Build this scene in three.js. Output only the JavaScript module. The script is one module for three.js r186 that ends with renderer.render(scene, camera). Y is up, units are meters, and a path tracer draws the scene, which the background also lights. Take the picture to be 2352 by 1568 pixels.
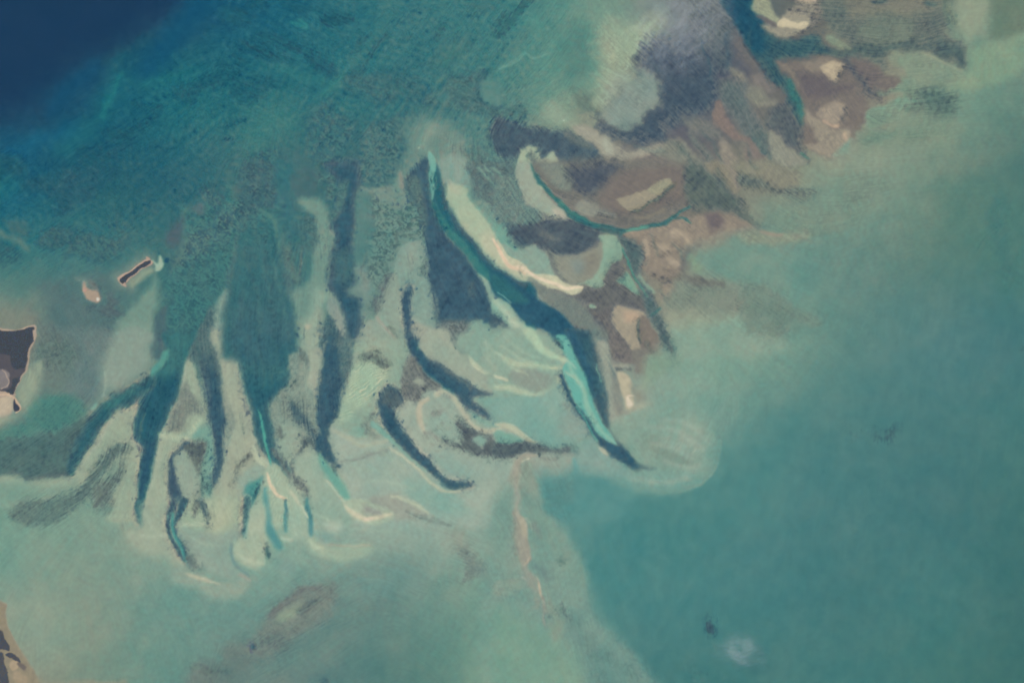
// Shallow tidal flats, sandbars and seagrass channels seen straight down from high above.
import * as THREE from 'three';
import { Sky } from 'three/addons/objects/Sky.js';
import { mergeGeometries } from 'three/addons/utils/BufferGeometryUtils.js';

// ---------- camera, sky, sun, exposure, air ----------
const M = 10.2;                                    // metres per chart unit; the chart is 2352 x 1568 units
const scene = new THREE.Scene();
const camera = new THREE.PerspectiveCamera(15.19, 1.5, 500, 250000);
camera.position.set(0, 60000, 0);
camera.up.set(0, 0, -1);
camera.lookAt(0, 0, 0);

const sunDir = new THREE.Vector3(-0.45, 0.8, -0.35).normalize();
const sky = new Sky();
sky.name = 'sky';
sky.userData.kind = 'structure';
sky.scale.setScalar(150000);
sky.material.uniforms.sunPosition.value.copy(sunDir);
sky.material.uniforms.turbidity.value = 3;
sky.material.uniforms.rayleigh.value = 1;
scene.add(sky);
scene.environmentIntensity = 0.15;

const sun = new THREE.DirectionalLight(0xfff4e6, 4.0);
sun.position.copy(sunDir).multiplyScalar(90000);
sun.castShadow = true;
sun.shadow.camera.left = sun.shadow.camera.bottom = -16000;
sun.shadow.camera.right = sun.shadow.camera.top = 16000;
sun.shadow.camera.near = 1000;
sun.shadow.camera.far = 140000;
scene.add(sun, sun.target);

const renderer = new THREE.WebGLRenderer();
renderer.toneMapping = THREE.LinearToneMapping;
renderer.toneMappingExposure = 1;
renderer.shadowMap.enabled = true;

scene.fog = new THREE.FogExp2(new THREE.Color().setRGB(0.14, 0.42, 0.9), 1.3e-6);   // blue air between the orbit and the sea

// ---------- noise ----------
function mulberry(a) { return () => { a = (a + 0x6d2b79f5) | 0; let t = Math.imul(a ^ (a >>> 15), 1 | a); t = (t + Math.imul(t ^ (t >>> 7), 61 | t)) ^ t; return ((t ^ (t >>> 14)) >>> 0) / 4294967296; }; }
const rnd = mulberry(20240);
const perm = new Uint8Array(512), gx = new Float32Array(256), gy = new Float32Array(256);
{ const p = [...Array(256).keys()]; for (let i = 255; i > 0; i--) { const j = Math.floor(rnd() * (i + 1)); [p[i], p[j]] = [p[j], p[i]]; } for (let i = 0; i < 512; i++) perm[i] = p[i & 255]; for (let i = 0; i < 256; i++) { const a = rnd() * 6.28318; gx[i] = Math.cos(a); gy[i] = Math.sin(a); } }
function noise(px, py) {
  const x = 0.809 * px + 0.588 * py, y = 0.809 * py - 0.588 * px;      // turned, so that its lattice never lines up with the grid
  const xf = Math.floor(x), yf = Math.floor(y), fx = x - xf, fy = y - yf, X = xf & 255, Y = yf & 255;
  const u = fx * fx * fx * (fx * (fx * 6 - 15) + 10), v = fy * fy * fy * (fy * (fy * 6 - 15) + 10);
  const a = perm[perm[X] + Y], b = perm[perm[X + 1] + Y], c = perm[perm[X] + Y + 1], d = perm[perm[X + 1] + Y + 1];
  const n0 = gx[a] * fx + gy[a] * fy, n1 = gx[b] * (fx - 1) + gy[b] * fy, n2 = gx[c] * fx + gy[c] * (fy - 1), n3 = gx[d] * (fx - 1) + gy[d] * (fy - 1);
  const e = n0 + u * (n1 - n0), f = n2 + u * (n3 - n2);
  return 1.5 * (e + v * (f - e));
}
const clamp = (x, a, b) => (x < a ? a : x > b ? b : x);
const smooth = (a, b, x) => { const t = clamp((x - a) / (b - a), 0, 1); return t * t * (3 - 2 * t); };
const even = (n) => 1 / (1 + Math.exp(-3.6 * n));        // noise -> evenly spread 0..1

// ---------- the chart's grid: fine inside the frame, widening to the horizon ----------
function axis(size, step) {
  const inner = [];
  for (let v = -26; v <= size + 26.001; v += step) inner.push(v);
  const lo = [], hi = []; let s = step, a = inner[0], b = inner[inner.length - 1];
  for (let i = 0; i < 30; i++) { s *= 1.235; a -= s; b += s; lo.unshift(a); hi.push(b); }
  return Float64Array.from([...lo, ...inner, ...hi]);
}
const STEP = 1.8;
const xs = axis(2352, STEP), ys = axis(1568, STEP), NX = xs.length, NY = ys.length, N = NX * NY;
const F = () => new Float32Array(N);
const depth = F(), sr = F(), sg = F(), sb = F(), wr = F(), wg = F(), wb = F(), cover = F(), hum = F(), hatch = F(), ripple = F(), wx = F(), wy = F();
const owner = new Int16Array(N);

for (let j = 0, i = 0; j < NY; j++) for (let c = 0; c < NX; c++, i++) {
  const x = xs[c], y = ys[j];
  wx[i] = 2.2 * noise(x / 46, y / 46 + 9) + 1.4 * noise(x / 17 + 40, y / 17) + 0.55 * noise(x / 7, y / 7 + 70);
  wy[i] = 2.2 * noise(x / 46 + 77, y / 46) + 1.4 * noise(x / 17, y / 17 + 31) + 0.55 * noise(x / 7 + 13, y / 7);
}

// ---------- tidal flow: everything on the bottom is combed along it ----------
const FLOW = [[300, 1000, 103], [230, 930, 140], [120, 1080, 150], [480, 900, 84], [600, 900, 82], [780, 800, 95], [780, 480, 92], [620, 620, 100], [950, 750, 78], [1060, 880, 42], [900, 1000, 55], [1150, 600, 50], [1300, 780, 62], [1000, 450, 80], [1400, 520, 18], [1480, 380, 30], [1640, 330, 50], [1750, 250, 62], [1870, 230, 60], [1900, 100, 8], [2120, 150, 170], [1560, 620, 40], [1750, 700, 30], [2000, 500, 165], [300, 250, 150], [120, 450, 150], [700, 150, 28], [820, 260, 130], [1000, 120, 125], [1200, 200, 130], [1300, 330, 40], [250, 640, 150], [200, 800, 60], [700, 1400, 150], [1000, 1250, 20], [1250, 1300, 75], [1400, 1000, 60], [1600, 1050, 110], [1900, 1200, 100], [2200, 800, 100], [400, 1250, 60], [650, 1150, 75]];
const comb = F(), coarseComb = F();
for (let j = 0, i = 0; j < NY; j++) for (let c = 0; c < NX; c++, i++) {
  const x = xs[c], y = ys[j];
  let a = 0, b = 0;
  for (const [px, py, t] of FLOW) { const w = 1 / ((x - px) ** 2 + (y - py) ** 2 + 900) ** 1.5, r = t * Math.PI / 90; a += w * Math.cos(r); b += w * Math.sin(r); }
  const t = Math.atan2(b, a) / 2 + 0.25 * noise(x / 60, y / 60 + 15), dx = Math.cos(t), dy = Math.sin(t);
  let f = 0, g = 0;
  for (let k = -4; k <= 4; k++) { f += noise((x + k * 4 * dx) / 4.2 + 30, (y + k * 4 * dy) / 4.2); if (k & 1) g += noise((x + k * 9 * dx) / 11, (y + k * 9 * dy) / 11 + 50); }
  comb[i] = f / 3.2; coarseComb[i] = g / 1.9;
}

// ---------- depth and bottom colour fitted to tones seen from above, water dimming partly painted in, on a 13 x 9 lattice ----------
const FITTED_BOTTOM = [
  [[1.21, .027, .022, .031], [1.21, .027, .022, .031], [1.6, .086, .073, .089], [1.81, .279, .234, .168], [1.52, .296, .249, .148], [1.23, .322, .27, .148], [1.16, .345, .29, .15], [.453, .391, .328, .159], [-.434, .204, .171, .109], [-.63, .134, .112, .06], [-1.24, .215, .18, .076], [-.218, .223, .187, .08], [.095, .345, .29, .138]],
  [[1.34, .034, .029, .043], [1.8, .181, .152, .125], [1.85, .346, .291, .162], [1.58, .295, .248, .139], [1.45, .316, .265, .143], [1.17, .287, .241, .13], [.899, .356, .299, .147], [.194, .414, .347, .161], [-.794, .112, .094, .078], [-2.81, .122, .102, .056], [-2.81, .174, .143, .068], [-.002, .372, .313, .146], [.393, .318, .267, .122]],
  [[1.89, .278, .233, .182], [1.58, .206, .173, .104], [1.41, .226, .19, .114], [.978, .241, .202, .105], [.94, .227, .191, .101], [.684, .286, .24, .123], [.194, .34, .285, .147], [-1.98, .146, .123, .067], [-2.81, .142, .113, .061], [-1.03, .248, .208, .095], [-.132, .368, .309, .149], [.089, .311, .261, .121], [.674, .25, .209, .095]],
  [[1.31, .291, .244, .125], [1.04, .281, .236, .125], [1.04, .248, .208, .104], [1.12, .246, .207, .11], [.788, .285, .239, .122], [.4, .373, .313, .166], [.05, .429, .36, .189], [-1.83, .232, .195, .098], [-2.81, .213, .177, .081], [.292, .364, .306, .156], [.423, .327, .274, .137], [.623, .281, .236, .109], [.997, .28, .235, .112]],
  [[-.39, .267, .224, .112], [.166, .191, .161, .085], [.623, .281, .236, .118], [.981, .242, .203, .106], [.336, .362, .304, .157], [-.046, .385, .323, .176], [.213, .435, .365, .188], [-.959, .196, .164, .097], [.008, .426, .358, .18], [.281, .408, .342, .17], [.756, .327, .274, .142], [.857, .303, .255, .142], [1.05, .27, .227, .124]],
  [[.486, .223, .187, .097], [.312, .348, .292, .145], [-.304, .439, .369, .187], [-0, .43, .361, .192], [-.178, .415, .348, .185], [-.165, .468, .392, .209], [.055, .47, .394, .213], [.243, .444, .373, .201], [.284, .441, .37, .198], [.866, .358, .3, .16], [.945, .308, .259, .141], [.988, .285, .239, .128], [1.03, .286, .24, .121]],
  [[.457, .417, .35, .171], [.281, .408, .342, .17], [-.209, .458, .384, .196], [.013, .518, .435, .221], [-.138, .484, .406, .222], [-.127, .471, .395, .222], [-.093, .433, .363, .198], [1, .384, .322, .178], [1.06, .367, .308, .165], [1.01, .323, .271, .151], [1.02, .301, .252, .137], [1.05, .27, .227, .12], [1.06, .256, .215, .101]],
  [[.22, .39, .327, .162], [-.021, .362, .304, .15], [.486, .394, .331, .172], [.486, .394, .331, .176], [.408, .337, .283, .151], [.449, .365, .306, .159], [.392, .411, .345, .169], [1.03, .369, .309, .167], [1.09, .347, .291, .159], [1.08, .32, .269, .147], [1.09, .286, .24, .125], [1.08, .293, .246, .123], [1.06, .24, .201, .092]],
  [[-1.34, .269, .226, .101], [-.033, .327, .274, .129], [.601, .361, .303, .152], [.285, .273, .229, .124], [.637, .272, .228, .119], [.693, .303, .255, .12], [.52, .424, .356, .169], [.841, .313, .263, .138], [1.09, .298, .25, .129], [1.07, .298, .25, .126], [1.08, .293, .246, .123], [1.1, .271, .228, .102], [1.08, .235, .198, .082]],
];
{
  const cub = (a, b, c, d, t) => b + 0.5 * t * (c - a + t * (2 * a - 5 * b + 4 * c - d + t * (3 * (b - c) + d - a)));
  const at = (c, r, k) => FITTED_BOTTOM[clamp(r, 0, 8)][clamp(c, 0, 12)][k];
  for (let j = 0, i = 0; j < NY; j++) for (let q = 0; q < NX; q++, i++) {
    const x = clamp(xs[q] + 6 * wx[i], 0, 2351.9) / 196, y = clamp(ys[j] + 6 * wy[i], 0, 1567.9) / 196, cx = Math.floor(x), cy = Math.floor(y), fx = x - cx, fy = y - cy;
    const v = (k) => cub(...[-1, 0, 1, 2].map((r) => cub(at(cx - 1, cy + r, k), at(cx, cy + r, k), at(cx + 1, cy + r, k), at(cx + 2, cy + r, k), fx)), fy);
    depth[i] = Math.exp(v(0)); sr[i] = v(1); sg[i] = v(2); sb[i] = v(3);
    wr[i] = 0.06; wg[i] = 0.07; wb[i] = 0.06;
    cover[i] = 0.15 * smooth(1500, 1100, xs[q]) * smooth(760, 500, ys[j]) + 0.02;       // thin algae on the outer slope
  }
}

// ---------- charted features ----------
const things = [{ name: 'sea_floor', parts: [] }];
const T = (name, label) => things.push({ name, label }) - 1;
const P = (name, whose) => {
  let at = things.length - 1;
  while (at > 0 && (things[at].of !== undefined || (whose && !things[at].label.includes(whose)))) at--;
  return things.push({ name, of: at }) - 1;
};
function curve(p, n, closed) {                     // Catmull-Rom through the charted points
  const m = p.length / n, out = [];
  if (m < 3) return p;
  const g = (k) => (closed ? (k + m) % m : clamp(k, 0, m - 1)) * n;
  for (let k = 0; k < (closed ? m : m - 1); k++) for (let s = 0; s < 4; s++) {
    const t = s / 4, a = g(k - 1), b = g(k), c = g(k + 1), d = g(k + 2);
    for (let q = 0; q < n; q++) out.push(p[b + q] + 0.5 * t * (p[c + q] - p[a + q] + t * (2 * p[a + q] - 5 * p[b + q] + 4 * p[c + q] - p[d + q] + t * (3 * (p[b + q] - p[c + q]) + p[d + q] - p[a + q]))));
  }
  if (!closed) for (let q = 0; q < n; q++) out.push(p[p.length - n + q]);
  return out;
}
const first = (a, v) => { let lo = 0, hi = a.length; while (lo < hi) { const m = (lo + hi) >> 1; if (a[m] < v) lo = m + 1; else hi = m; } return lo; };
// A: an area, S: a strip (x, y, half width). d depth in m, s weedless bottom colour with some water dimming painted in, g share of seagrass, w its colour, up height of dry land in m, e width of the
// transition, r how uneven the outline is, f fraying, h hummocky and k streaked growth, rip sand waves [height, spacing, direction], of the thing it belongs to, fd from where to where it sets in
function chart(points, n, o) {
  const p = curve(points, n, n === 2), m = p.length / n, e = o.e ?? 4, r = o.r ?? 1, fray = o.f ?? 0, opacity = o.a ?? 1, pad = e * 1.6 + 8 * r + fray * 2 + 26;
  let x0 = 1e9, x1 = -1e9, y0 = 1e9, y1 = -1e9;
  for (let k = 0; k < p.length; k += n) { const h = n === 3 ? p[k + 2] : 0; x0 = Math.min(x0, p[k] - h); x1 = Math.max(x1, p[k] + h); y0 = Math.min(y0, p[k + 1] - h); y1 = Math.max(y1, p[k + 1] + h); }
  const c0 = first(xs, x0 - pad), c1 = first(xs, x1 + pad), r0 = first(ys, y0 - pad), r1 = first(ys, y1 + pad);
  const ca = o.rip ? Math.cos(o.rip[2] * Math.PI / 180) : 0, sa = o.rip ? Math.sin(o.rip[2] * Math.PI / 180) : 0;
  const last = n === 2 ? m : m - 1, channel = o.of !== undefined && things[o.of].name === 'tidal_channel';
  for (let j = r0; j < r1; j++) for (let c = c0; c < c1; c++) {
    const i = j * NX + c, x = xs[c] + r * wx[i], y = ys[j] + r * wy[i];
    let sd;
    if (n === 2) {
      let best = 1e18, inside = false;
      for (let k = 0, ax = p[p.length - 2], ay = p[p.length - 1]; k < p.length; k += 2) {
        const bx = p[k], by = p[k + 1], dx = bx - ax, dy = by - ay, px = x - ax, py = y - ay;
        const t = clamp((px * dx + py * dy) / (dx * dx + dy * dy + 1e-9), 0, 1), qx = px - t * dx, qy = py - t * dy, q = qx * qx + qy * qy;
        if (q < best) best = q;
        if ((ay > y) !== (by > y) && x < ax + (y - ay) * dx / dy) inside = !inside;
        ax = bx; ay = by;
      }
      sd = inside ? -Math.sqrt(best) : Math.sqrt(best);
    } else {
      sd = 1e9;
      if (m === 1) sd = Math.hypot(x - p[0], y - p[1]) - p[2];
      for (let k = 0; k < last; k++) {
        const a = k * 3, b = a + 3, dx = p[b] - p[a], dy = p[b + 1] - p[a + 1], px = x - p[a], py = y - p[a + 1];
        const t = clamp((px * dx + py * dy) / (dx * dx + dy * dy + 1e-9), 0, 1);
        sd = Math.min(sd, Math.hypot(px - t * dx, py - t * dy) - p[a + 2] - t * (p[b + 2] - p[a + 2]));
      }
    }
    if (sd > Math.max(24, e * 1.5 + 15 + fray * 2)) continue;
    if (o.of !== undefined && sd < 0) owner[i] = o.of;
    if (channel && !o.fd) {                           // scoured middle, and low banks of clean sand thrown up on both sides
      if (sd > -1 && sd < 13 && cover[i] < 0.3 && depth[i] > 0) { const b = smooth(-1, 4, sd) * smooth(13, 4, sd) * even(noise(xs[c] / 24 + 3, ys[j] / 24) + 0.5 * comb[i]); depth[i] *= 1 - 0.6 * b; sr[i] *= 1 + 0.12 * b; sg[i] *= 1 + 0.08 * b; sb[i] *= 1 + 0.08 * b; }
    }
    if (o.g > 0.7 && sd > 0 && sd < 24 && depth[i] > 0) {   // thin weed straggles away from a dense bed, combed by the current
      const b = 0.5 * smooth(24, 0, sd) * smooth(0.25, 0.8, even(1.1 * comb[i] + 1.2 * coarseComb[i] + 0.9 * noise(xs[c] / 36 + 21, ys[j] / 36)));
      if (b > cover[i]) { cover[i] = b; if (o.w) { wr[i] = o.w[0]; wg[i] = o.w[1]; wb[i] = o.w[2]; } }
    }
    const scour = channel ? 0.72 + 0.5 * smooth(0, 20, -sd) : 1;
    if (fray) sd += fray * (0.5 * noise(xs[c] / 5 + 11, ys[j] / 5) + 0.9 * comb[i]);
    const ease = o.fd ? clamp(((x - o.fd[0]) * (o.fd[2] - o.fd[0]) + (y - o.fd[1]) * (o.fd[3] - o.fd[1])) / ((o.fd[2] - o.fd[0]) ** 2 + (o.fd[3] - o.fd[1]) ** 2) + 0.12 * noise(xs[c] / 12, ys[j] / 12 + 70), 0, 1) * opacity : opacity;
    const q = smooth(e, -e, sd) * ease;
    if (q <= 0 && o.g === undefined) continue;
    const mix = (f, v) => { f[i] += (v - f[i]) * q; };
    if (o.up !== undefined) { mix(depth, -o.up); } else if (o.d !== undefined) mix(depth, o.d * scour);
    if (o.s) { mix(sr, o.s[0]); mix(sg, o.s[1]); mix(sb, o.s[2]); }
    if (o.w) { const z = cover[i] > 0.02 ? q : 1; wr[i] += (o.w[0] - wr[i]) * z; wg[i] += (o.w[1] - wg[i]) * z; wb[i] += (o.w[2] - wb[i]) * z; }
    if (o.g !== undefined) {                        // weed thins out over a wider, looser margin than the ground under it
      const l = sd + (2 * noise(xs[c] / 11 + 60, ys[j] / 11) + 0.6 * noise(xs[c] / 4.7, ys[j] / 4.7 + 9)) * Math.min(1.6, 0.5 + e / 6) + (5 * comb[i] + 5 * coarseComb[i]) * Math.min(1.5, 0.35 + e / 8), z = smooth(e * 1.5 + 3.5, -e * 1.5 - 2, l) * ease;
      cover[i] += (o.g - cover[i]) * z;
    }
    mix(hum, o.h ?? 0); mix(hatch, o.k ?? 0);
    if (o.d !== undefined && !o.rip) ripple[i] *= 1 - q;
    if (o.rip) {
      const ph = (xs[c] * ca + ys[j] * sa) / (o.rip[1] * 1.2) + 1.1 * noise(xs[c] / 38, ys[j] / 38 + 3) + 0.35 * noise(xs[c] / 13 + 5, ys[j] / 13);
      const cr = Math.abs(2 * (ph - Math.floor(ph)) - 1);
      mix(ripple, o.rip[0] * (1.6 * cr * cr - 0.55) * (0.1 + 1.8 * smooth(0.3, 0.8, even(noise(xs[c] / 18 + 90, ys[j] / 18)))));
    }
  }
}
const A = (points, o) => chart(points, 2, o), S = (points, o) => chart(points, 3, o);
A([-805.7, -805.7, 440.4, -805.7, 429.7, 0, 386.7, 61.8, 316.9, 107.4, 263.2, 139.7, 214.8, 166.5, 155.8, 198.7, 96.7, 231, 43, 268.6, -805.7, 402.8], { of: T('deep_basin', 'dark navy deep water basin filling the upper left corner'), d: 3.37, s: [.027, .022, .031], g: 0, e: 92.8, r: 6 });  // near-black bottom colour stands in for light lost in deep water
S([472.7, 5.4, 29.5, 419, 56.4, 29.5, 365.2, 118.2, 29.5, 335.7, 150.4, 29.5], { d: 7.94, s: [.242, .203, .172], g: 0, e: 30, r: 3, a: .8 });
S([209.5, 158.5, 16.1, 161.1, 198.7, 16.1, 120.9, 247.1, 16.1], { d: 7.59, s: [.199, .167, .156], g: 0, e: 26, r: 3, a: .7 });
S([166.5, 303.5, 18.8, 112.8, 314.2, 18.8, 53.7, 338.4, 18.8, 16.1, 370.6, 18.8], { d: 7.82, s: [.325, .273, .222], g: 0, e: 26, r: 3, a: .7 });
S([282, 145, 24.2, 279.3, 171.9, 24.2, 263.2, 204.1, 24.2, 241.7, 241.7, 24.2, 231, 268.6, 24.2, 188, 308.8, 24.2, 150.4, 338.4, 24.2], { d: 6.12, s: [.36, .302, .163], g: 0, e: 30, r: 3, a: .6 });
S([280.6, 169.2, 3.2, 265.9, 193.4, 4.3, 255.1, 220.2, 5.4, 240.4, 247.1, 7, 232.3, 265.9, 5.4], { of: T('reef_ridge', 'thin bright turquoise reef ridge along the drop-off edge, pointing at the navy basin'), d: 6.87, s: [.55, .461, .219], g: 0, e: 10, r: 4, a: .6 });
S([325, 193.4, 5.9, 357.2, 189.3, 7, 392.1, 174.6, 4.8, 429.7, 158.5, 5.4], { d: 6.21, s: [.437, .367, .174], g: 0, e: 12, r: 4, a: .5 });
S([333, 102.1, 16.1, 311.5, 126.2, 16.1, 290, 150.4, 16.1], { d: 6.36, s: [.19, .159, .111], g: .3, w: [.2, .113, .078], e: 20, a: .7 });
A([402.8, 220.2, 408.2, 204.1, 445.8, 190.7, 504.9, 169.2, 537.1, 179.9, 499.5, 198.7, 456.6, 209.5, 440.4, 231], { of: T('seagrass_bed', 'ragged dark seagrass patch on the teal slope, right of the turquoise reef ridge'), d: 5.53, s: [.298, .25, .14], g: .62, w: [.187, .135, .083], h: .5, e: 10, r: 3 });
A([526.4, 214.8, 553.2, 204.1, 566.7, 198.7, 601.6, 209.5, 590.8, 225.6, 566.7, 233.6, 547.9, 225.6], { d: 5.53, s: [.298, .25, .14], g: .72, w: [.187, .135, .083], h: .5, e: 9, r: 3 });
A([577.4, 185.3, 612.3, 179.9, 631.7, 198.7, 590.8, 201.4], { d: 5.53, s: [.298, .25, .14], g: .65, w: [.187, .135, .083], h: .5, e: 9, r: 3 });
S([558.6, 102.1, 5.9, 590.8, 112.8, 7, 631.7, 131.6, 4.3, 660.7, 139.7, 2.1], { d: 5.44, s: [.324, .272, .152], g: .8, w: [.177, .133, .082], e: 9, r: 2 });
S([593.5, 83.3, 4.3, 625.7, 91.3, 5.4, 660.7, 102.1, 6.5, 698.3, 112.8, 3.8, 714.4, 120.9, 1.6], { d: 5.44, s: [.324, .272, .152], g: .8, w: [.177, .133, .082], e: 9, r: 2 });
A([247.1, 298.1, 319.6, 290, 346.4, 268.6, 362.6, 249.8, 365.2, 257.8, 333, 292.7, 303.5, 311.5, 271.2, 330.3, 249.8, 314.2], { d: 5.53, s: [.298, .25, .14], g: .7, w: [.187, .135, .083], h: .4, e: 9, r: 3 });
S([303.5, 236.3, 3.8, 330.3, 244.4, 3.8, 359.9, 252.4, 3.8], { d: 5.53, s: [.298, .25, .14], g: .6, w: [.187, .135, .083], e: 6, r: 2 });
A([171.9, 351.8, 204.1, 346.4, 249.8, 330.3, 263.2, 357.2, 265.9, 376, 247.1, 408.2, 220.2, 413.6, 188, 381.4], { of: T('seagrass_bed', 'dark ragged seagrass patch at mid left, under the teal shelf and above the twin cays'), d: 4.82, s: [.228, .192, .119], g: .66, w: [.125, .121, .077], h: .5, e: 12, r: 4 });
A([-53.7, 359.9, 24.2, 357.2, 59.1, 384, 21.5, 429.7, -53.7, 429.7], { d: 5.14, s: [.24, .202, .131], g: .65, w: [.151, .127, .08], h: .5, e: 12, r: 4 });
A([502.2, 29.5, 558.6, 18.8, 574.7, 53.7, 526.4, 53.7], { d: 5.76, s: [.25, .21, .139], g: .6, w: [.252, .171, .105], e: 14, r: 3 });
A([580.1, -10.7, 606.9, 0, 604.3, 18.8, 580.1, 16.1], { d: 5.76, s: [.25, .21, .139], g: .6, w: [.252, .171, .105], e: 10, r: 3 });
A([534.4, 128.9, 561.3, 134.3, 566.7, 145, 547.9, 145], { d: 5.53, s: [.298, .25, .14], g: .6, w: [.187, .135, .083], e: 7, r: 2 });
A([499.5, 147.7, 526.4, 155.8, 550.5, 163.8, 526.4, 166.5], { d: 5.53, s: [.298, .25, .14], g: .6, w: [.187, .135, .083], e: 7, r: 2 });
S([521, 290, 2.1, 542.5, 282, 2.1, 561.3, 273.9, 2.1], { d: 4.84, s: [.295, .248, .135], g: .8, w: [.127, .121, .078], e: 3 });
S([515.6, 319.6, 2.1, 531.7, 318.2, 2.1], { d: 4.84, s: [.295, .248, .135], g: .8, w: [.127, .121, .078], e: 3 });
A([735.3, 40.3, 767.6, 26.9, 778.3, 34.9, 802.5, 40.3, 789, 51, 759.5, 56.4, 743.4, 53.7], { of: T('seagrass_bed', 'compact dark seagrass blotch with a pointed tail near the top edge, left of centre'), d: 4.56, s: [.296, .249, .144], g: .85, w: [.149, .142, .086], e: 6, r: 3 });
A([652.1, 2.7, 687, 26.9, 719.2, 24.2, 708.5, 8.1], { d: 5.14, s: [.24, .202, .131], g: .4, w: [.207, .165, .099], e: 14, r: 3 });
A([711.2, 134.3, 735.3, 131.6, 759.5, 150.4, 772.9, 169.2, 762.2, 174.6, 746.1, 174.6, 740.7, 161.1, 724.6, 150.4], { d: 4.45, s: [.278, .233, .134], g: .8, w: [.161, .139, .089], e: 8, r: 3 });
S([724.6, 163.8, 3.8, 746.1, 171.9, 3.8], { d: 4.2, s: [.28, .235, .131], g: .7, w: [.139, .134, .086], e: 5 });
S([689.7, 48.3, 3.8, 703.1, 61.8, 3.2, 670.9, 51, 2.7], { d: 5.44, s: [.564, .474, .231], g: 0, e: 6, a: .7 });
S([606.4, 150.4, 5.4, 662.8, 161.1, 7, 697.7, 177.2, 8.1, 735.3, 185.3, 5.4], { d: 4.08, s: [.356, .299, .149], g: 0, e: 14, r: 3, a: .6 });
A([732.7, 220.2, 751.4, 198.7, 783.7, 166.5, 794.4, 174.6, 778.3, 196, 751.4, 214.8], { of: T('sand_wedge', 'pale teal sand wedge pointing down left, just below the dark seagrass blotches near the top'), d: 3.93, s: [.37, .311, .155], g: 0, e: 8.7, r: 1.5, a: .9 });
S([896.5, -5.4, 2.7, 875, 37.6, 2.7], { d: 3.72, s: [.291, .244, .136], g: .55, w: [.152, .157, .086], e: 5 });
S([893.8, 0, 18.8, 877.7, 53.7, 16.1, 858.9, 88.6, 13.4, 815.9, 142.3, 16.1], { d: 3.08, s: [.305, .256, .135], g: 0, e: 16, r: 2, a: .6 });
S([794.4, 174.6, 2.1, 826.6, 169.2, 3.2, 834.7, 150.4, 2.1, 853.5, 120.9, 2.7, 869.6, 102.1, 4.3, 885.7, 80.6, 2.7], { d: 3.12, s: [.271, .227, .121], g: .75, w: [.133, .135, .081], e: 4, r: 2 });
A([810.5, 115.5, 826.6, 88.6, 840.1, 85.9, 829.3, 102.1], { d: 3.37, s: [.27, .226, .124], g: .5, w: [.139, .149, .083], e: 8, r: 2 });
S([1001.2, 88.6, 3.8, 1014.6, 61.8, 4.3], { d: 2.98, s: [.289, .242, .127], g: .75, w: [.148, .148, .08], e: 5, r: 2 });
A([923.3, 91.3, 942.1, 83.3, 936.8, 94], { d: 2.98, s: [.289, .242, .127], g: .5, w: [.148, .148, .08], e: 6 });
A([985.1, 150.4, 1014.6, 112.8, 1071, 88.6, 1079.1, 102.1, 1030.8, 150.4], { d: 2.81, s: [.279, .234, .123], g: .42, w: [.186, .185, .091], e: 16, r: 3 });
A([1079.1, 10.7, 1124.7, 5.4, 1127.4, 21.5, 1084.5, 26.9], { d: 3.05, s: [.28, .235, .127], g: .45, w: [.168, .158, .08], e: 10, r: 3 });
S([1205.9, 10.7, 4.3, 1178.5, 40.3, 5.9, 1162.3, 61.8, 3.8, 1138.2, 77.9, 2.1], { d: 3.02, s: [.315, .264, .134], g: .75, w: [.152, .149, .08], e: 6, r: 2 });
S([1135.5, 56.4, 3.2, 1159.7, 34.9, 5.4], { d: 3.02, s: [.315, .264, .134], g: .6, w: [.165, .157, .08], e: 6, r: 2 });
S([1003.9, 188, 2.7, 1044.2, 158.5, 2.7, 1084.5, 120.9, 2.7], { d: 2.49, s: [.346, .29, .147], g: 0, e: 6, a: .6 });
S([1140.9, 163.8, 3.2, 1175.8, 139.7, 2.7, 1205.9, 120.9, 2.1], { d: 2.1, s: [.431, .362, .184], g: 0, e: 6, a: .6 });
A([783.7, 185.3, 842.8, 169.2, 909.9, 166.5, 950.2, 185.3, 982.4, 212.2, 963.6, 231, 923.3, 231, 856.2, 228.3, 815.9, 212.2], { of: T('seagrass_bed', 'hummocky teal seagrass field crossing the upper middle between smooth sandy slopes'), d: 3.01, s: [.255, .214, .116], g: .46, w: [.138, .133, .08], h: .8, e: 14, r: 3 });
A([977, 236.3, 993.2, 212.2, 1030.8, 188, 1036.1, 163.8, 1046.9, 174.6, 1071, 174.6, 1108.6, 163.8, 1100.6, 198.7, 1111.3, 231, 1138.2, 241.7, 1205.9, 249.8, 1205.9, 273.9, 1165, 265.9, 1097.9, 260.5, 1057.6, 249.8, 1003.9, 241.7], { of: T('seagrass_bed', 'lumpy seagrass ground wrapped around a round sandy pocket at upper centre'), d: 2.3, s: [.279, .234, .124], g: .52, w: [.14, .126, .069], h: .7, e: 9, r: 3 });
A([1001.2, 222.9, 1014.6, 209.5, 1030.8, 214.8, 1028.1, 228.3, 1009.3, 231], { of: P('sand_gap', 'lumpy seagrass ground'), d: 2.57, s: [.291, .244, .134], g: 0, e: 5.8, r: 2 });
S([1114, 166.5, 4.3, 1100.6, 188, 4.8, 1101.9, 214.8, 3.8, 1111.3, 233.6, 4.3, 1132.8, 244.4, 3.8, 1151.6, 239, 2.1], { of: P('dense_growth', 'lumpy seagrass ground'), d: 2.3, s: [.279, .234, .124], g: .92, w: [.101, .1, .063], e: 4, r: 2 });
A([1108.6, 188, 1148.9, 193.4, 1151.6, 228.3, 1132.8, 239, 1114, 228.3], { d: 2.13, s: [.327, .274, .142], g: 0, e: 8.7, r: 2 });
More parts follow.
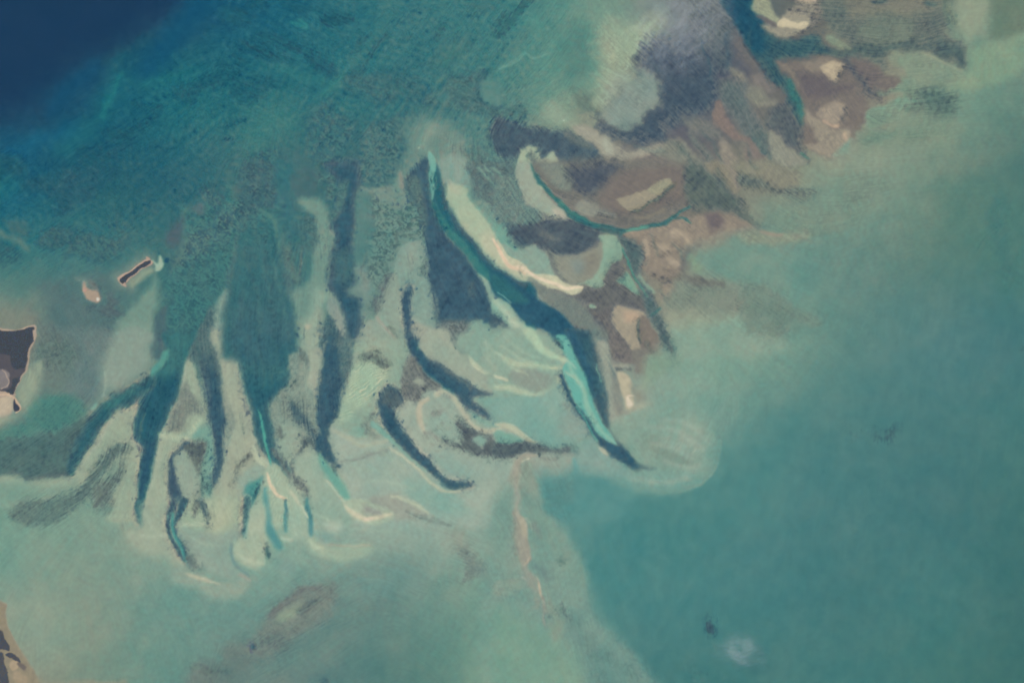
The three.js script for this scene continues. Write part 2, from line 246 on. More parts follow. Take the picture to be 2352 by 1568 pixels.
A([703.1, 292.7, 735.3, 252.4, 762.2, 257.8, 789, 268.6, 815.9, 295.4, 802.5, 327.6, 789, 349.1, 772.9, 365.2, 730, 367.9, 711.2, 335.7], { of: T('seagrass_bed', 'hummocky blue-green seagrass mound at upper centre left, above the long dark channel'), d: 2.94, s: [.264, .221, .119], g: .56, w: [.121, .125, .079], h: 1, e: 12, r: 3 });
A([724.6, 241.7, 762.2, 228.3, 756.8, 249.8, 719.2, 257.8], { d: 2.94, s: [.264, .221, .119], g: .4, w: [.121, .132, .079], h: 1, e: 12, r: 3 });
A([840.1, 303.5, 858.9, 284.7, 918, 265.9, 955.6, 268.6, 934.1, 295.4, 931.4, 335.7, 920.6, 370.6, 912.6, 419, 824, 419, 826.6, 349.1], { of: T('seagrass_bed', 'lumpy seagrass mound left of the pale sandy saddle at upper centre'), d: 2.2, s: [.264, .222, .119], g: .5, w: [.113, .124, .074], h: 1, e: 12, r: 3 });
S([880.4, 299.4, 4.3], { of: P('dense_growth', 'lumpy seagrass mound'), d: 3.33, g: 1, w: [.123, .103, .076], e: 4 });
S([923.3, 342.4, 5.4], { of: P('dense_growth', 'lumpy seagrass mound'), d: 3.15, g: 1, w: [.136, .114, .075], e: 4 });
A([574.2, 236.3, 654.8, 233.6, 681.6, 282, 649.4, 316.9, 590.3, 349.1, 558.1, 322.3], { d: 3.62, s: [.359, .302, .147], g: 0, rip: [.375, 11.7, 100], e: 49.3, r: 5, a: .6 });
A([558.1, 376, 606.4, 349.1, 638.7, 343.8, 625.2, 376, 622.5, 419, 558.1, 419], { d: 2.88, s: [.272, .229, .118], g: .68, w: [.128, .123, .076], h: .8, e: 8, r: 3 });
A([641.3, 367.9, 687, 351.8, 713.9, 373.3, 724.6, 402, 681.6, 419, 633.3, 402], { d: 2.55, s: [.227, .19, .107], g: 0, e: 20.3, r: 2, a: .8 });
A([936.8, 295.4, 977, 268.6, 1030.8, 279.3, 1071, 322.3, 1065.7, 376, 1084.5, 429.7, 923.3, 429.7, 931.4, 349.1], { of: T('sand_saddle', 'pale grey sandy saddle at upper centre where the turquoise channel begins'), d: 1.32, s: [.345, .29, .152], g: .05, w: [.086, .08, .062], e: 20, r: 3, a: .9 });
S([987.8, 298.1, 10.7, 969, 333, 7], { d: .935, s: [.394, .33, .171], g: 0, e: 12, a: .7 });
S([962.3, 339.7, 1.6], { d: .439, s: [.561, .471, .256], g: 0, e: 2 });
A([1084.5, 333, 1124.7, 365.2, 1151.6, 402.8, 1111.3, 408.2, 1079.1, 376], { d: 1.69, s: [.335, .281, .146], g: .55, w: [.115, .115, .065], e: 10, r: 2 });
S([1148.4, 155.8, 1.9, 1177.9, 145, 1.9, 1207.5, 123.5, 1.9, 1223.6, 134.3, 1.9, 1255.8, 123.5, 1.9], { d: 1.85, s: [.486, .407, .213], g: 0, e: 4, a: .7 });
S([1207.5, 45.7, 8.1, 1229, 43, 8.1, 1237, 61.8, 8.1], { d: 2.79, s: [.428, .36, .175], g: 0, e: 12, a: .6 });
S([1148.4, 67.1, 2.1, 1175.3, 45.7, 3.8, 1202.1, 10.7, 4.8, 1218.2, -2.7, 3.8], { d: 2.9, s: [.33, .277, .138], g: .75, w: [.174, .162, .085], e: 5, r: 2 });
S([1156.5, 220.2, 3.2, 1172.6, 209.5, 3.2, 1199.4, 206.8, 3.2, 1215.5, 198.7, 3.2], { d: 1.82, s: [.386, .324, .163], g: .5, w: [.213, .19, .082], e: 5, r: 2 });
A([1298.8, 67.1, 1363.2, 69.8, 1379.4, 112.8, 1368.6, 171.9, 1314.9, 204.1, 1288.1, 161.1], { d: 2.49, s: [.31, .26, .126], g: .16, w: [.362, .123, .053], k: .75, e: 38, r: 4.5, a: .7 });
A([1320.3, 204.1, 1352.5, 214.8, 1379.4, 247.1, 1382, 271.2, 1357.9, 265.9, 1325.6, 249.8, 1314.9, 228.3], { d: 1.02, s: [.245, .206, .098], g: .35, w: [.154, .144, .063], k: .75, e: 13, r: 4.5 });
A([1368.6, 67.1, 1443.8, 48.3, 1521.7, 37.6, 1502.9, 80.6, 1470.7, 150.4, 1449.2, 188, 1417, 220.2, 1384.7, 257.8, 1374, 214.8, 1376.7, 134.3], { of: T('sand_plume', 'pale green cloudy sand plume at top centre, left of the dark seagrass expanse'), d: .792, s: [.478, .401, .192], g: .16, w: [.139, .095, .045], k: .75, e: 30.5, r: 4.5 });
A([1451.9, 188, 1470.7, 128.9, 1502.9, 88.6, 1567.4, 112.8, 1610.3, 88.6, 1639.9, 16.1, 1658.7, 10.7, 1682.8, 53.7, 1677.5, 107.4, 1682.8, 150.4, 1650.6, 171.9, 1653.3, 228.3, 1642.6, 241.7, 1639.9, 271.2, 1605, 260.5, 1578.1, 265.9, 1551.2, 292.7, 1524.4, 284.7, 1524.4, 327.6, 1484.1, 322.3, 1443.8, 322.3, 1398.2, 314.2, 1379.4, 292.7, 1372.6, 263.2, 1382, 268.6, 1417, 214.8], { of: T('seagrass_bed', 'large dark navy seagrass expanse at top right of centre, partly veiled by thin cloud'), d: .382, s: [.192, .161, .097], g: .93, w: [.055, .061, .046], k: .75, e: 15.5, r: 6, f: 4 });
A([1384.7, 257.8, 1417, 220.2, 1446.5, 185.3, 1478.7, 161.1, 1508.3, 182.6, 1520.4, 209.5, 1508.3, 241.7, 1484.1, 260.5, 1470.7, 276.6, 1430.4, 291.4, 1398.2, 284.7], { of: T('sand_tongue', 'rounded grey-green sand tongue reaching down into the dark seagrass expanse at top centre'), d: .819, s: [.362, .304, .177], g: .16, w: [.156, .139, .075], k: .75, e: 10.5, r: 4.5, f: 4 });
A([1387.4, 198.7, 1419.6, 169.2, 1451.9, 158.5, 1446.5, 188, 1417, 220.2, 1390.1, 268.6, 1382, 241.7], { d: .701, s: [.43, .361, .198], g: .16, w: [.132, .093, .045], k: .75, e: 18, r: 3, a: .8 });
A([1567.4, -16.1, 1647.9, -16.1, 1674.8, 32.2, 1674.8, 102.1, 1653.3, 128.9, 1631.8, 126.2, 1605, 88.6, 1583.5, 69.8], { of: P('dense_growth', 'large dark navy'), d: .387, s: [.209, .175, .109], g: .6, w: [.09, .089, .052], k: .75, e: 30.5, r: 6, f: 5 });
S([1610.3, 91.3, 1.6, 1623.8, 126.2, 2.4, 1631.8, 150.4, 1.3, 1638.5, 193.4, 1.1], { of: P('dense_growth', 'large dark navy'), d: .487, s: [.186, .156, .098], g: 1, w: [.036, .062, .044], e: 3, r: 2.25 });
S([1666.7, 80.6, 2.1, 1672.1, 128.9, 3.2, 1669.4, 150.4, 2.1], { of: P('dense_growth', 'large dark navy'), d: 1.24, g: .9, w: [.089, .074, .052], e: 5.5, r: 3 });
A([1674.8, 153.1, 1690.9, 158.5, 1715.1, 182.6, 1709.7, 198.7, 1685.5, 177.2], { d: .18, s: [.281, .236, .113], g: .16, w: [.099, .086, .042], k: .75, e: 10.5, r: 3, a: .8 });
A([1688.2, 56.4, 1715.1, 88.6, 1744.6, 139.7, 1780.1, 185.3, 1780.1, 204.1, 1739.2, 166.5, 1698.9, 128.9], { d: .06, s: [.164, .13, .071], g: .16, w: [.092, .084, .042], k: .75, e: 13, r: 3, a: .8 });
A([1658.7, 185.3, 1715.1, 188, 1725.8, 241.7, 1752.7, 303.5, 1780.1, 351.8, 1780.1, 419, 1763.4, 376, 1750, 346.4, 1712.4, 308.8, 1677.5, 263.2, 1656, 228.3], { of: T('tidal_channel', 'broad shallow grey channel threading the brown flats at upper right'), d: .383, s: [.196, .164, .097], g: .55, w: [.083, .094, .052], k: .75, e: 10.5, r: 3 });
A([1650.6, 228.3, 1664, 240.4, 1672.1, 268.6, 1698.9, 303.5, 1733.9, 320.9, 1748.6, 346.4, 1723.1, 335.7, 1685.5, 316.9, 1653.3, 298.1, 1638.5, 279.3], { d: .06, s: [.221, .149, .076], g: .16, w: [.102, .089, .046], k: .75, e: 5.5, r: 2.25 });
A([1717.7, 209.5, 1739.2, 204.1, 1766.1, 228.3, 1780.1, 233.6, 1780.1, 257.8, 1760.7, 247.1, 1733.9, 239], { d: .122, s: [.258, .216, .11], g: .16, w: [.096, .085, .042], k: .75, e: 11.8, r: 3 });
A([1725.8, 171.9, 1752.7, 177.2, 1780.1, 212.2, 1755.3, 209.5, 1728.5, 193.4], { d: .06, s: [.199, .156, .087], g: .16, w: [.092, .084, .042], k: .75, e: 10.5, r: 3 });
A([1763.4, 300.8, 1780.1, 316.9, 1795.6, 359.9, 1776.8, 346.4], { d: .245, s: [.263, .22, .106], g: .16, w: [.102, .087, .043], k: .75, e: 6.8, r: 3 });
A([1508.3, 346.4, 1532.4, 325, 1567.4, 325, 1599.6, 357.2, 1645.2, 381.4, 1650.6, 429.7, 1605, 419, 1551.2, 376, 1511, 362.6], { d: .245, s: [.263, .22, .112], g: .32, w: [.113, .108, .056], k: .3, e: 9.2, r: 3 });
S([1588.8, 303.5, 5.4, 1615.7, 346.4, 6.5, 1645.2, 386.7, 4.3], { d: .293, s: [.218, .183, .1], g: .6, w: [.09, .098, .052], e: 8, r: 3 });
A([1653.3, 319.6, 1674.8, 333, 1696.3, 370.6, 1701.6, 429.7, 1658.7, 429.7, 1652, 370.6], { d: .06, s: [.279, .222, .116], g: .16, w: [.114, .104, .051], k: .75, e: 8, r: 3 });
A([1707, 333, 1739.2, 346.4, 1774.1, 381.4, 1787.6, 429.7, 1725.8, 419, 1711, 370.6], { d: .06, s: [.229, .184, .092], g: .16, w: [.114, .104, .051], k: .75, e: 8, r: 3 });
A([1567.4, 271.2, 1605, 268.6, 1639.9, 284.7, 1650.6, 316.9, 1615.7, 308.8, 1578.1, 292.7], { d: .189, s: [.203, .17, .095], g: .35, w: [.085, .091, .051], k: .75, e: 10.5, r: 3 });
A([1132.3, 268.6, 1180.6, 279.3, 1229, 295.4, 1271.9, 296.8, 1320.3, 308.8, 1352.5, 330.3, 1379.4, 351.8, 1395.5, 373.3, 1417, 384, 1403.5, 419, 1282.7, 419, 1280, 370.6, 1266.6, 350.5, 1250.5, 365.2, 1237, 343.8, 1212.9, 334.4, 1188.7, 357.2, 1164.5, 362.6, 1132.3, 335.7], { of: T('seagrass_bed', 'dark slate seagrass bank surrounding the heart-shaped pale sand patch'), d: .914, s: [.227, .19, .115], g: .93, w: [.079, .076, .055], e: 6, r: 2.5, f: 3 });
A([1288.1, 300.8, 1336.4, 319.6, 1363.2, 338.4, 1347.1, 343.8, 1309.5, 322.3], { of: P('sand_gap', 'dark slate seagrass bank'), d: .54, s: [.214, .18, .104], g: .45, w: [.104, .096, .053], k: .3, e: 6, r: 2 });
A([1318.9, 284.7, 1363.2, 291.4, 1390.1, 315.6, 1417, 334.4, 1443.8, 347.8, 1497.5, 329, 1527.1, 337, 1508.3, 349.1, 1465.3, 365.2, 1430.4, 379.2, 1417, 381.9, 1390.1, 367.9, 1376.7, 343.8, 1352.5, 326.3, 1325.6, 300.8], { of: T('sandbar', 'pale buff sand tongue curling between two dark seagrass banks at upper right of centre'), d: .163, s: [.361, .303, .166], g: .16, w: [.098, .086, .042], k: .75, e: 8, r: 3 });
S([1390.1, 322.3, 8.1, 1400.8, 346.4, 9.1], { of: P('sand_crest', 'pale buff'), d: .444, s: [.495, .416, .234], g: 0, e: 10.5, r: 1.5, a: .8 });
S([1417, 376, 5.4, 1441.1, 373.3, 5.4, 1465.3, 362.6, 3.8, 1497.5, 354.5, 2.1], { of: P('sand_crest', 'pale buff'), d: .06, s: [.374, .291, .155], g: 0, e: 6.8, r: 1.5, a: .8 });
A([1255.8, 236.3, 1288.1, 249.8, 1314.9, 284.7, 1277.3, 284.7, 1250.5, 263.2], { d: .848, s: [.468, .392, .193], g: 0, e: 20.3, a: .8 });
S([1294.8, 275.3, 1.3], { d: .281, s: [.72, .628, .373], g: 0, e: 2 });
A([1210.2, 335.7, 1231.7, 342.4, 1247.8, 367.9, 1266.6, 346.4, 1277.3, 354.5, 1282.7, 389.4, 1298.8, 429.7, 1220.9, 429.7, 1214.2, 384], { d: .734, s: [.518, .435, .219], g: 0, e: 4.3, r: 1.5 });
A([1188.7, 359.9, 1207.5, 341.1, 1215.5, 370.6, 1226.3, 419, 1186, 419], { d: .734, s: [.518, .435, .215], g: 0, e: 4.3, r: 1.5 });
S([1218.2, 359.9, 4.3, 1226.3, 376, 6.5, 1237, 402, 8.1], { d: .693, s: [.343, .288, .16], g: .75, w: [.107, .109, .059], e: 5, r: 2 });
A([1282.7, 384, 1320.3, 376, 1347.1, 381.4, 1352.5, 419, 1298.8, 419], { of: P('sand_gap', 'dark slate seagrass bank'), d: .485, s: [.279, .234, .129], g: .4, w: [.1, .101, .053], e: 8, r: 2 });
A([1417, 384, 1465.3, 369.3, 1508.3, 361.2, 1545.9, 374.6, 1578.1, 419, 1406.2, 419], { d: .06, s: [.213, .156, .087], g: .16, w: [.09, .075, .042], k: .75, e: 10.5, r: 3 });
A([1656, -21.5, 1720.4, -21.5, 1728.5, 32.2, 1747.3, 56.4, 1780.1, 83.3, 1780.1, 188, 1760.7, 161.1, 1739.2, 134.3, 1715.1, 91.3, 1690.9, 56.4, 1674.8, 29.5], { d: 3.05, s: [.146, .123, .08], g: .85, w: [.046, .073, .062], k: .75, e: 8, r: 3 });
A([1722.7, -21.4, 1738.8, -16.1, 1733.4, 40.1, 1757.5, 61.5, 1789.6, 83, 1829.7, 88.3, 1883.3, 83, 1894, 107, 1952.8, 112.4, 1952.8, 128.4, 1883.3, 125.8, 1829.7, 133.8, 1786.9, 133.8, 1789.6, 149.9, 1805.7, 176.6, 1824.4, 203.4, 1840.4, 235.5, 1851.1, 267.6, 1861.9, 291.7, 1887.3, 325.1, 1883.3, 329.7, 1856.5, 302.4, 1835.1, 281, 1811, 240.8, 1805.7, 214.1, 1776.2, 192.7, 1752.1, 152.5, 1733.4, 128.4, 1722.7, 107], { of: T('tidal_channel', 'long narrow teal channel descending the upper right from the top edge between brown flats'), d: 1.42, s: [.199, .167, .079], g: .74, w: [.051, .071, .046], k: .75, e: 5.5, r: 3 });
S([1728.1, 0, 18.7, 1733.4, 53.5, 16.1, 1741.4, 107, 13.4], { of: P('weed_bed', 'long narrow teal'), d: 3.05, s: [.146, .123, .08], g: .9, w: [.046, .073, .062], e: 18, r: 1.5 });
S([1811, 187.3, 5.9, 1827.1, 219.4, 8.6, 1840.4, 248.9, 7, 1856.5, 283.7, 6.4, 1872.6, 307.7, 5.9, 1884.6, 326.5, 2.1], { of: P('sand_ribbon', 'long narrow teal'), d: 3, s: [.311, .261, .118], g: .42, w: [.102, .104, .056], e: 6.8, r: 2.25 });
A([1726.7, 13.4, 1738.8, -16.1, 1762.8, -16.1, 1776.2, 24.1, 1793.6, 40.1, 1789.6, 54.9, 1765.5, 44.2, 1738.8, 32.1], { of: T('sandbar', 'pale olive sandbar at the top edge beside the navy head of the upper right channel'), d: .391, s: [.41, .344, .155], g: .16, w: [.111, .089, .043], k: .75, e: 6.8, r: 2.25 });
S([1738.8, 37.5, 3.8, 1762.8, 48.2, 5.9, 1788.3, 56.2, 4.3], { d: .06, s: [.142, .107, .061], g: 0, e: 5.5, r: 2.25 });
A([1746.8, 57.5, 1786.9, 57.5, 1792.3, 40.1, 1811, 26.8, 1835.1, 8, 1861.9, 2.7, 1894, 16.1, 1894, 37.5, 1872.6, 53.5, 1851.1, 69.6, 1829.7, 83, 1811, 87, 1776.2, 77.6], { of: T('sandbar', 'wide buff sandbar near the top right with a bright white fan in its middle'), d: .067, s: [.326, .273, .141], g: .16, w: [.093, .084, .042], k: .75, e: 6.8, r: 2.25 });
A([1788.3, 53.5, 1800.3, 39.6, 1811, 42.8, 1829.7, 50.8, 1853.8, 47.6, 1856.5, 58.9, 1840.4, 65.6, 1819, 63.7, 1800.3, 61], { of: P('sand_fan'), d: .06, s: [.565, .45, .225], g: 0, k: .75, e: 3, r: 1.5 });
S([1837.8, -5.4, 8, 1872.6, 0, 8], { d: .06, s: [.517, .386, .205], g: 0, e: 6.8, r: 1.5 });
S([1824.4, 0, 1.9, 1848.5, 10.7, 1.9, 1872.6, 14.7, 1.9, 1890, 8, 1.9], { of: P('weed_patch', 'wide buff'), d: .06, g: .85, w: [.088, .071, .034], e: 4.2, r: 2.25 });
S([1824.4, 87, 3.2, 1843.1, 72.3, 3.2, 1867.2, 56.2, 3.2, 1896.6, 42.8, 3.2], { of: P('weed_patch', 'wide buff'), d: .06, g: .85, w: [.088, .071, .034], e: 4.2, r: 2.25 });
S([1821.7, 24.1, 2.4, 1843.1, 26.8, 2.4, 1864.5, 34.8, 2.4], { of: P('weed_patch', 'wide buff'), d: .06, g: .85, w: [.088, .071, .034], e: 4.2, r: 2.25 });
S([1867.2, 34.8, 2.4, 1883.3, 34.8, 2.4], { of: P('weed_patch', 'wide buff'), d: .06, g: .85, w: [.088, .071, .034], e: 4.2, r: 2.25 });
A([1894, -21.4, 1942.1, -21.4, 1952.8, 34.8, 2017.1, 34.8, 2118.7, 29.4, 2161.6, 13.4, 2177.6, 64.2, 2199, 88.3, 2220.4, 107, 2217.8, 155.2, 2177.6, 141.8, 2118.7, 117.7, 2043.8, 117.7, 2030.4, 171.3, 2014.4, 155.2, 1976.9, 136.5, 1947.5, 131.1, 1910, 125.8, 1952.8, 112.4, 1920.7, 80.3, 1894, 53.5], { of: T('seagrass_bed', 'wide olive-grey hatched seagrass plain along the top right edge'), d: .342, s: [.225, .189, .091], g: .6, w: [.078, .088, .043], k: .6, e: 10.5, r: 4.5 });
A([1982.3, 53.5, 2057.2, 40.1, 2102.7, 58.9, 2092, 96.3, 2017.1, 99, 1984.9, 80.3], { of: P('sand_gap', 'wide olive-grey'), d: .632, s: [.255, .214, .099], g: .35, w: [.115, .114, .049], k: .9, e: 18, r: 4.5 });
A([1942.1, -16.1, 2017.1, -16.1, 2140.2, -16.1, 2161.6, 16.1, 2118.7, 29.4, 2017.1, 26.8, 1990.3, 34.8, 1955.5, 32.1], { d: .157, s: [.228, .191, .089], g: .35, w: [.098, .096, .042], k: .5, e: 13, r: 3 });
S([2006.4, 2.7, 3.2, 2035.8, 2.7, 3.2], { d: 1.07, g: .9, w: [.092, .077, .04], e: 5.5, r: 1.5 });
S([2129.5, 5.4, 4.3, 2150.9, 10.7, 4.3], { d: 1.2, g: .8, w: [.12, .101, .047], e: 6.8, r: 1.5 });
S([1904.7, 117.7, 8, 1963.5, 120.4, 10.7, 2070.6, 107, 10.2, 2124.1, 109.7, 10.7, 2191, 115.1, 16.1, 2212.4, 149.9, 5.3], { of: P('dense_growth', 'wide olive-grey'), d: .804, s: [.223, .187, .089], g: .86, w: [.09, .089, .043], k: .6, e: 10.5, r: 4.5 });
S([2183, 0, 4.8, 2188.3, 40.1, 8, 2201.7, 64.2, 3.8], { d: .677, s: [.267, .224, .094], g: .8, w: [.089, .093, .045], e: 6, r: 2 });
A([1896.6, 85.6, 1918, 80.3, 1952.8, 111.1, 1920.7, 107], { d: .825, s: [.351, .294, .127], g: .16, w: [.142, .095, .045], k: .75, e: 8, r: 3 });
A([2043.8, 128.4, 2108, 117.7, 2161.6, 132.5, 2212.4, 160.6, 2225.8, 192.7, 2124.1, 206.1, 2070.6, 211.4, 2043.8, 198, 2051.8, 187.3, 2092, 171.3], { of: T('sand_flat', 'pale green-grey sand flat with pointed left end, right of the upper right brown flats'), d: .915, s: [.356, .298, .135], g: .16, w: [.165, .138, .06], k: .75, e: 11.8, r: 3 });
S([2118.7, 120.4, 1.6, 2150.9, 133.8, 2.7, 2183, 149.9, 2.1, 2215.1, 163.2, 1.6], { of: P('sand_crest', 'pale green-grey'), d: .558, s: [.359, .302, .137], g: 0, e: 3 });
A([1789.6, 139.2, 1856.5, 147.2, 1894, 133.8, 1944.8, 137.8, 1963.5, 130.3, 2017.1, 156.5, 2030.4, 171.3, 2051.8, 176.6, 2070.6, 187.3, 2038.5, 214.1, 2017.1, 216.8, 1979.6, 187.3, 1990.3, 240.8, 1987.6, 267.6, 1958.2, 321.1, 1910, 361.3, 1872.6, 347.9, 1851.1, 334.5, 1840.4, 302.4, 1851.1, 254.2, 1837.8, 203.4, 1829.7, 173.9, 1805.7, 149.9], { of: T('mud_flat', 'large brown mud flat at upper right, crossed by a slim dark creek'), d: .06, s: [.184, .137, .068], g: .16, w: [.09, .075, .04], k: .75, e: 8, r: 3 });
A([1968.9, 133.8, 2014.4, 157.9, 2030.4, 171.3, 2003.7, 198, 1990.3, 187.3, 1963.5, 149.9], { of: P('sand_patch', 'large brown'), d: .06, s: [.164, .119, .061], g: .25, w: [.079, .066, .036], k: .75, e: 8, r: 3 });
A([1789.6, 139.2, 1811, 149.9, 1835.1, 187.3, 1837.8, 203.4, 1824.4, 187.3, 1805.7, 160.6], { d: .06, s: [.229, .17, .081], g: .16, w: [.092, .084, .042], k: .75, e: 6.8, r: 3 });
A([1843.1, 144.5, 1894, 133.8, 1934.1, 139.2, 1931.4, 149.9, 1888.6, 155.2, 1872.6, 160.6], { of: P('sand_patch', 'large brown'), d: .06, s: [.249, .188, .092], g: .16, w: [.092, .084, .042], k: .75, e: 8, r: 3 });
A([1883.3, 153.9, 1910, 141.8, 1934.1, 144, 1945.3, 145.8, 1931.4, 165.9, 1922.1, 184.6, 1907.3, 184.6, 1894, 168.6], { of: T('sandbar', 'bright triangular cream sandbar on the brown mud flat at upper right'), d: .06, s: [.472, .359, .175], g: 0, k: .75, e: 4.2, r: 1.5 });
S([1945.3, 147.2, 1.3, 1934.1, 163.2, 1.3, 1930.1, 171.3, 1.3, 1922.1, 186, 1.3, 1910, 188.7, 1.3], { of: P('weed_patch', 'large brown'), d: .06, g: .9, w: [.079, .066, .03], e: 3, r: 1.8 });
S([1942.1, 133.8, 4.8, 1968.9, 171.3, 7, 1990.3, 203.4, 7, 2019.7, 224.8, 3.8], { of: T('tidal_channel', 'slim dark mauve creek cutting diagonally across the brown mud flat'), d: .06, s: [.164, .13, .071], g: .85, w: [.071, .071, .042], e: 6.8, r: 3 });
A([1835.1, 171.3, 1894, 171.3, 1920.7, 192.7, 1963.5, 198, 1894, 224.8, 1851.1, 222.1], { of: P('sand_patch', 'large brown'), d: .06, s: [.139, .099, .056], g: .3, w: [.079, .066, .036], k: .75, e: 13, r: 3 });
A([1877.9, 256.9, 1915.4, 235.5, 1942.1, 240.8, 1944.8, 267.6, 1931.4, 283.7, 1910, 282.3, 1888.6, 273], { of: T('sandbar', 'round tan sandbar with scalloped crests at the foot of the brown mud flat'), d: .06, s: [.344, .26, .135], g: .16, w: [.092, .084, .042], k: .75, e: 8, r: 2.25 });
S([1894, 278.3, 3.2, 1910, 286.3, 3.2, 1926.1, 287.7, 3.2], { of: P('sand_patch', 'large brown'), d: .06, s: [.497, .333, .167], g: 0, e: 4.2, r: 1.5 });
S([1931.4, 283.7, 1.3, 1942.1, 267.6, 1.3, 1944.8, 246.2, 1.1], { of: P('weed_patch', 'round tan sandbar'), d: .06, g: .7, w: [.102, .08, .036], e: 3, r: 1.5 });
A([1851.1, 248.9, 1872.6, 267.6, 1910, 290.3, 1950.2, 294.4, 1958.2, 318.4, 1936.8, 347.9, 1915.4, 365.3, 1883.3, 353.2, 1853.8, 331.8, 1883.3, 327.8, 1861.9, 289], { of: T('sandbar', 'buff sand spit around the lower tip of the long upper right channel'), d: .06, s: [.315, .247, .125], g: .16, w: [.092, .084, .042], k: .75, e: 6.8, r: 2.25 });
S([1942.1, 307.7, 3.8, 1947.5, 318.4, 3.8, 1950.2, 326.5, 3.8], { of: P('sand_crest', 'buff sand spit around'), d: .06, s: [.517, .359, .178], g: 0, e: 5.5, r: 1.5 });
A([1915.4, 361.3, 1931.4, 342.5, 1958.2, 318.4, 1950.2, 342.5, 1934.1, 358.6], { of: P('sand_patch', 'buff sand spit around'), d: 1.03, s: [.402, .338, .166], g: .16, w: [.16, .098, .046], k: .75, e: 6.8, r: 3 });
A([1990.3, 256.9, 2017.1, 246.2, 2065.2, 222.1, 2089.3, 218.9, 2118.7, 235, 2097.3, 254.2, 2070.6, 273, 2043.8, 281, 2006.4, 291.7, 1990.3, 283.7], { of: T('sand_pool', 'smooth pale green lens of sand at right, pointing at a dark seagrass patch'), d: 1.18, s: [.399, .335, .153], g: .16, w: [.174, .1, .047], k: .75, e: 5.5, r: 2.25, f: 2 });
A([2097.3, 215.4, 2129.5, 207.4, 2188.3, 211.4, 2197.7, 235.5, 2191, 267.6, 2161.6, 262.2, 2124.1, 255.6, 2097.3, 259.6, 2090.7, 254.2, 2118.7, 236.8, 2102.7, 222.1], { of: T('seagrass_bed', 'small dark seagrass patch off the tip of the pale green sand lens at right'), d: 1.04, s: [.308, .259, .117], g: .82, w: [.13, .119, .053], k: .75, e: 11.8, r: 3.75, f: 3 });
S([2017.1, 214.1, 3.8, 2065.2, 206.1, 3.8, 2097.3, 214.1, 3.8, 2108, 222.1, 3.8], { d: 1.01, s: [.361, .303, .136], g: .5, w: [.142, .121, .051], e: 8, r: 3 });
A([1990.3, 291.7, 2038.5, 286.3, 2065.2, 267.6, 2134.8, 262.2, 2193.7, 283.7, 2177.6, 337.2, 2097.3, 326.5, 1990.3, 337.2], { d: 1, s: [.34, .285, .13], g: .28, w: [.182, .182, .076], k: .75, e: 28, r: 4.5 });
A([2204.4, -16.1, 2287.3, -16.1, 2284.7, 16.1, 2274, 53.5, 2257.9, 77.6, 2231.1, 107, 2204.4, 88.3, 2192.3, 53.5], { of: T('sandbar', 'pale grey-green sand lobe at the top right corner'), d: .681, s: [.372, .313, .145], g: 0, e: 23.2, r: 4 });
A([2287.3, -16.1, 2391.7, -16.1, 2391.7, 66.9, 2300.7, 91, 2274, 77.6, 2279.3, 40.1], { d: 1.02, s: [.245, .206, .081], g: .12, w: [.154, .154, .051], e: 14, r: 2 });
A([2231.1, 112.4, 2298, 93.7, 2391.7, 66.9, 2391.7, 128.4, 2327.5, 173.9, 2287.3, 192.7, 2225.8, 208.7, 2177.6, 206.1, 2225.8, 165.9], { of: T('sand_flat', 'wide smooth sand shelf with a curved lower edge at the right border'), d: 1.14, s: [.396, .332, .142], g: 0, rip: [.09, 9.1, 5], e: 14.5, r: 2 });
A([1730.7, 294.4, 1768.2, 307.7, 1781.6, 353.2, 1784.2, 386.7, 1776.2, 382.7, 1752.1, 347.9, 1730.7, 321.1], { of: P('weed_bed', 'broad shallow'), d: .39, s: [.227, .19, .106], g: .6, w: [.085, .099, .052], k: .75, e: 9.2, r: 3 });
S([1730.7, 318.4, 3.8, 1752.1, 347.9, 5.9, 1768.2, 369.3, 5.3, 1780.2, 386.7, 2.1], { of: P('weed_bed', 'broad shallow'), d: .906, s: [.236, .198, .102], g: .9, w: [.084, .096, .055], e: 5.5, r: 2.25 });
A([1765.5, 294.4, 1776.2, 248.9, 1811, 240.8, 1837.8, 302.4, 1841.8, 334.5, 1855.2, 370.6, 1835.1, 354.6, 1811, 334.5, 1778.9, 302.4], { of: T('seagrass_bed', 'dark mauve seagrass wedge left of the long upper right channel'), d: .135, s: [.165, .138, .082], g: .88, w: [.078, .081, .047], k: .75, e: 8, r: 3 });
S([1841.8, 353.2, 2.7, 1853.8, 363.9, 2.7], { d: 2.75, s: [.341, .286, .116], g: 0, e: 4.2, r: 1.5 });
A([1766.9, 305.1, 1778.9, 302.4, 1813.7, 339.9, 1848.5, 374.6, 1803, 385.3, 1782.9, 386.7, 1774.9, 358.6], { d: .271, s: [.304, .255, .134], g: .16, w: [.129, .113, .052], k: .75, e: 6.8, r: 2.25 });
A([1712, 321.1, 1733.4, 323.8, 1752.1, 350.6, 1776.2, 385.3, 1744.1, 385.3, 1712, 355.9], { d: .06, s: [.21, .153, .081], g: .16, w: [.097, .08, .042], k: .75, e: 8, r: 3 });
A([1722.7, 198, 1749.5, 208.7, 1760.2, 224.8, 1738.8, 235.5, 1722.7, 227.5], { d: .229, s: [.243, .204, .1], g: .16, w: [.102, .087, .043], k: .75, e: 13, r: 3 });
A([40.3, 430.8, 53.7, 406.6, 128.9, 403.9, 134.3, 390.5, 228.3, 390.5, 222.9, 417.4, 209.5, 444.2, 188, 463, 134.3, 492.6, 126.2, 457.6, 80.6, 438.8], { of: T('seagrass_bed', 'broad dark blue seagrass ground at left, on the teal shelf above the two small cays'), d: 4.09, s: [.193, .162, .103], g: .5, w: [.114, .108, .069], h: .8, e: 14, r: 4 });
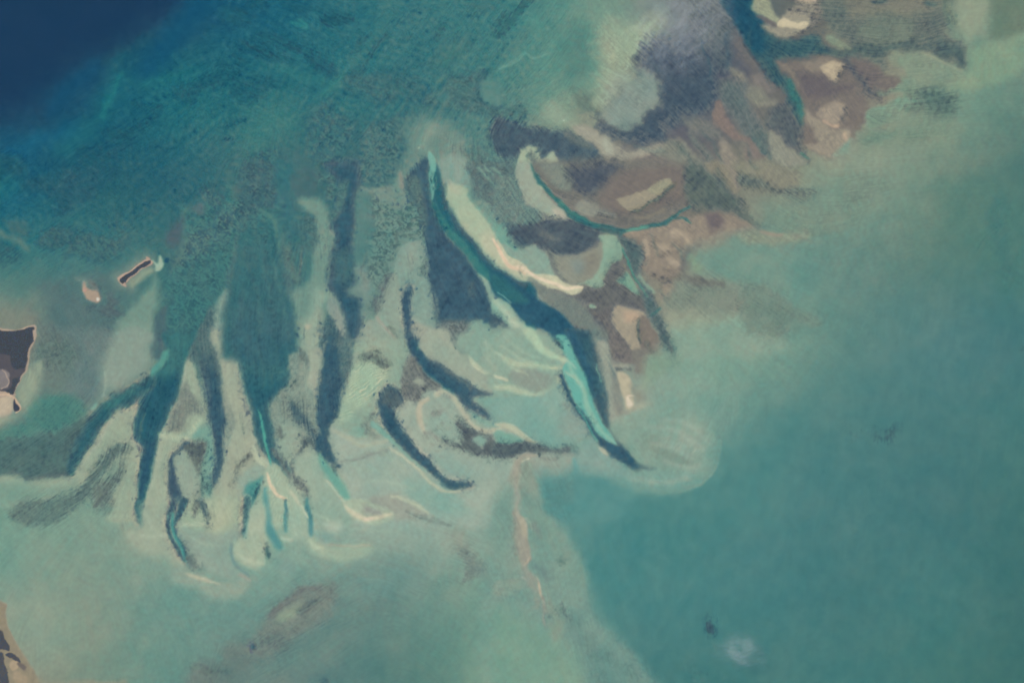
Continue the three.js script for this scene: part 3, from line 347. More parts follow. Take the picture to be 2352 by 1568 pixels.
A([-16.1, 417.4, 26.9, 406.6, 43, 430.8, 16.1, 455, -16.1, 455], { d: 6.51, s: [.383, .321, .18], g: 0, e: 20.3, r: 3, a: .7 });
A([147.7, 591.9, 166.5, 551.6, 188, 539.6, 228.3, 539.6, 268.6, 549, 284.7, 562.4, 268.6, 578.5, 241.7, 597.3, 204.1, 600, 171.9, 583.9], { of: T('seagrass_bed', 'hummocky seagrass field directly above left of the long narrow cay'), d: 2.51, s: [.236, .198, .101], g: .54, w: [.114, .116, .07], h: 1, e: 9, r: 3 });
A([83.3, 557, 107.4, 527.5, 150.4, 522.1, 166.5, 540.9, 150.4, 565.1, 118.2, 566.4], { d: 2.9, s: [.24, .201, .105], g: .66, w: [.107, .11, .067], h: .8, e: 8, r: 3 });
A([-16.1, 540.9, 10.7, 557, 26.9, 565.1, 24.2, 578.5, -16.1, 589.2], { d: 3.26, s: [.254, .213, .116], g: .7, w: [.118, .116, .069], e: 7, r: 3 });
S([5.4, 605.3, 4.8, 24.2, 597.3, 4.8, 37.6, 589.2, 4.8], { d: 3.19, s: [.262, .22, .115], g: .62, w: [.139, .129, .072], e: 6, r: 3 });
A([-16.1, 519.4, 26.9, 538.2, 56.4, 554.3, 66.6, 578.5, 59.1, 578.5, 40.3, 562.4, 16.1, 549, -16.1, 540.9], { d: 1.92, s: [.263, .221, .113], g: 0, e: 8.7, r: 2 });
A([8.1, 500.6, 48.3, 506, 61.8, 535.5, 40.3, 540.9, 16.1, 519.4], { d: 1.75, s: [.183, .154, .081], g: .2, w: [.153, .136, .065], e: 14, r: 3, a: .8 });
S([257.8, 514, 3.8, 279.3, 535.5, 5.9, 295.4, 546.3, 3.2], { d: 2.67, s: [.242, .203, .106], g: .5, w: [.136, .134, .071], e: 7, r: 3 });
S([268.6, 495.2, 2.7, 292.7, 514, 5.9, 311.5, 527.5, 3.2], { d: 2.67, s: [.242, .203, .106], g: .5, w: [.136, .134, .071], e: 7, r: 3 });
A([410.9, 473.8, 435.1, 479.1, 461.9, 492.6, 467.3, 444.2, 483.4, 433.5, 510.3, 460.3, 526.4, 420, 564, 417.4, 580.1, 393.2, 649.9, 374.4, 649.9, 632.2, 590.8, 632.2, 523.7, 648.3, 496.8, 685.9, 483.4, 739.6, 456.6, 774.5, 376, 809.5, 373.3, 739.6, 376, 659.1, 384, 632.2, 402.8, 610.7, 419, 578.5, 424.3, 540.9], { of: T('seagrass_bed', 'extensive hummocky teal seagrass meadow left of centre, between the cays and the sand ribs'), d: 3.15, s: [.296, .249, .125], g: .47, w: [.163, .136, .075], h: 1, e: 12, r: 3 });
S([590.8, 465.7, 24.2, 483.4, 535.5, 26.9, 440.4, 567.7, 24.2, 402.8, 600, 13.4], { of: P('dense_growth', 'extensive hummocky'), d: 2.2, g: .66, w: [.104, .105, .068], h: 1, e: 20 });
S([478, 446.9, 13.4, 499.5, 465.7, 10.7], { of: P('dense_growth', 'extensive hummocky'), d: 2.4, g: .72, w: [.098, .108, .069], h: .8, e: 9 });
A([389.4, 524.8, 419, 495.2, 421.6, 540.9, 405.5, 565.1, 376, 554.3], { d: 1.29, s: [.134, .112, .072], g: 0, e: 14.5, r: 2 });
S([420.3, 514, 2.1, 421.6, 540.9, 2.4, 408.2, 589.2, 2.1, 389.4, 632.2, 2.7], { d: 1.88, s: [.232, .195, .106], g: 0, e: 4, a: .8 });
A([437.8, 479.1, 464.6, 463, 467.3, 487.2, 453.9, 489.9], { d: .963, s: [.175, .147, .096], g: 0, e: 11.6, a: .8 });
A([534.4, 428.1, 577.4, 420, 577.4, 444.2, 547.9, 455], { of: P('sand_gap', 'extensive hummocky'), d: 1.23, s: [.161, .135, .082], g: 0, e: 17.4, a: .8 });
A([171.9, 637.6, 241.7, 626.8, 268.6, 659.1, 255.1, 680.5, 214.8, 659.1, 177.2, 659.1], { d: 1.42, s: [.199, .167, .09], g: .1, w: [.092, .082, .063], e: 20, a: .7 });
A([88.6, 648.3, 145, 640.3, 177.2, 669.8, 188, 699.3, 128.9, 707.4, 94, 675.2], { d: 1.32, s: [.187, .157, .089], g: .12, w: [.16, .127, .062], e: 20, a: .7 });
A([118.2, 712.8, 166.5, 675.2, 209.5, 707.4, 241.7, 739.6, 231, 809.5, 171.9, 809.5, 134.3, 753.1], { d: 1.52, s: [.211, .177, .099], g: .22, w: [.144, .118, .061], e: 18, r: 3, a: .8 });
A([346.4, 656.4, 357.2, 632.2, 361.2, 685.9, 353.2, 726.2, 346.4, 820.2, 282, 820.2, 268.6, 753.1, 295.4, 712.8, 322.3, 680.5], { d: 1.4, s: [.362, .304, .153], g: 0, e: 13, r: 2 });
A([382.7, 696.7, 358.5, 723.5, 349.1, 766.5, 346.4, 820.2, 373.3, 820.2, 381.4, 739.6], { d: 1.77, s: [.176, .147, .084], g: .15, w: [.112, .086, .065], e: 7, r: 2 });
A([252.4, 672.5, 271.2, 688.6, 268.6, 707.4, 290, 720.8, 255.1, 732.9, 236.3, 718.1, 201.4, 710.1, 214.8, 696.7, 241.7, 702], { d: 1.39, s: [.215, .18, .101], g: .62, w: [.118, .098, .055], h: .5, e: 6, r: 3 });
S([233.6, 750.4, 3.2, 244.4, 761.1, 4.8, 252.4, 773.2, 2.7], { d: 1.19, s: [.283, .237, .132], g: .7, w: [.149, .106, .054], e: 4, r: 2 });
S([271.2, 739.6, 2.7, 295.4, 763.8, 2.7, 316.9, 785.3, 2.7], { d: 1.1, s: [.345, .29, .152], g: 0, e: 5, a: .7 });
A([80.6, 747.7, 112.8, 742.3, 145, 755.7, 166.5, 809.5, 91.3, 809.5], { d: 1.13, s: [.244, .205, .111], g: .56, w: [.115, .094, .047], h: .3, e: 9, r: 3 });
A([-16.1, 723.5, 53.7, 710.1, 88.6, 723.5, 92.7, 766.5, 80.6, 788, 53.7, 766.5, 24.2, 774.5, -16.1, 765.1], { d: .308, s: [.237, .199, .095], g: 0, e: 37.7, r: 3, a: .8 });
A([268.6, 621.5, 322.3, 586.5, 346.4, 583.9, 354.5, 618.8, 335.7, 629.5, 306.2, 648.3, 308.8, 667.1, 284.7, 664.4, 260.5, 640.3], { d: .875, s: [.275, .231, .121], g: 0, e: 17.4, r: 2 });
A([298.1, 642.9, 338.4, 618.8, 351.8, 621.5, 346.4, 632.2, 311.5, 653.7, 300.8, 659.1], { d: .815, s: [.368, .309, .147], g: 0, e: 7.2, r: 2 });
A([346.4, 597.3, 359.9, 605.3, 362.6, 587.9, 370.1, 587.1, 372.8, 610.7, 365.2, 622.8, 355.8, 624.7, 354, 610.7], { of: T('sandbar', 'small pale hooked sand spit off the upper right end of the long narrow cay'), d: .752, s: [.545, .457, .24], g: 0, e: 4.3, r: 1.5 });
A([269.6, 638.1, 282.5, 627.9, 301.3, 617.2, 322.8, 602.1, 333, 596.2, 334.9, 589.2, 341.1, 590.6, 343.2, 596.2, 349.7, 603.5, 337.3, 613.4, 323.9, 619.9, 307.8, 631.9, 292.2, 645.1, 287.4, 650.5, 289, 658.5, 282.5, 656.4, 273.9, 649.1], { of: T('cay', 'long narrow cay with dark scrub and a pink sandy rim, at left'), up: 1.2, s: [.413, .284, .164], g: 0, e: 1.6, r: 1.3 });
A([273.9, 640.8, 284.7, 631.7, 303.5, 619.6, 325, 604.8, 339.7, 596.8, 343.5, 600.8, 336.2, 610.7, 322.3, 617.4, 306.2, 629.5, 290, 642.4, 281.5, 649.9, 275.3, 647.8], { of: P('scrub_cover'), up: 3.5, s: [.038, .034, .01], g: 0, e: 1.2, r: 1.3 });
A([171.9, 640.3, 193.4, 640.3, 204.1, 648.3, 196, 659.1, 188, 648.3], { d: .979, s: [.335, .281, .15], g: 0, e: 10.2, a: .8 });
S([206.8, 648.3, 5.4, 217.5, 667.1, 5.9, 231, 683.2, 2.7], { d: .741, s: [.24, .201, .113], g: .6, w: [.116, .099, .049], e: 6, r: 2 });
A([188, 664.4, 192.8, 648.3, 199.3, 660.4, 212.2, 665.8, 223.4, 672.5, 228.3, 685.9, 223.4, 695.3, 212.2, 692.6, 198.7, 683.8], { of: T('cay', 'tiny bare pinkish rock cay left of the long narrow cay'), up: .4, s: [.353, .259, .139], g: 0, e: 4, r: 1.5 });
S([192.8, 665.8, 4.3], { up: 1.2, s: [.451, .259, .148], g: 0, e: 3 });
S([221.8, 687, 3.8], { of: P('sand_patch'), up: 1.4, s: [.613, .544, .367], g: 0, e: 2 });
A([515.6, 664.4, 537.1, 688.6, 545.2, 726.2, 534.4, 766.5, 539.8, 820.2, 491.5, 820.2, 483.4, 745, 491.5, 707.4], { d: 1.01, s: [.426, .358, .196], g: 0, e: 10.2, r: 1.5 });
A([88.6, 796.7, 120.9, 780.6, 161.1, 788.6, 178.6, 820.9, 161.1, 853.1, 128.9, 842.3, 102.1, 858.5, 67.1, 866.5, 69.8, 837], { of: T('seagrass_bed', 'dark mottled seagrass patch beside the beach of the large island at the left border'), d: .967, s: [.29, .243, .128], g: .6, w: [.105, .103, .048], e: 8, r: 3 });
S([85.9, 837, 8.1, 87.3, 853.1, 5.4], { of: P('sand_gap', 'dark mottled'), d: 1.05, s: [.39, .328, .158], g: 0, e: 6 });
A([150.4, 759.1, 241.7, 759.1, 268.6, 802.1, 231, 855.8, 236.3, 909.5, 188, 925.6, 150.4, 909.5, 161.1, 855.8, 182.6, 815.5], { d: 1.11, s: [.259, .217, .128], g: .34, w: [.128, .123, .061], e: 18, r: 3 });
A([231, 842.3, 268.6, 759.1, 346.4, 759.1, 338.4, 842.3, 316.9, 863.8, 255.1, 896.1, 236.3, 909.5], { of: T('sand_flat', 'smooth pale grey sand flat left of the top of the broad dark forked channel'), d: .867, s: [.38, .319, .174], g: 0, e: 17.4, r: 2 });
S([239, 855.8, 2.1, 241.7, 877.3, 2.1, 236.3, 909.5, 2.1], { of: P('sand_crest', 'smooth pale grey'), d: .696, s: [.443, .372, .206], g: 0, e: 4, a: .8 });
A([69.8, 925.6, 150.4, 906.8, 193.4, 925.6, 188, 960.5, 134.3, 987.4, 67.1, 998.1, -16.1, 1022.3, -16.1, 990, 53.7, 968.6], { d: 2.62, s: [.353, .296, .135], g: .4, w: [.193, .155, .074], e: 14, r: 3 });
A([64.5, 842.3, 88.6, 853.1, 83.3, 909.5, 53.7, 949.8, -16.1, 982, -16.1, 947.1, 34.9, 949.8, 44.3, 936.3, 32.2, 912.2, 45.7, 869.2], { d: .716, s: [.393, .33, .16], g: 0, e: 20.3, r: 2 });
A([-16.1, 906.8, 22.8, 910.8, 28.2, 925.6, 26.9, 944.4, 16.1, 952.4, -16.1, 952.4], { d: .06, s: [.472, .359, .19], g: 0, e: 7.2 });
A([-80.6, 747, 24.2, 758.5, 53.7, 750.5, 77.9, 748.3, 80.6, 764.5, 79.2, 777.9, 70.4, 799.4, 65.8, 818.2, 61.2, 845, 48.3, 866.5, 40.3, 881.3, 30.1, 900.1, 22.6, 911.6, -80.6, 909.5], { of: T('island', 'large scrubby island with a narrow beach at the left border'), up: 1.5, s: [.383, .284, .164], g: 0, e: 2.2, r: 1.6 });
A([-80.6, 752.1, 16.1, 761.2, 26.9, 760.7, 53.7, 753.2, 74.7, 752.1, 73, 764.5, 74.1, 780.6, 67.1, 796.7, 62.6, 816.8, 58.3, 842.3, 45.7, 864.4, 35.4, 885.3, 26.3, 905.7, 16.1, 905.2, 0, 898.7, -80.6, 894.7], { of: P('scrub_cover'), up: 5, s: [.041, .034, .01], g: 0, e: 1.6, r: 1.8 });
A([-80.6, 812.8, 13.4, 813.6, 21.5, 828.9, 24.7, 842.3, 34.9, 847.2, 56.4, 847.2, 43, 863.8, 28.2, 869.2, 24.7, 888, 13.4, 896.6, 5.4, 897.7, -80.6, 896.1], { of: P('bare_ground'), up: 4, s: [.075, .058, .036], g: 0, e: 2 });
A([-80.6, 843.7, 8.1, 850.4, 19.3, 869.2, 16.7, 882.6, 5.9, 893.4, -80.6, 896.6], { of: P('salt_pan'), up: 2, s: [.191, .155, .107], g: 0, e: 2, r: 1.2 });
S([2.7, 850.4, 1.1, 13.4, 863.8, 1.3, 19.3, 874.6, 1.3, 13.4, 888, 1.3, 2.7, 893.4, 1.1], { up: 2.2, s: [.349, .259, .158], g: 0, e: 1.2, r: 1.5 });
S([-10.7, 906.3, 2.4, 10.7, 907.3, 2.7, 23.6, 910.8, 2.7, 30.1, 916.2, 2.4, 40.3, 929.6, 2.7, 44.6, 939.6, 2.1, 34.9, 947.1, 1.6], { of: T('sand_spit', 'thin curling pink sand spit below the large island, holding a dark pond'), up: .8, s: [.514, .358, .191], g: 0, e: 1.8, r: .8 });
A([28.5, 915.4, 33.8, 925.6, 41.6, 933.7, 41.9, 942.8, 30.1, 944.4, 27.4, 932.3], { of: P('pond'), up: .5, s: [.03, .028, .018], g: 0, e: 1.2 });
A([-16.1, 1025, 32.2, 1011.5, 80.6, 1006.2, 128.9, 990, 171.9, 968.6, 204.1, 960.5, 188, 998.1, 174.6, 1043.8, 166.5, 1088.1, 145, 1094.8, 80.6, 1097.5, 61.8, 1103.4, 45.7, 1092.1, 26.9, 1089.4, -16.1, 1094.8], { of: T('seagrass_bed', 'broad dark seagrass field at the left border below the large island'), d: 1.52, s: [.211, .177, .093], g: .66, w: [.135, .125, .058], e: 9, r: 3 });
S([26.9, 1088.1, 7, 64.5, 1100.2, 7, 107.4, 1094.8, 7, 161.1, 1088.1, 7], { of: P('dense_growth', 'broad dark seagrass'), d: 1.1, g: .85, w: [.12, .105, .054], e: 8 });
A([314.2, 925.6, 320.9, 920.2, 303.5, 984.7, 302.1, 1006.2, 322.3, 1025, 323.6, 1057.2, 315.6, 1124.3, 312.9, 1194.2, 241.7, 1194.2, 252.4, 1137.8, 273.9, 1097.5, 279.3, 1065.2, 284.7, 1038.4, 291.4, 1020.9, 263.2, 1030.3, 233.6, 1054.5, 206.8, 1089.4, 182.6, 1121.6, 150.4, 1140.4, 118.2, 1148.5, 67.1, 1161.9, -16.1, 1156.6, -16.1, 1100.2, 45.7, 1096.1, 64.5, 1105.5, 145, 1098.8, 166.5, 1090.8, 185.3, 1054.5, 220.2, 1008.8, 249.8, 960.5, 271.2, 939, 295.4, 933.7], { of: T('sandbar', 'long smooth tan sandbank sweeping along the lower edge of the left border seagrass field'), d: .735, s: [.446, .374, .187], g: 0, e: 7.2 });
A([-16.1, 1108.2, 80.6, 1113.6, 150.4, 1116.3, 171.9, 1105.5, 161.1, 1135.1, 118.2, 1145.8, 67.1, 1159.2, -16.1, 1159.2], { of: P('sand_patch', 'long smooth'), d: 1.37, s: [.411, .345, .171], g: 0, e: 23.2 });
A([291.4, 1019.1, 285.2, 1034.4, 257.8, 1058.5, 236.3, 1082.7, 220.2, 1112.2, 204.1, 1133.7, 171.9, 1157.9, 134.3, 1183.4, 67.1, 1188.8, 32.2, 1178, 118.2, 1152.5, 150.4, 1141.8, 182.6, 1117.6, 209.5, 1085.4, 233.6, 1053.2, 263.2, 1020.9], { of: T('seagrass_bed', 'slanted dark seagrass ribbon running down left across the tan sandbank at left'), d: 1.11, s: [.334, .281, .145], g: .74, w: [.121, .111, .054], e: 5, r: 2, f: 3 });
A([283.3, 1057.7, 278, 1097.5, 256.5, 1124.3, 251.1, 1148.5, 236.3, 1167.3, 214.8, 1161.9, 217.5, 1124.3, 241.7, 1105.5, 268.6, 1086.7], { of: T('seagrass_bed', 'short leaf-shaped seagrass patch just right of the slanted dark ribbon at left'), d: .915, s: [.356, .298, .163], g: .74, w: [.142, .119, .055], e: 5, r: 2, f: 2 });
S([122.2, 1153.9, 5.9], { of: P('dense_growth', 'slanted dark seagrass'), d: 1.8, g: 1, w: [.139, .117, .06], e: 6 });
A([376, 764.5, 453.9, 764.5, 440.4, 802.1, 424.3, 831.6, 419, 863.8, 410.9, 904.1, 389.4, 947.1, 376, 979.3, 367.9, 1006.2, 357.2, 1043.8, 346.4, 1084, 338.4, 1132.4, 329, 1161.9, 325.5, 1194.2, 312.9, 1194.2, 315.6, 1124.3, 323.6, 1057.2, 326.3, 1025, 308.8, 1006.2, 306.2, 984.7, 314.2, 947.1, 322.3, 914.9, 338.4, 888, 346.4, 861.1, 376, 828.9, 381.4, 804.7], { of: T('tidal_channel', 'broad dark channel at left, forked like a Y and ending in a sharp tip'), d: 3.22, s: [.287, .241, .122], g: .86, w: [.141, .108, .072], e: 4, r: 1.8, f: 2 });
A([376, 764.5, 453.9, 764.5, 440.4, 802.1, 424.3, 831.6, 402.8, 855.8, 376, 866.5, 357.2, 863.8, 376, 828.9, 381.4, 804.7], { of: P('weed_bed', 'broad dark channel'), d: 3.58, s: [.304, .255, .131], g: .55, w: [.208, .163, .085], e: 14, r: 2 });
S([346.4, 1025, 8.1, 335.7, 1070.6, 9.1, 327.6, 1124.3, 7, 319.6, 1175.4, 3.2], { of: P('weed_bed', 'broad dark channel'), d: 3.3, g: .97, w: [.134, .096, .073], e: 8 });
A([349.1, 857.1, 359.9, 879.9, 335.7, 900.1, 308.8, 926.9, 292.7, 935, 268.6, 937.7, 252.4, 956.5, 233.6, 980.6, 220.2, 1004.8, 198.7, 1034.4, 185.3, 1050.5, 171.9, 1077.3, 163.8, 1092.1, 150.4, 1073.3, 161.1, 1043.8, 174.6, 998.1, 204.1, 960.5, 220.2, 936.3, 249.8, 918.9, 255.1, 906.8, 290, 892, 319.6, 876.7], { of: T('tidal_channel', 'dark left arm branching off the broad Y-shaped channel toward the left border'), d: 2.91, s: [.295, .247, .121], g: .82, w: [.13, .11, .067], e: 4, r: 1.8, f: 2 });
S([241.7, 936.3, 5.4, 268.6, 920.2, 6.5, 303.5, 898.7, 4.8], { of: P('sand_ribbon', 'dark left'), d: 3.18, s: [.323, .271, .133], g: .45, w: [.166, .145, .078], e: 6 });
A([371.1, 808.8, 383.5, 803.4, 384.6, 818.2, 365.8, 845.6, 349.1, 861.7, 343.2, 856.3, 351.8, 839.7, 365.2, 823.5], { of: T('sand_pool', 'bright turquoise wedge of bare sand on the left rim of the broad Y-shaped channel'), d: 3.19, s: [.487, .408, .199], g: 0, e: 4.3, r: 1.2 });
A([206.8, 939, 214.8, 928.3, 222.9, 925.6, 218.9, 933.7, 212.2, 941.2], { d: 1.9, s: [.519, .436, .223], g: 0, e: 2.9 });
A([429.7, 820.9, 443.1, 823.5, 456.6, 882.6, 472.7, 925.6, 478, 957.8, 488.8, 1006.2, 491.5, 1043.8, 491.5, 1084, 461.9, 1094.8, 456.6, 1145.8, 443.1, 1156.6, 440.4, 1194.2, 389.4, 1194.2, 325, 1194.2, 338.4, 1135.1, 349.1, 1070.6, 362.6, 1030.3, 373.3, 998.1, 381.4, 971.2, 402.8, 933.7, 416.3, 896.1, 420.3, 855.8], { of: T('sandbar', 'tall tan sandbank between the broad Y-shaped channel and the next dark channel to its right'), d: .733, s: [.452, .38, .191], g: 0, e: 5.8, r: 1.2 });
A([402.8, 1008.8, 440.4, 990, 480.7, 973.9, 491.5, 1030.3, 491.5, 1097.5, 486.1, 1151.2, 475.4, 1178, 467.3, 1145.8, 456.6, 1084, 467.3, 1016.9, 429.7, 1014.2], { of: P('sand_patch', 'tall tan sandbank between'), d: 1.65, s: [.471, .395, .205], g: 0, e: 11.6, r: 1.5 });
A([419, 874.6, 440.4, 904.1, 467.3, 947.1, 435.1, 952.4, 419, 984.7, 389.4, 990, 386.7, 963.2, 405.5, 925.6], { of: P('sand_patch', 'tall tan sandbank between'), d: .568, s: [.315, .264, .144], g: .4, w: [.123, .119, .056], e: 8, r: 2 });
S([373.3, 998.1, 6.5, 389.4, 1002.1, 6.5, 410.9, 1006.2, 6.5, 429.7, 1003.5, 6.5, 443.1, 987.4, 6.5, 457.9, 965.9, 6.5], { of: P('sand_crest', 'tall tan sandbank between'), d: .798, s: [.554, .465, .233], g: 0, rip: [.262, 6.5, 150], e: 5 });
A([402.8, 1035.7, 423, 1015, 436.4, 1016.9, 419, 1033.6, 402.8, 1043.8, 400.2, 1070.6, 408.2, 1105.5, 422.2, 1151.2, 419.5, 1194.2, 397.5, 1194.2, 390.8, 1143.1, 385.4, 1097.5, 386.7, 1065.2, 394.8, 1041.1], { of: T('tidal_channel', 'dark hook-shaped channel curling over a pale sand oval at lower left'), d: 1.47, s: [.295, .248, .136], g: .97, w: [.081, .077, .058], e: 3, r: 1.5 });
A([421.6, 1021.7, 470.5, 1016.9, 467.3, 1043.8, 459.8, 1065.2, 454.4, 1090, 443.1, 1067.9, 427, 1043.8], { of: P('weed_patch', 'tall tan sandbank between'), d: .747, s: [.323, .271, .146], g: .87, w: [.123, .097, .045], e: 4, r: 1.8, f: 2 });
A([402.8, 1046.4, 419, 1035.7, 443.1, 1070.6, 456.6, 1097.5, 456.6, 1137.8, 440.4, 1159.2, 429.7, 1194.2, 423, 1151.2, 409.6, 1105.5, 400.7, 1070.6], { of: T('sandbar', 'pale sand oval cupped inside the dark hook-shaped channel'), d: .828, s: [.427, .359, .192], g: 0, rip: [.112, 5.85, 0], e: 4.3 });
A([443.1, 1151.2, 456.6, 1139.1, 467.8, 1148.5, 467.8, 1194.2, 436.4, 1194.2], { d: .839, s: [.328, .275, .148], g: .82, w: [.136, .101, .045], e: 4, r: 1.8 });
S([464.6, 1089.4, 3, 461.4, 1124.3, 3, 467.8, 1156.6, 3, 474, 1175.4, 3], { d: 1.63, s: [.394, .331, .168], g: .85, w: [.126, .108, .054], e: 3, r: 2 });
S([484.8, 1124.3, 2.4, 478, 1172.7, 2.4], { d: 1.63, s: [.394, .331, .168], g: .85, w: [.103, .102, .054], e: 3, r: 2 });
S([474, 1110.9, 2.1, 474, 1124.3, 2.1], { d: 1.63, s: [.394, .331, .168], g: .9, w: [.143, .108, .054], e: 2, r: 2 });
A([432.4, 823.5, 443.1, 785.9, 461.9, 743, 483.4, 705.4, 492.8, 721.5, 491.5, 769.8, 502.2, 826.2, 499.5, 863.8, 478, 871.9, 464.6, 863.8, 453.9, 837], { d: 1.19, s: [.283, .237, .132], g: .72, w: [.086, .101, .057], e: 6, r: 2 });
A([456.6, 826.2, 478, 791.3, 496.8, 791.3, 504.9, 828.9, 510.3, 888, 515.6, 925.6, 515.6, 963.2, 514.3, 1016.9, 510.3, 1065.2, 502.2, 1097.5, 491.5, 1122.2, 488.2, 1097.5, 493.1, 1043.8, 488.8, 1003.5, 480.7, 971.2, 475.4, 925.6, 467.3, 869.2], { of: T('tidal_channel', 'straight dark tapering channel second from the left, just right of the tall tan sandbank'), d: 1.71, s: [.217, .182, .101], g: .88, w: [.073, .077, .06], fd: [483.4, 791.3, 483.4, 888], e: 4, r: 1.8, f: 1.5 });
S([510.3, 890.7, 5.4, 526.4, 941.7, 11.8, 534.4, 968.6, 11.8, 523.7, 1006.2, 6.5], { d: .721, s: [.381, .32, .175], g: .38, w: [.127, .116, .054], e: 8, r: 2 });
A([483.4, 759.1, 537.1, 759.1, 547.9, 815.5, 553.2, 842.3, 564, 888, 572, 925.6, 577.4, 963.2, 585.5, 998.1, 598.9, 1025, 613.7, 1058.5, 615, 1066.6, 598.9, 1110.9, 590.8, 1124.3, 561.3, 1143.1, 553.2, 1194.2, 480.7, 1194.2, 486.1, 1137.8, 504.9, 1097.5, 513.5, 1057.2, 530.4, 1011.5, 539.8, 963.2, 523.7, 925.6, 510.3, 888, 506.2, 845, 499.5, 810.1], { of: T('sandbar', 'long pale sandbank at lower left running from a rounded top to fanned tips'), d: .54, s: [.439, .369, .191], g: 0, e: 7.2, r: 1.2 });
S([517, 806.1, 3.2, 533.1, 820.9, 7, 551.9, 839.7, 3.2], { of: P('sand_crest', 'long pale'), d: .576, s: [.565, .474, .246], g: 0, rip: [.225, 5.2, 55], e: 4 });
A([577.9, 1031.7, 575.3, 1047.8, 549.2, 1076, 537.1, 1104.2, 533.1, 1108.2, 541.1, 1078.7, 561.3, 1051.8], { of: P('weed_patch', 'long pale'), d: .721, s: [.381, .32, .167], g: .85, w: [.134, .107, .049], e: 3.5, r: 1.5 });
S([581.4, 1023.6, 3.8, 592.2, 1046.4, 5.9, 613.7, 1063.9, 3.8], { of: P('sand_crest', 'long pale'), d: .609, s: [.576, .483, .251], g: 0, rip: [.15, 5.2, 50], e: 4 });
A([545.2, 1097.5, 590.8, 1065.2, 606.9, 1076, 593.5, 1113.6, 569.3, 1132.4, 553.2, 1132.4], { of: P('sand_patch', 'long pale'), d: .85, s: [.455, .382, .209], g: 0, rip: [.188, 5.85, 90], e: 11.6 });
A([558.1, 479.1, 633.3, 503.3, 654.8, 565.1, 662.8, 632.2, 668.2, 672.5, 678.9, 726.2, 687, 830.9, 558.1, 830.9, 504.4, 793.3], { of: T('tidal_channel', 'wide teal seagrass trough left of centre, narrowing downward between two sandbanks'), d: 2.76, s: [.255, .214, .116], g: .4, w: [.155, .128, .075], h: .4, fd: [614.5, 471.1, 614.5, 594.6], e: 10, r: 2 });
A([558.1, 632.2, 627.9, 637.6, 662.8, 672.5, 678.9, 739.6, 687, 830.9, 558.1, 830.9, 531.2, 766.5], { of: P('weed_bed', 'wide teal'), d: 2.51, s: [.236, .198, .114], g: .62, w: [.134, .11, .073], h: .2, fd: [614.5, 618.8, 614.5, 779.9], e: 12, r: 2 });
A([558.1, 374.4, 627.9, 374.4, 636, 457.6, 614.5, 479.1, 558.1, 476.4], { of: P('dense_growth', 'extensive hummocky'), d: 2.4, s: [.221, .186, .102], g: .6, w: [.117, .108, .067], h: 1, e: 10, r: 2 });
A([627.9, 374.4, 665.5, 374.4, 673.6, 444.2, 681.6, 519.4, 665.5, 546.3, 633.3, 503.3, 630.6, 430.8], { d: 3.65, s: [.269, .226, .131], g: .15, w: [.322, .116, .079], e: 16, r: 3, a: .7 });
S([598.4, 481.8, 2.1, 630.6, 508.7, 3.8, 638.7, 562.4, 3.2, 649.4, 618.8, 2.1], { of: P('sand_ribbon', 'wide teal'), d: 2.36, s: [.303, .255, .124], g: 0, e: 5 });
A([665.5, 406.6, 692.4, 387.8, 724.6, 395.9, 716.5, 455, 687, 456.3, 668.2, 433.5], { d: 2.18, s: [.196, .164, .091], g: .05, w: [.141, .092, .068], e: 6, r: 2 });
A([687, 457.6, 724.6, 455, 751.4, 479.1, 762.2, 519.4, 767.6, 557, 759.5, 600, 748.8, 645.6, 767.6, 680.5, 746.1, 691.3, 740.7, 726.2, 735.3, 809.5, 687, 809.5, 678.9, 726.2, 670.9, 672.5, 708.5, 645.6, 713.9, 600, 719.2, 551.6, 721.9, 503.3, 692.4, 479.1], { of: T('sandbar', 'long vertical pale sand rib left of centre, beside the longest dark channel'), d: 1.5, s: [.368, .308, .158], g: .04, w: [.096, .083, .063], e: 9, r: 2 });
A([724.6, 659.1, 762.2, 683.2, 746.1, 694, 740.7, 726.2, 735.3, 809.5, 689.7, 809.5, 695.1, 753.1, 713.9, 712.8], { of: P('sand_patch', 'long vertical'), d: .899, s: [.451, .378, .198], g: 0, e: 17.4, r: 1.5 });
S([705.8, 750.4, 5.9], { of: P('sand_crest', 'long vertical'), d: .099, s: [.463, .389, .206], g: 0, e: 5, a: .8 });
S([660.1, 567.7, 9.7, 662.8, 600, 10.7, 678.9, 640.3, 12.3], { d: 2.04, s: [.268, .225, .114], g: .5, w: [.16, .121, .064], h: .8, e: 10 });
S([708.5, 508.7, 10.7, 713.9, 551.6, 12.3, 692.4, 575.8, 6.5], { d: 2.38, s: [.261, .219, .115], g: .52, w: [.135, .121, .066], h: .8, e: 10 });
S([735.3, 406.6, 10.7, 762.2, 414.7, 9.7, 756.8, 449.6, 10.7], { d: 2.17, s: [.273, .229, .122], g: .5, w: [.13, .117, .065], h: 1, e: 8 });
A([746.1, 374.4, 815.9, 374.4, 829.3, 425.4, 817.2, 444.2, 815.9, 519.4, 810.5, 567.7, 817.2, 621.5, 821.3, 648.3, 799.8, 671.1, 829.3, 685.9, 832, 720.8, 824, 766.5, 821.3, 809.5, 802.5, 809.5, 797.1, 766.5, 778.3, 707.4, 767.6, 680.5, 751.4, 653.7, 762.2, 618.8, 770.2, 551.6, 762.2, 519.4, 767.6, 497.9, 778.3, 465.7, 781, 422.7], { of: T('tidal_channel', 'longest dark seagrass channel left of centre, running almost straight down the picture'), d: 2.07, s: [.22, .184, .108], g: .9, w: [.097, .093, .07], h: .3, e: 5, r: 2, f: 2 });
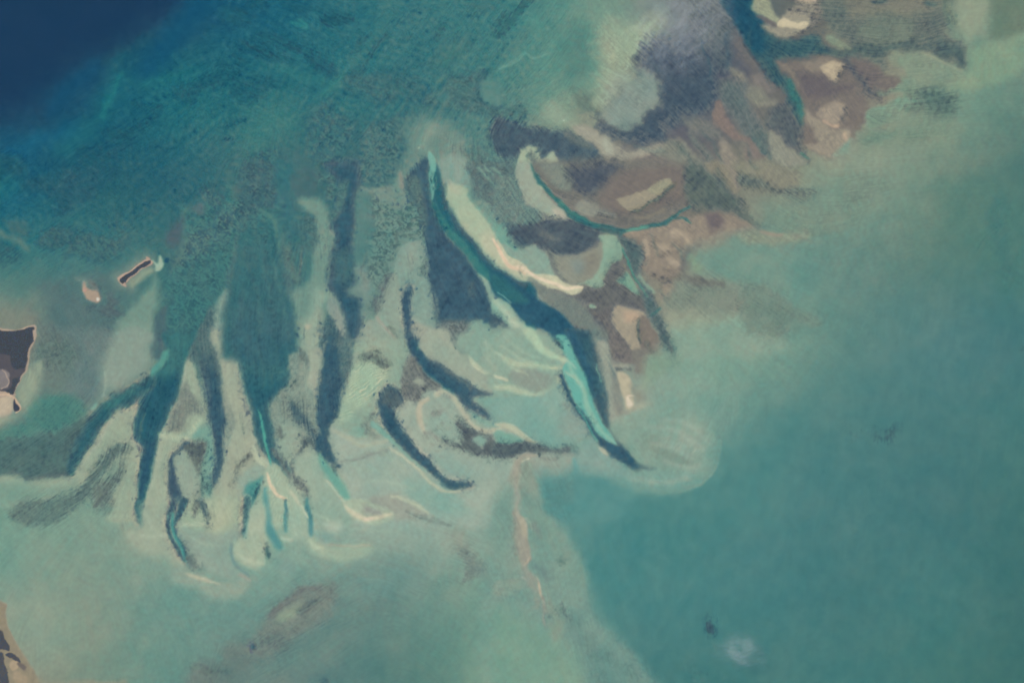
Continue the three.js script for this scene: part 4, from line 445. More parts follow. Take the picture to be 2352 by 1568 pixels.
A([767.6, 578.5, 807.8, 578.5, 813.2, 621.5, 797.1, 659.1, 767.6, 632.2], { of: P('weed_bed', 'longest dark seagrass'), d: 2.32, s: [.238, .2, .111], g: .68, w: [.121, .113, .072], h: .6, e: 14 });
A([778.3, 425.4, 799.8, 417.4, 789, 465.7, 767.6, 503.3, 759.5, 497.9, 772.9, 465.7], { d: 2.17, s: [.273, .229, .122], g: .35, w: [.12, .11, .065], h: .8, e: 6 });
A([818.1, 446.9, 842.8, 438.8, 853.5, 471.1, 858.9, 530.2, 845.4, 565.1, 842.8, 618.8, 856.2, 645.6, 842.8, 685.9, 832, 720.8, 830.7, 683.2, 802.5, 669.8, 822.6, 648.3, 815.9, 613.4, 811.9, 565.1, 817.2, 497.9], { d: 2.07, s: [.301, .253, .134], g: .05, w: [.132, .09, .067], e: 5, r: 2 });
A([815.9, 613.4, 842.8, 618.8, 856.2, 645.6, 842.8, 685.9, 833.4, 720.8, 830.7, 683.2, 802.5, 669.8, 822.6, 648.3], { d: 1.1, s: [.345, .29, .163], g: 0, e: 14.5 });
A([853.5, 449.6, 896.5, 444.2, 931.4, 449.6, 971.7, 497.9, 977, 551.6, 934.1, 551.6, 909.9, 583.9, 907.2, 618.8, 883, 645.6, 858.9, 672.5, 845.4, 632.2, 845.4, 565.1, 861.6, 530.2], { of: T('seagrass_bed', 'hummocky grey-green seagrass ground at centre, left of the big dark seagrass triangle'), d: 1.66, s: [.351, .295, .157], g: .42, w: [.128, .127, .064], h: 1, e: 8, r: 2 });
A([832, 433.5, 896.5, 425.4, 920.6, 395.9, 931.4, 417.4, 936.8, 444.2, 931.4, 479.1, 896.5, 471.1, 856.2, 449.6], { d: 1.21, s: [.34, .285, .15], g: .06, w: [.082, .079, .062], h: 1, e: 9, r: 2 });
S([920.6, 401.2, 5.4, 923.3, 428.1, 6.5], { d: .395, s: [.306, .257, .138], g: 0, e: 5 });
A([928.7, 557, 955.6, 551.6, 977, 562.4, 984.6, 594.6, 982.9, 645.6, 999.1, 707.4, 1001.7, 739.6, 1007.1, 763.8, 963.6, 739.6, 947.5, 739.6, 944.8, 699.3, 950.2, 659.1, 942.7, 653.7, 936.8, 661.7, 920.6, 653.7, 907.2, 618.8, 912.6, 578.5], { of: T('sandbar', 'smooth pale green sand lobe at centre, left of the big dark seagrass triangle'), d: 1.15, s: [.423, .355, .195], g: .05, w: [.079, .078, .061], e: 4, r: 1.5 });
S([974.4, 594.6, 1.6, 971.7, 629.5, 3.2], { of: P('weed_patch', 'smooth pale green sand lobe'), d: 1.05, s: [.39, .328, .185], g: .8, w: [.091, .104, .051], e: 3, r: 2 });
A([883, 653.7, 907.2, 624.1, 923.3, 659.1, 926, 685.9, 923.3, 734.3, 936.8, 766.5, 942.7, 809.5, 818.6, 809.5, 837.4, 742.3, 861.6, 728.9, 858.9, 699.3, 864.2, 688.6, 880.4, 677.9], { of: T('sandbar', 'broad pale sand flat just left of the thin dark creek at centre'), d: .88, s: [.418, .351, .19], g: .02, w: [.068, .075, .06], e: 4, r: 1.5 });
S([893.8, 630.9, 4.8, 877.7, 656.4, 6.5, 880.4, 675.2, 4.3, 862.9, 691.3, 5.4, 858.9, 707.4, 2.7], { d: .993, s: [.319, .267, .153], g: .75, w: [.141, .103, .055], e: 6, r: 2 });
S([864.2, 728.9, 3.2, 883, 750.4, 3.2, 904.5, 771.9, 3.2, 920.6, 790.7, 3.2], { of: P('sand_crest', 'broad pale'), d: .163, s: [.361, .303, .173], g: 0, e: 5 });
S([893.8, 750.4, 2.7, 909.9, 766.5, 2.7, 923.3, 782.6, 2.7], { of: P('weed_patch', 'broad pale'), d: 1.01, s: [.411, .345, .184], g: .6, w: [.196, .154, .071], e: 4, r: 2 });
A([926, 675.2, 934.1, 661.7, 946.2, 659.1, 942.1, 699.3, 945.3, 739.6, 958.8, 809.5, 941.6, 809.5, 931.4, 753.1, 923.3, 712.8], { of: T('tidal_channel', 'thin dark creek at centre opening downward into a dark leaf-shaped trough'), d: 1.23, s: [.259, .217, .126], g: .97, w: [.055, .074, .062], e: 3, r: 1.5 });
A([767.6, 681.9, 778.3, 707.4, 797.1, 766.5, 810.5, 825.6, 789, 825.6, 778.3, 771.9, 759.5, 731.6, 748.8, 694], { d: .867, s: [.38, .319, .182], g: .06, w: [.067, .075, .06], h: .4, e: 6, r: 1.5 });
A([754.7, 729.4, 768.9, 750.4, 781, 777.2, 778.3, 830.9, 735.3, 830.9, 739.4, 771.9], { d: 1.7, s: [.244, .205, .11], g: .75, w: [.085, .091, .062], h: .4, e: 5, r: 2, f: 2 });
A([958.2, 374.4, 985.1, 374.4, 982.4, 444.2, 998.5, 497.9, 1014.6, 524.8, 1038.8, 551.6, 1065.7, 578.5, 1084.5, 610.7, 1097.9, 632.2, 1119.4, 669.8, 1127.4, 694, 1146.2, 718.1, 1165, 747.7, 1205.9, 779.9, 1224.1, 804.1, 1173.1, 782.6, 1124.7, 747.7, 1084.5, 736.9, 1076.4, 750.4, 1079.1, 771.9, 1071, 809.5, 1044.2, 809.5, 1030.8, 774.5, 1006.6, 763.8, 1001.7, 734.3, 995.8, 680.5, 985.6, 645.6, 982.9, 591.9, 977, 540.9, 960.9, 484.5, 936.8, 444.2, 934.1, 417.4], { of: T('seagrass_bed', 'large dark triangular seagrass bed at centre, left of the deep blue main channel'), d: 1.42, s: [.199, .167, .101], g: .93, w: [.073, .082, .066], e: 4, r: 1.8, f: 2 });
A([934.1, 417.4, 963.6, 406.6, 974.4, 471.1, 977, 524.8, 955.6, 479.1], { of: P('dense_growth', 'large dark triangular'), d: 1.75, s: [.276, .232, .124], g: .6, w: [.127, .116, .065], h: 1, e: 10 });
A([1009.3, 739.6, 1073.7, 736.9, 1076.4, 771.9, 1068.4, 809.5, 1044.2, 809.5, 1028.1, 771.9, 1006.6, 763.8], { of: P('dense_growth', 'large dark triangular'), d: .986, s: [.269, .226, .136], g: .55, w: [.119, .109, .058], h: 1, e: 9 });
A([1076.4, 645.6, 1092.5, 656.4, 1088.5, 680.5, 1076.4, 675.2], { of: P('dense_growth', 'large dark triangular'), d: 1.15, s: [.225, .189, .117], g: .6, w: [.097, .094, .061], e: 8, a: .7 });
A([985.1, 379.8, 987.8, 444.2, 1003.9, 497.9, 1030.8, 540.9, 1065.7, 578.5, 1097.9, 626.8, 1124.7, 648.3, 1146.2, 672.5, 1173.1, 699.3, 1205.9, 745, 1232.2, 766.5, 1232.2, 661.7, 1205.9, 648.3, 1178.5, 637.6, 1146.2, 618.8, 1111.3, 589.2, 1084.5, 551.6, 1052.2, 516.7, 1030.8, 476.4, 1017.3, 438.8, 1014.6, 422.7, 1006.6, 379.8], { of: T('tidal_channel', 'deep blue-green main channel curving from upper centre down to the right of the tidal delta'), d: 3.84, s: [.229, .193, .115], g: .35, w: [.182, .119, .08], e: 4, r: 1.2 });
S([995.8, 471.1, 4.3, 1017.3, 511.4, 8.1, 1057.6, 557, 8.6, 1084.5, 589.2, 9.1, 1116.7, 632.2, 9.1, 1165, 672.5, 5.4], { of: P('sand_ribbon', 'deep blue-green'), d: 3.79, s: [.341, .286, .141], g: .12, w: [.194, .15, .083], e: 6 });
S([1017.3, 425.4, 2.1, 1021.4, 449.6, 4.3, 1030.8, 476.4, 3.8, 1054.9, 519.4, 4.8, 1084.5, 555.7, 5.4, 1114, 590.6, 4.8, 1146.2, 620.1, 4.3, 1205.9, 655, 5.4], { of: P('weed_bed', 'deep blue-green'), d: 1.8, g: .92, w: [.113, .087, .063], e: 5, r: 1.5 });
S([983.8, 390.5, 2.1, 981.9, 444.2, 2.7, 993.2, 492.6, 5.4, 1014.6, 530.2, 4.3], { of: P('dense_growth', 'large dark triangular'), d: 2, g: .9, w: [.093, .095, .067], e: 4, r: 1.5 });
S([1138.2, 656.4, 8.1, 1173.1, 688.6, 12.3, 1213.4, 726.2, 16.1], { of: P('weed_bed', 'deep blue-green'), d: 3.5, s: [.171, .144, .111], g: .8, w: [.135, .113, .087], e: 14 });
A([983.8, 350.2, 994.5, 355.6, 1001.2, 374.4, 996.4, 406.6, 997.2, 430.8, 993.2, 460.9, 989.1, 438.8, 985.6, 406.6], { of: T('sand_pool', 'thin bright turquoise sand streak at the very top of the main channel'), d: 2.21, s: [.595, .499, .263], g: 0, e: 2.9 });
S([1001.2, 406.6, 2.1, 998.5, 433.5, 1.6], { of: P('weed_bed', 'deep blue-green'), d: 2.31, s: [.475, .399, .214], g: .8, w: [.131, .127, .069], e: 2, r: 1.5 });
A([1009.3, 363.6, 1068.4, 363.6, 1077.8, 438.8, 1046.9, 425.4, 1028.1, 420.6, 1014.6, 406.6], { d: 1.21, s: [.42, .352, .196], g: 0, e: 8.7, r: 1.2 });
A([1028.1, 425.4, 1046.9, 422.2, 1071, 430.8, 1079.1, 452.3, 1089.8, 468.4, 1108.6, 489.9, 1124.7, 514, 1140.9, 540.9, 1148.9, 562.4, 1159.7, 578.5, 1165, 594.6, 1189.2, 596.8, 1205.9, 613.4, 1205.9, 644.3, 1189.2, 633, 1165, 622, 1132.8, 597.8, 1108.6, 573.7, 1084.5, 544.1, 1057.6, 514.6, 1036.1, 477, 1025.4, 452.3], { of: T('sandbar', 'largest sandbar: long bright cream bar with a pink crest beside the main channel at centre'), d: .725, s: [.547, .459, .228], g: 0, rip: [.075, 5.85, 70], e: 5.1 });
A([1108.6, 535.5, 1138.2, 540.9, 1159.7, 589.2, 1189.2, 598.6, 1205.9, 616.1, 1205.9, 641.6, 1165, 620.1, 1132.8, 594.6, 1105.9, 565.1], { of: P('sand_patch', 'largest sandbar:'), d: .34, s: [.552, .463, .236], g: 0, e: 10.2 });
S([1036.1, 422.7, 9.1, 1049.6, 441.5, 7], { of: P('sand_crest', 'largest sandbar:'), d: .269, s: [.475, .399, .209], g: 0, e: 9, a: .7 });
A([1079.1, 449.6, 1100.6, 479.1, 1124.7, 503.3, 1165, 519.4, 1175.8, 551.6, 1186.5, 567.7, 1189.2, 595.9, 1166.4, 589.2, 1148.9, 558.4, 1124.7, 510, 1100.6, 479.1], { d: 1.89, s: [.496, .416, .214], g: 0, e: 8.7, r: 1.2 });
A([1073.7, 374.4, 1084.5, 417.4, 1100.6, 449.6, 1138.2, 481.8, 1165, 506, 1173.1, 535.5, 1186.5, 557, 1224.1, 573.1, 1224.1, 433.5, 1189.2, 417.4, 1178.5, 374.4], { of: T('seagrass_bed', 'mottled seagrass ground right of the largest sandbar, striped by pale streaks'), d: 1.39, s: [.303, .254, .138], g: .6, w: [.126, .098, .058], h: .5, e: 8, r: 2 });
S([1100.6, 385.1, 2.4, 1122.1, 412, 2.4, 1140.9, 430.8, 2.4], { of: P('sand_gap', 'mottled seagrass ground right'), d: 1.62, s: [.427, .358, .187], g: 0, e: 3 });
S([1132.8, 385.1, 2.4, 1157, 406.6, 2.4, 1181.1, 425.4, 2.4], { of: P('sand_gap', 'mottled seagrass ground right'), d: 1.62, s: [.427, .358, .187], g: 0, e: 3 });
S([1114, 382.4, 2.4, 1132.8, 401.2, 2.4], { of: P('sand_gap', 'mottled seagrass ground right'), d: 1.62, s: [.427, .358, .187], g: 0, e: 3 });
A([1165, 506, 1173.1, 535.5, 1186.5, 557, 1224.1, 573.1, 1224.1, 508.7, 1191.9, 492.6], { of: P('dense_growth', 'mottled seagrass ground right'), d: 1.2, g: .9, w: [.087, .074, .052], e: 8, r: 2 });
A([1097.9, 629, 1111.3, 637.6, 1132.8, 659.1, 1151.6, 675.2, 1173.1, 702, 1191.9, 728.9, 1205.9, 745, 1205.9, 779.9, 1165, 747.7, 1146.2, 718.1, 1130.1, 694, 1119.4, 667.1], { of: T('sandbar', 'second bright sandbar along the left side of the main channel, pale green and rippled'), d: 1.2, s: [.509, .427, .229], g: 0, rip: [.188, 5.2, 35], e: 4.3, r: 1.2 });
S([1143.5, 672.5, 0.8, 1157, 685.9, 0.8, 1171.7, 695.3, 0.8], { of: P('sand_crest', 'second bright sandbar along'), d: .929, s: [.689, .579, .317], g: 0, e: 1.5 });
A([1079.1, 739.6, 1100.6, 736.9, 1127.4, 750.4, 1165, 774.5, 1213.4, 801.4, 1213.4, 820.2, 1079.1, 820.2, 1076.4, 766.5], { d: 1.23, s: [.441, .37, .196], g: 0, e: 8.7, r: 1.5 });
A([947.5, 739.6, 969, 742.3, 1001.2, 758.4, 1025.4, 771.9, 1040.2, 798.7, 1030.8, 809.5, 960.9, 809.5], { d: .583, s: [.423, .355, .196], g: 0, rip: [.075, 6.5, 20], e: 7.2 });
A([1234.3, 374.4, 1578.1, 374.4, 1578.1, 457.6, 1537.8, 506, 1470.7, 519.4, 1390.1, 516.7, 1331, 495.2, 1288.1, 460.3], { of: T('mud_flat', 'wide brown mud flat at right of centre, above the narrow teal creek'), d: .079, s: [.186, .157, .081], g: .3, w: [.091, .085, .044], k: .75, e: 13, r: 3 });
A([1239.7, 379.8, 1298.8, 379.8, 1320.3, 417.4, 1298.8, 438.8, 1266.6, 417.4], { of: P('sand_patch', 'wide brown'), d: .576, s: [.283, .237, .127], g: .3, w: [.13, .113, .058], e: 8, r: 2 });
A([1306.9, 379.8, 1411.6, 379.8, 1417, 403.9, 1371.3, 441.5, 1331, 441.5, 1312.2, 412], { of: P('weed_patch', 'wide brown'), d: .274, s: [.161, .135, .078], g: .92, w: [.067, .062, .043], k: .75, e: 13, r: 4.5, f: 3 });
A([1417, 398.6, 1470.7, 385.1, 1567.4, 385.1, 1572.7, 457.6, 1524.4, 476.4, 1470.7, 495.2, 1417, 492.6, 1376.7, 471.1, 1379.4, 438.8], { of: P('sand_patch', 'wide brown'), d: .06, s: [.181, .134, .068], g: .16, w: [.102, .08, .038], k: .75, e: 15.5, r: 3 });
S([1374, 479.1, 3.8, 1417, 503.3, 6.5, 1470.7, 503.3, 5.4, 1524.4, 479.1, 3.8, 1543.2, 465.7, 2.1], { of: P('weed_patch', 'wide brown'), d: .06, s: [.178, .143, .073], g: .55, w: [.097, .084, .038], e: 11.8, r: 1.5 });
S([1459.9, 497.9, 2.1, 1492.2, 496.6, 2.1, 1524.4, 479.1, 2.1], { of: P('sand_patch', 'wide brown'), d: .06, s: [.237, .191, .087], g: 0, e: 5.5, r: 1.5 });
A([1417, 455, 1446.5, 447.7, 1462.6, 439.6, 1494.8, 431.6, 1516.3, 416.8, 1529.8, 411.4, 1543.7, 418.7, 1545.3, 425.4, 1529.8, 444.2, 1502.9, 463, 1476, 477, 1451.9, 485, 1435.8, 473.8], { of: T('sandbar', 'raised tan sandbar with a crisp dark lower edge on the central brown flat'), d: .06, s: [.324, .26, .125], g: .16, w: [.092, .084, .042], k: .75, e: 4.2, r: 1.8 });
A([1492.2, 433.5, 1516.3, 418.7, 1529.8, 414.7, 1540.5, 420, 1519, 441.5, 1500.2, 444.2], { of: P('sand_patch', 'raised tan'), d: .298, s: [.36, .302, .134], g: .16, w: [.106, .088, .043], k: .75, e: 6.8, r: 1.5, a: .7 });
S([1451.3, 485, 1.6, 1476, 478.3, 1.6, 1500.2, 463.8, 1.6, 1524.4, 447.7, 1.6, 1546.9, 425.4, 1.6], { of: P('weed_patch', 'raised tan'), d: 1.07, g: 1, w: [.098, .083, .029], e: 2.8, r: 2.25 });
A([1320.3, 471.1, 1341.8, 459, 1371.3, 473.8, 1390.1, 484.5, 1418.3, 497.4, 1406.2, 500.6, 1374, 491.2, 1352.5, 497.9, 1331, 489.9], { of: P('sand_patch', 'wide brown'), d: .35, s: [.308, .258, .139], g: .08, w: [.05, .069, .057], e: 6, r: 1.5 });
S([1374, 489.9, 4.3, 1390.1, 497.9, 3.8, 1414.3, 499.3, 2.1], { of: P('weed_patch', 'wide brown'), d: .105, g: .7, w: [.09, .076, .036], e: 5, r: 2 });
A([1578.1, 379.8, 1615.7, 379.8, 1647.9, 412, 1682.8, 438.8, 1707, 471.1, 1721.8, 497.9, 1735.2, 516.7, 1752.7, 528.8, 1725.8, 519.4, 1696.3, 499.3, 1658.7, 485, 1621.1, 479.1, 1583.5, 471.1, 1574.1, 430.8], { of: T('seagrass_bed', 'dark slate seagrass band tapering to a point at right, above the tan flats'), d: .382, s: [.192, .161, .085], g: .87, w: [.095, .096, .043], k: .75, e: 9.2, r: 3, f: 2 });
A([1615.7, 374.4, 1658.7, 374.4, 1696.3, 430.8, 1685.5, 440.2, 1653.3, 414.7], { d: .06, s: [.253, .206, .095], g: .16, w: [.107, .099, .046], k: .75, e: 6.8, r: 3 });
A([1685.5, 374.4, 1798.3, 374.4, 1798.3, 436.2, 1752.7, 434.8, 1712.4, 414.7], { d: .237, s: [.253, .212, .097], g: .22, w: [.118, .107, .047], k: .75, e: 11.8, r: 3 });
A([1701.6, 412, 1739.2, 430.8, 1798.3, 437.5, 1798.3, 417.4, 1752.7, 409.3], { d: .112, s: [.226, .19, .089], g: .6, w: [.095, .105, .049], k: .75, e: 10.5, r: 3 });
S([1647.9, 390.5, 2.1, 1656, 409.3, 3.2, 1674.8, 433.5, 2.7], { d: .529, g: .75, w: [.114, .096, .04], e: 5.5, r: 2.25 });
A([1433.1, 530.2, 1484.1, 524.2, 1535.1, 511.4, 1583.5, 497.9, 1647.9, 487.2, 1685.5, 492.6, 1725.8, 516.7, 1755.3, 534.2, 1803.7, 534.2, 1803.7, 542.2, 1685.5, 547.6, 1631.8, 566.4, 1588.8, 590.6, 1588.8, 613.4, 1567.4, 632.2, 1551.2, 637.6, 1508.3, 640.3, 1484.1, 626.8, 1476, 600, 1470.7, 567.7, 1433.1, 540.9], { of: T('sand_flat', 'wide tan sand flat with scalloped pale crests at right of centre'), d: .06, s: [.279, .21, .104], g: .16, w: [.114, .089, .042], k: .75, e: 6.8, r: 2.25 });
A([1618.4, 491.2, 1650.6, 486.6, 1664, 503.3, 1656, 527.5, 1629.1, 522.1], { of: P('sand_patch', 'wide tan sand'), d: .06, s: [.152, .107, .061], g: .2, w: [.092, .071, .034], k: .75, e: 11.8, r: 3 });
A([1578.1, 567.7, 1610.3, 562.4, 1588.8, 589.2, 1588.8, 616.1, 1567.4, 626.8, 1562, 605.3], { of: P('sand_patch', 'wide tan sand'), d: .06, s: [.171, .121, .061], g: .15, w: [.043, .066, .055], e: 8, r: 2 });
S([1545.9, 534.2, 8.1, 1570, 539.6, 7, 1580.8, 551.6, 4.8, 1588.8, 562.4, 1.6], { of: P('sand_crest', 'wide tan sand'), d: .06, s: [.395, .296, .151], g: 0, e: 6.8, r: 1.8, a: .9 });
S([1508.3, 559.7, 2.1, 1527.1, 566.4, 5.9, 1539.2, 575.8, 2.7], { of: P('sand_crest', 'wide tan sand'), d: .06, s: [.395, .296, .151], g: 0, e: 5, r: 1.2, a: .9 });
S([1535.1, 594.6, 2.7, 1551.2, 605.3, 7, 1563.3, 612.1, 2.1], { of: P('sand_crest', 'wide tan sand'), d: .06, s: [.395, .296, .151], g: 0, e: 5, r: 1.2, a: .9 });
S([1481.4, 557, 6.5, 1486.8, 583.9, 5.4], { of: P('sand_crest', 'wide tan sand'), d: .06, s: [.395, .296, .151], g: 0, e: 5, r: 1.2, a: .9 });
S([1539.2, 575.8, 1.6, 1527.1, 585.2, 2.1, 1505.6, 589.2, 1.3], { of: P('weed_patch', 'wide tan sand'), d: .06, g: .6, w: [.128, .097, .042], e: 4 });
S([1563.3, 613.4, 1.6, 1548.6, 621.5, 2.7, 1524.4, 618.8, 1.6], { of: P('weed_patch', 'wide tan sand'), d: .06, g: .6, w: [.128, .097, .042], e: 4 });
S([1588.8, 551.6, 1.6, 1605, 551.6, 2.1], { of: P('weed_patch', 'wide tan sand'), d: .06, g: .5, w: [.122, .097, .042], e: 5.5, r: 1.5 });
A([1524.4, 648.3, 1567.4, 638.9, 1588.8, 656.4, 1575.4, 675.2, 1545.9, 688.6, 1524.4, 672.5], { of: T('sandbar', 'small round tan shoal under the wide tan flat at right of centre'), d: .06, s: [.301, .23, .113], g: .06, w: [.043, .066, .055], e: 5, r: 1.5 });
S([1502.9, 630.9, 2.7, 1524.4, 641.6, 3.8, 1537.8, 642.9, 2.7, 1563.3, 631.7, 2.1], { d: .06, g: .85, w: [.088, .071, .03], e: 3, r: 1.5 });
S([1519, 675.2, 5.4, 1535.1, 688.6, 5.9], { d: .06, s: [.261, .206, .104], g: 0, e: 6 });
A([1220.9, 379.8, 1241.1, 412, 1265.2, 436.2, 1289.4, 460.3, 1310.9, 481.8, 1332.4, 495.2, 1364.6, 508.7, 1399.5, 518.9, 1433.1, 525.6, 1470.7, 518.6, 1508.3, 511.9, 1531.1, 505.4, 1545.9, 494.7, 1578.1, 473.2, 1581.3, 475.9, 1552.6, 497.4, 1578.1, 498.5, 1590.2, 511.4, 1567.4, 502, 1548.6, 501.1, 1531.1, 513.5, 1484.1, 525.3, 1443.8, 530.7, 1417, 535.5, 1384.7, 532.8, 1352.5, 522.1, 1320.3, 506.5, 1293.4, 480.5, 1263.9, 448.2, 1234.3, 420, 1215.5, 387.8], { of: T('tidal_channel', 'narrow winding teal creek at right of centre, between brown flats and dark seagrass'), d: 3.86, s: [.278, .234, .115], g: .5, w: [.148, .112, .058], k: .75, e: 3.6, r: 2.1 });
A([1438.4, 528.5, 1470.7, 519.4, 1487.3, 518.9, 1484.1, 523.7, 1449.2, 530.4], { of: P('sand_ribbon', 'narrow winding'), d: 2.89, s: [.502, .421, .197], g: .16, w: [.455, .131, .056], k: .75, e: 2.4, r: 1.5 });
S([1263.9, 444.2, 2.7, 1293.4, 471.1, 3.8, 1320.3, 492.6, 3.8, 1347.1, 506, 2.7], { of: P('sand_ribbon', 'narrow winding'), d: 3.52, s: [.34, .286, .13], g: .25, w: [.136, .121, .059], e: 3 });
S([1379.4, 524.8, 4.8, 1406.2, 531.5, 4.8, 1425, 535.5, 4.8], { of: P('weed_bed', 'narrow winding'), d: 1.61, s: [.205, .172, .086], g: .6, w: [.102, .095, .049], e: 5 });
A([1186, 374.4, 1215.5, 374.4, 1234.3, 422.7, 1255.8, 449.6, 1274.6, 468.4, 1293.4, 481.8, 1303.6, 497.9, 1300.4, 506, 1277.3, 502.2, 1255.8, 490.1, 1226.3, 479.4, 1204.8, 468.7, 1194.1, 438.8, 1188.7, 414.7], { of: T('sandbar', 'club-shaped pale sandbar with a bright tip, between largest sandbar and the teal creek'), d: .581, s: [.429, .36, .196], g: 0, e: 4.3 });
S([1277.3, 484.5, 7, 1293.4, 496.6, 6.5], { of: P('sand_crest', 'club-shaped pale'), d: .134, s: [.472, .396, .227], g: 0, e: 6 });
A([1137.7, 414.7, 1186, 406.6, 1194.1, 438.8, 1204.8, 468.4, 1226.3, 479.1, 1245.1, 497.9, 1229, 511.4, 1204.8, 516.7, 1164.5, 514, 1137.7, 497.9], { of: P('sand_gap', 'mottled seagrass ground right'), d: 1.26, s: [.379, .318, .173], g: .48, w: [.117, .102, .057], e: 6, r: 2.5 });
A([1203.5, 516.7, 1237, 508.7, 1277.3, 506, 1301.5, 506, 1320.3, 508.7, 1352.5, 522.1, 1382, 532.8, 1382, 551.6, 1357.9, 567.7, 1336.4, 585.2, 1309.5, 590.6, 1282.7, 584.4, 1255.8, 573.7, 1223.6, 562.9, 1191.4, 546.8, 1176.6, 532.8], { of: T('seagrass_bed', 'dark oval seagrass bed below the club-shaped sandbar at centre right'), d: .596, s: [.19, .159, .099], g: .94, w: [.08, .072, .046], e: 6, r: 2, f: 2.5 });
S([1245.1, 535.5, 3.8, 1269.3, 549, 7, 1280, 549, 2.7], { of: P('sand_gap', 'dark oval seagrass bed below'), d: .488, s: [.23, .193, .11], g: .4, w: [.101, .09, .053], e: 7 });
A([1269.3, 591.9, 1298.8, 589.2, 1336.4, 583.9, 1368.6, 567.7, 1384.7, 554.3, 1379.4, 600, 1363.2, 626.8, 1336.4, 648.3, 1314.9, 655, 1293.4, 640.3, 1274.6, 613.4], { of: T('sand_flat', 'grey-tan oval sand flat below the dark oval seagrass bed at centre right'), d: .31, s: [.302, .254, .133], g: .06, w: [.132, .126, .066], e: 7, r: 1.5 });
A([1341.8, 594.6, 1368.6, 578.5, 1376.7, 600, 1360.6, 624.1, 1336.4, 632.2], { of: P('sand_patch', 'grey-tan oval'), d: .135, s: [.231, .194, .096], g: 0, e: 13 });
A([1314.9, 600, 1341.8, 602.7, 1336.4, 626.8, 1320.3, 621.5], { of: P('sand_patch', 'grey-tan oval'), d: .661, s: [.308, .259, .152], g: 0, e: 13 });
S([1261.2, 575.8, 5.4, 1263.9, 602.7, 7, 1282.7, 629.5, 5.4, 1298.8, 651, 3.2], { d: .486, s: [.269, .226, .129], g: .65, w: [.117, .095, .048], e: 6, r: 2 });
A([1376.7, 540.9, 1406.2, 538.2, 1419.6, 549, 1428.2, 565.1, 1428.2, 594.6, 1406.2, 602.7, 1398.2, 618.8, 1387.4, 645.6, 1391.4, 653.7, 1374, 663.4, 1357.9, 656.9, 1341.8, 648.9, 1328.3, 652.3, 1363.2, 632.2, 1379.4, 600, 1384.7, 562.4], { of: T('sand_pool', 'bright pale green sand pocket at centre right, under the junction of the teal creek'), d: 1.18, s: [.479, .402, .199], g: 0, e: 4.3, r: 1.4 });
A([1435.8, 621.5, 1449.2, 632.2, 1462.6, 659.1, 1474.2, 680.5, 1454.6, 673, 1433.1, 656.9, 1417, 646.2, 1416.4, 637.6], { of: T('sand_pool', 'small pale green triangle of sand left of the dark seagrass strip at right of centre'), d: 1.47, s: [.486, .408, .193], g: 0, e: 3.6, r: 1.2 });
A([1398.2, 621.5, 1406.2, 605.3, 1419.6, 602.1, 1433.6, 618.8, 1433.1, 629.5, 1417, 640.3, 1414.3, 647, 1454.6, 674.6, 1476.6, 683.2, 1488.1, 715.5, 1443.8, 705.3, 1411.6, 702.6, 1398.2, 728.9, 1390.1, 747.7, 1352.5, 718.1, 1355.2, 694, 1309.5, 681.9, 1282.7, 668.5, 1261.2, 662.3, 1301.5, 675.7, 1320.3, 675.7, 1340.4, 659.6, 1352.5, 656.9, 1374, 664.4, 1390.1, 653.7], { of: T('mud_flat', 'dark brown muddy patch around the pale green sand pockets at centre right'), d: .148, s: [.173, .145, .085], g: .78, w: [.097, .083, .042], e: 6, r: 2, f: 2 });
A([1355.2, 699.3, 1363.2, 696.7, 1371.8, 703.4, 1370, 708.7, 1357.9, 706.1], { of: P('sand_patch', 'dark brown muddy'), d: 1.33, s: [.476, .399, .194], g: 0, e: 2.9, r: 2 });
A([1417, 536.9, 1433.1, 540.9, 1465.3, 562.4, 1476.6, 594.6, 1472, 632.2, 1492.2, 659.1, 1502.9, 699.3, 1524.4, 739.6, 1536.5, 777.2, 1548.6, 822.9, 1543.2, 826.9, 1524.4, 793.3, 1511, 761.1, 1486.8, 726.2, 1476.6, 685.9, 1465.3, 648.3, 1443.8, 605.3, 1429, 562.4], { of: T('seagrass_bed', 'long slanting dark seagrass strip leading down from the teal creek to a sharp tip'), d: .689, s: [.238, .199, .112], g: .82, w: [.085, .093, .051], e: 5, r: 2, f: 1.5 });
S([1428.2, 569.1, 1.6, 1446.5, 605.3, 2.4, 1465.3, 645.6, 2.1, 1486.8, 681.9, 1.3], { of: P('sand_gap', 'long slanting'), d: 2.92, s: [.396, .332, .15], g: 0, e: 2.5, r: 1.5 });
S([1470.7, 632.2, 3.2, 1486.8, 656.4, 3.2, 1500.2, 669.8, 3.2], { of: P('sand_gap', 'long slanting'), d: 1.15, s: [.429, .36, .179], g: 0, e: 4, r: 2 });
S([1497.5, 723.5, 4.3, 1516.3, 707.4, 2.7], { d: 2.53, s: [.3, .252, .113], g: .3, w: [.171, .097, .07], e: 4 });
A([1132.3, 551.6, 1164.5, 562.4, 1188.7, 578.5, 1223.6, 562.4, 1250.5, 578.5, 1263.9, 605.3, 1277.3, 632.2, 1293.4, 651, 1261.2, 633.5, 1223.6, 625.5, 1183.3, 593.3, 1164.5, 582.5, 1143, 562.4], { d: 1.08, s: [.451, .378, .205], g: .03, w: [.075, .078, .061], e: 4, r: 1.2 });
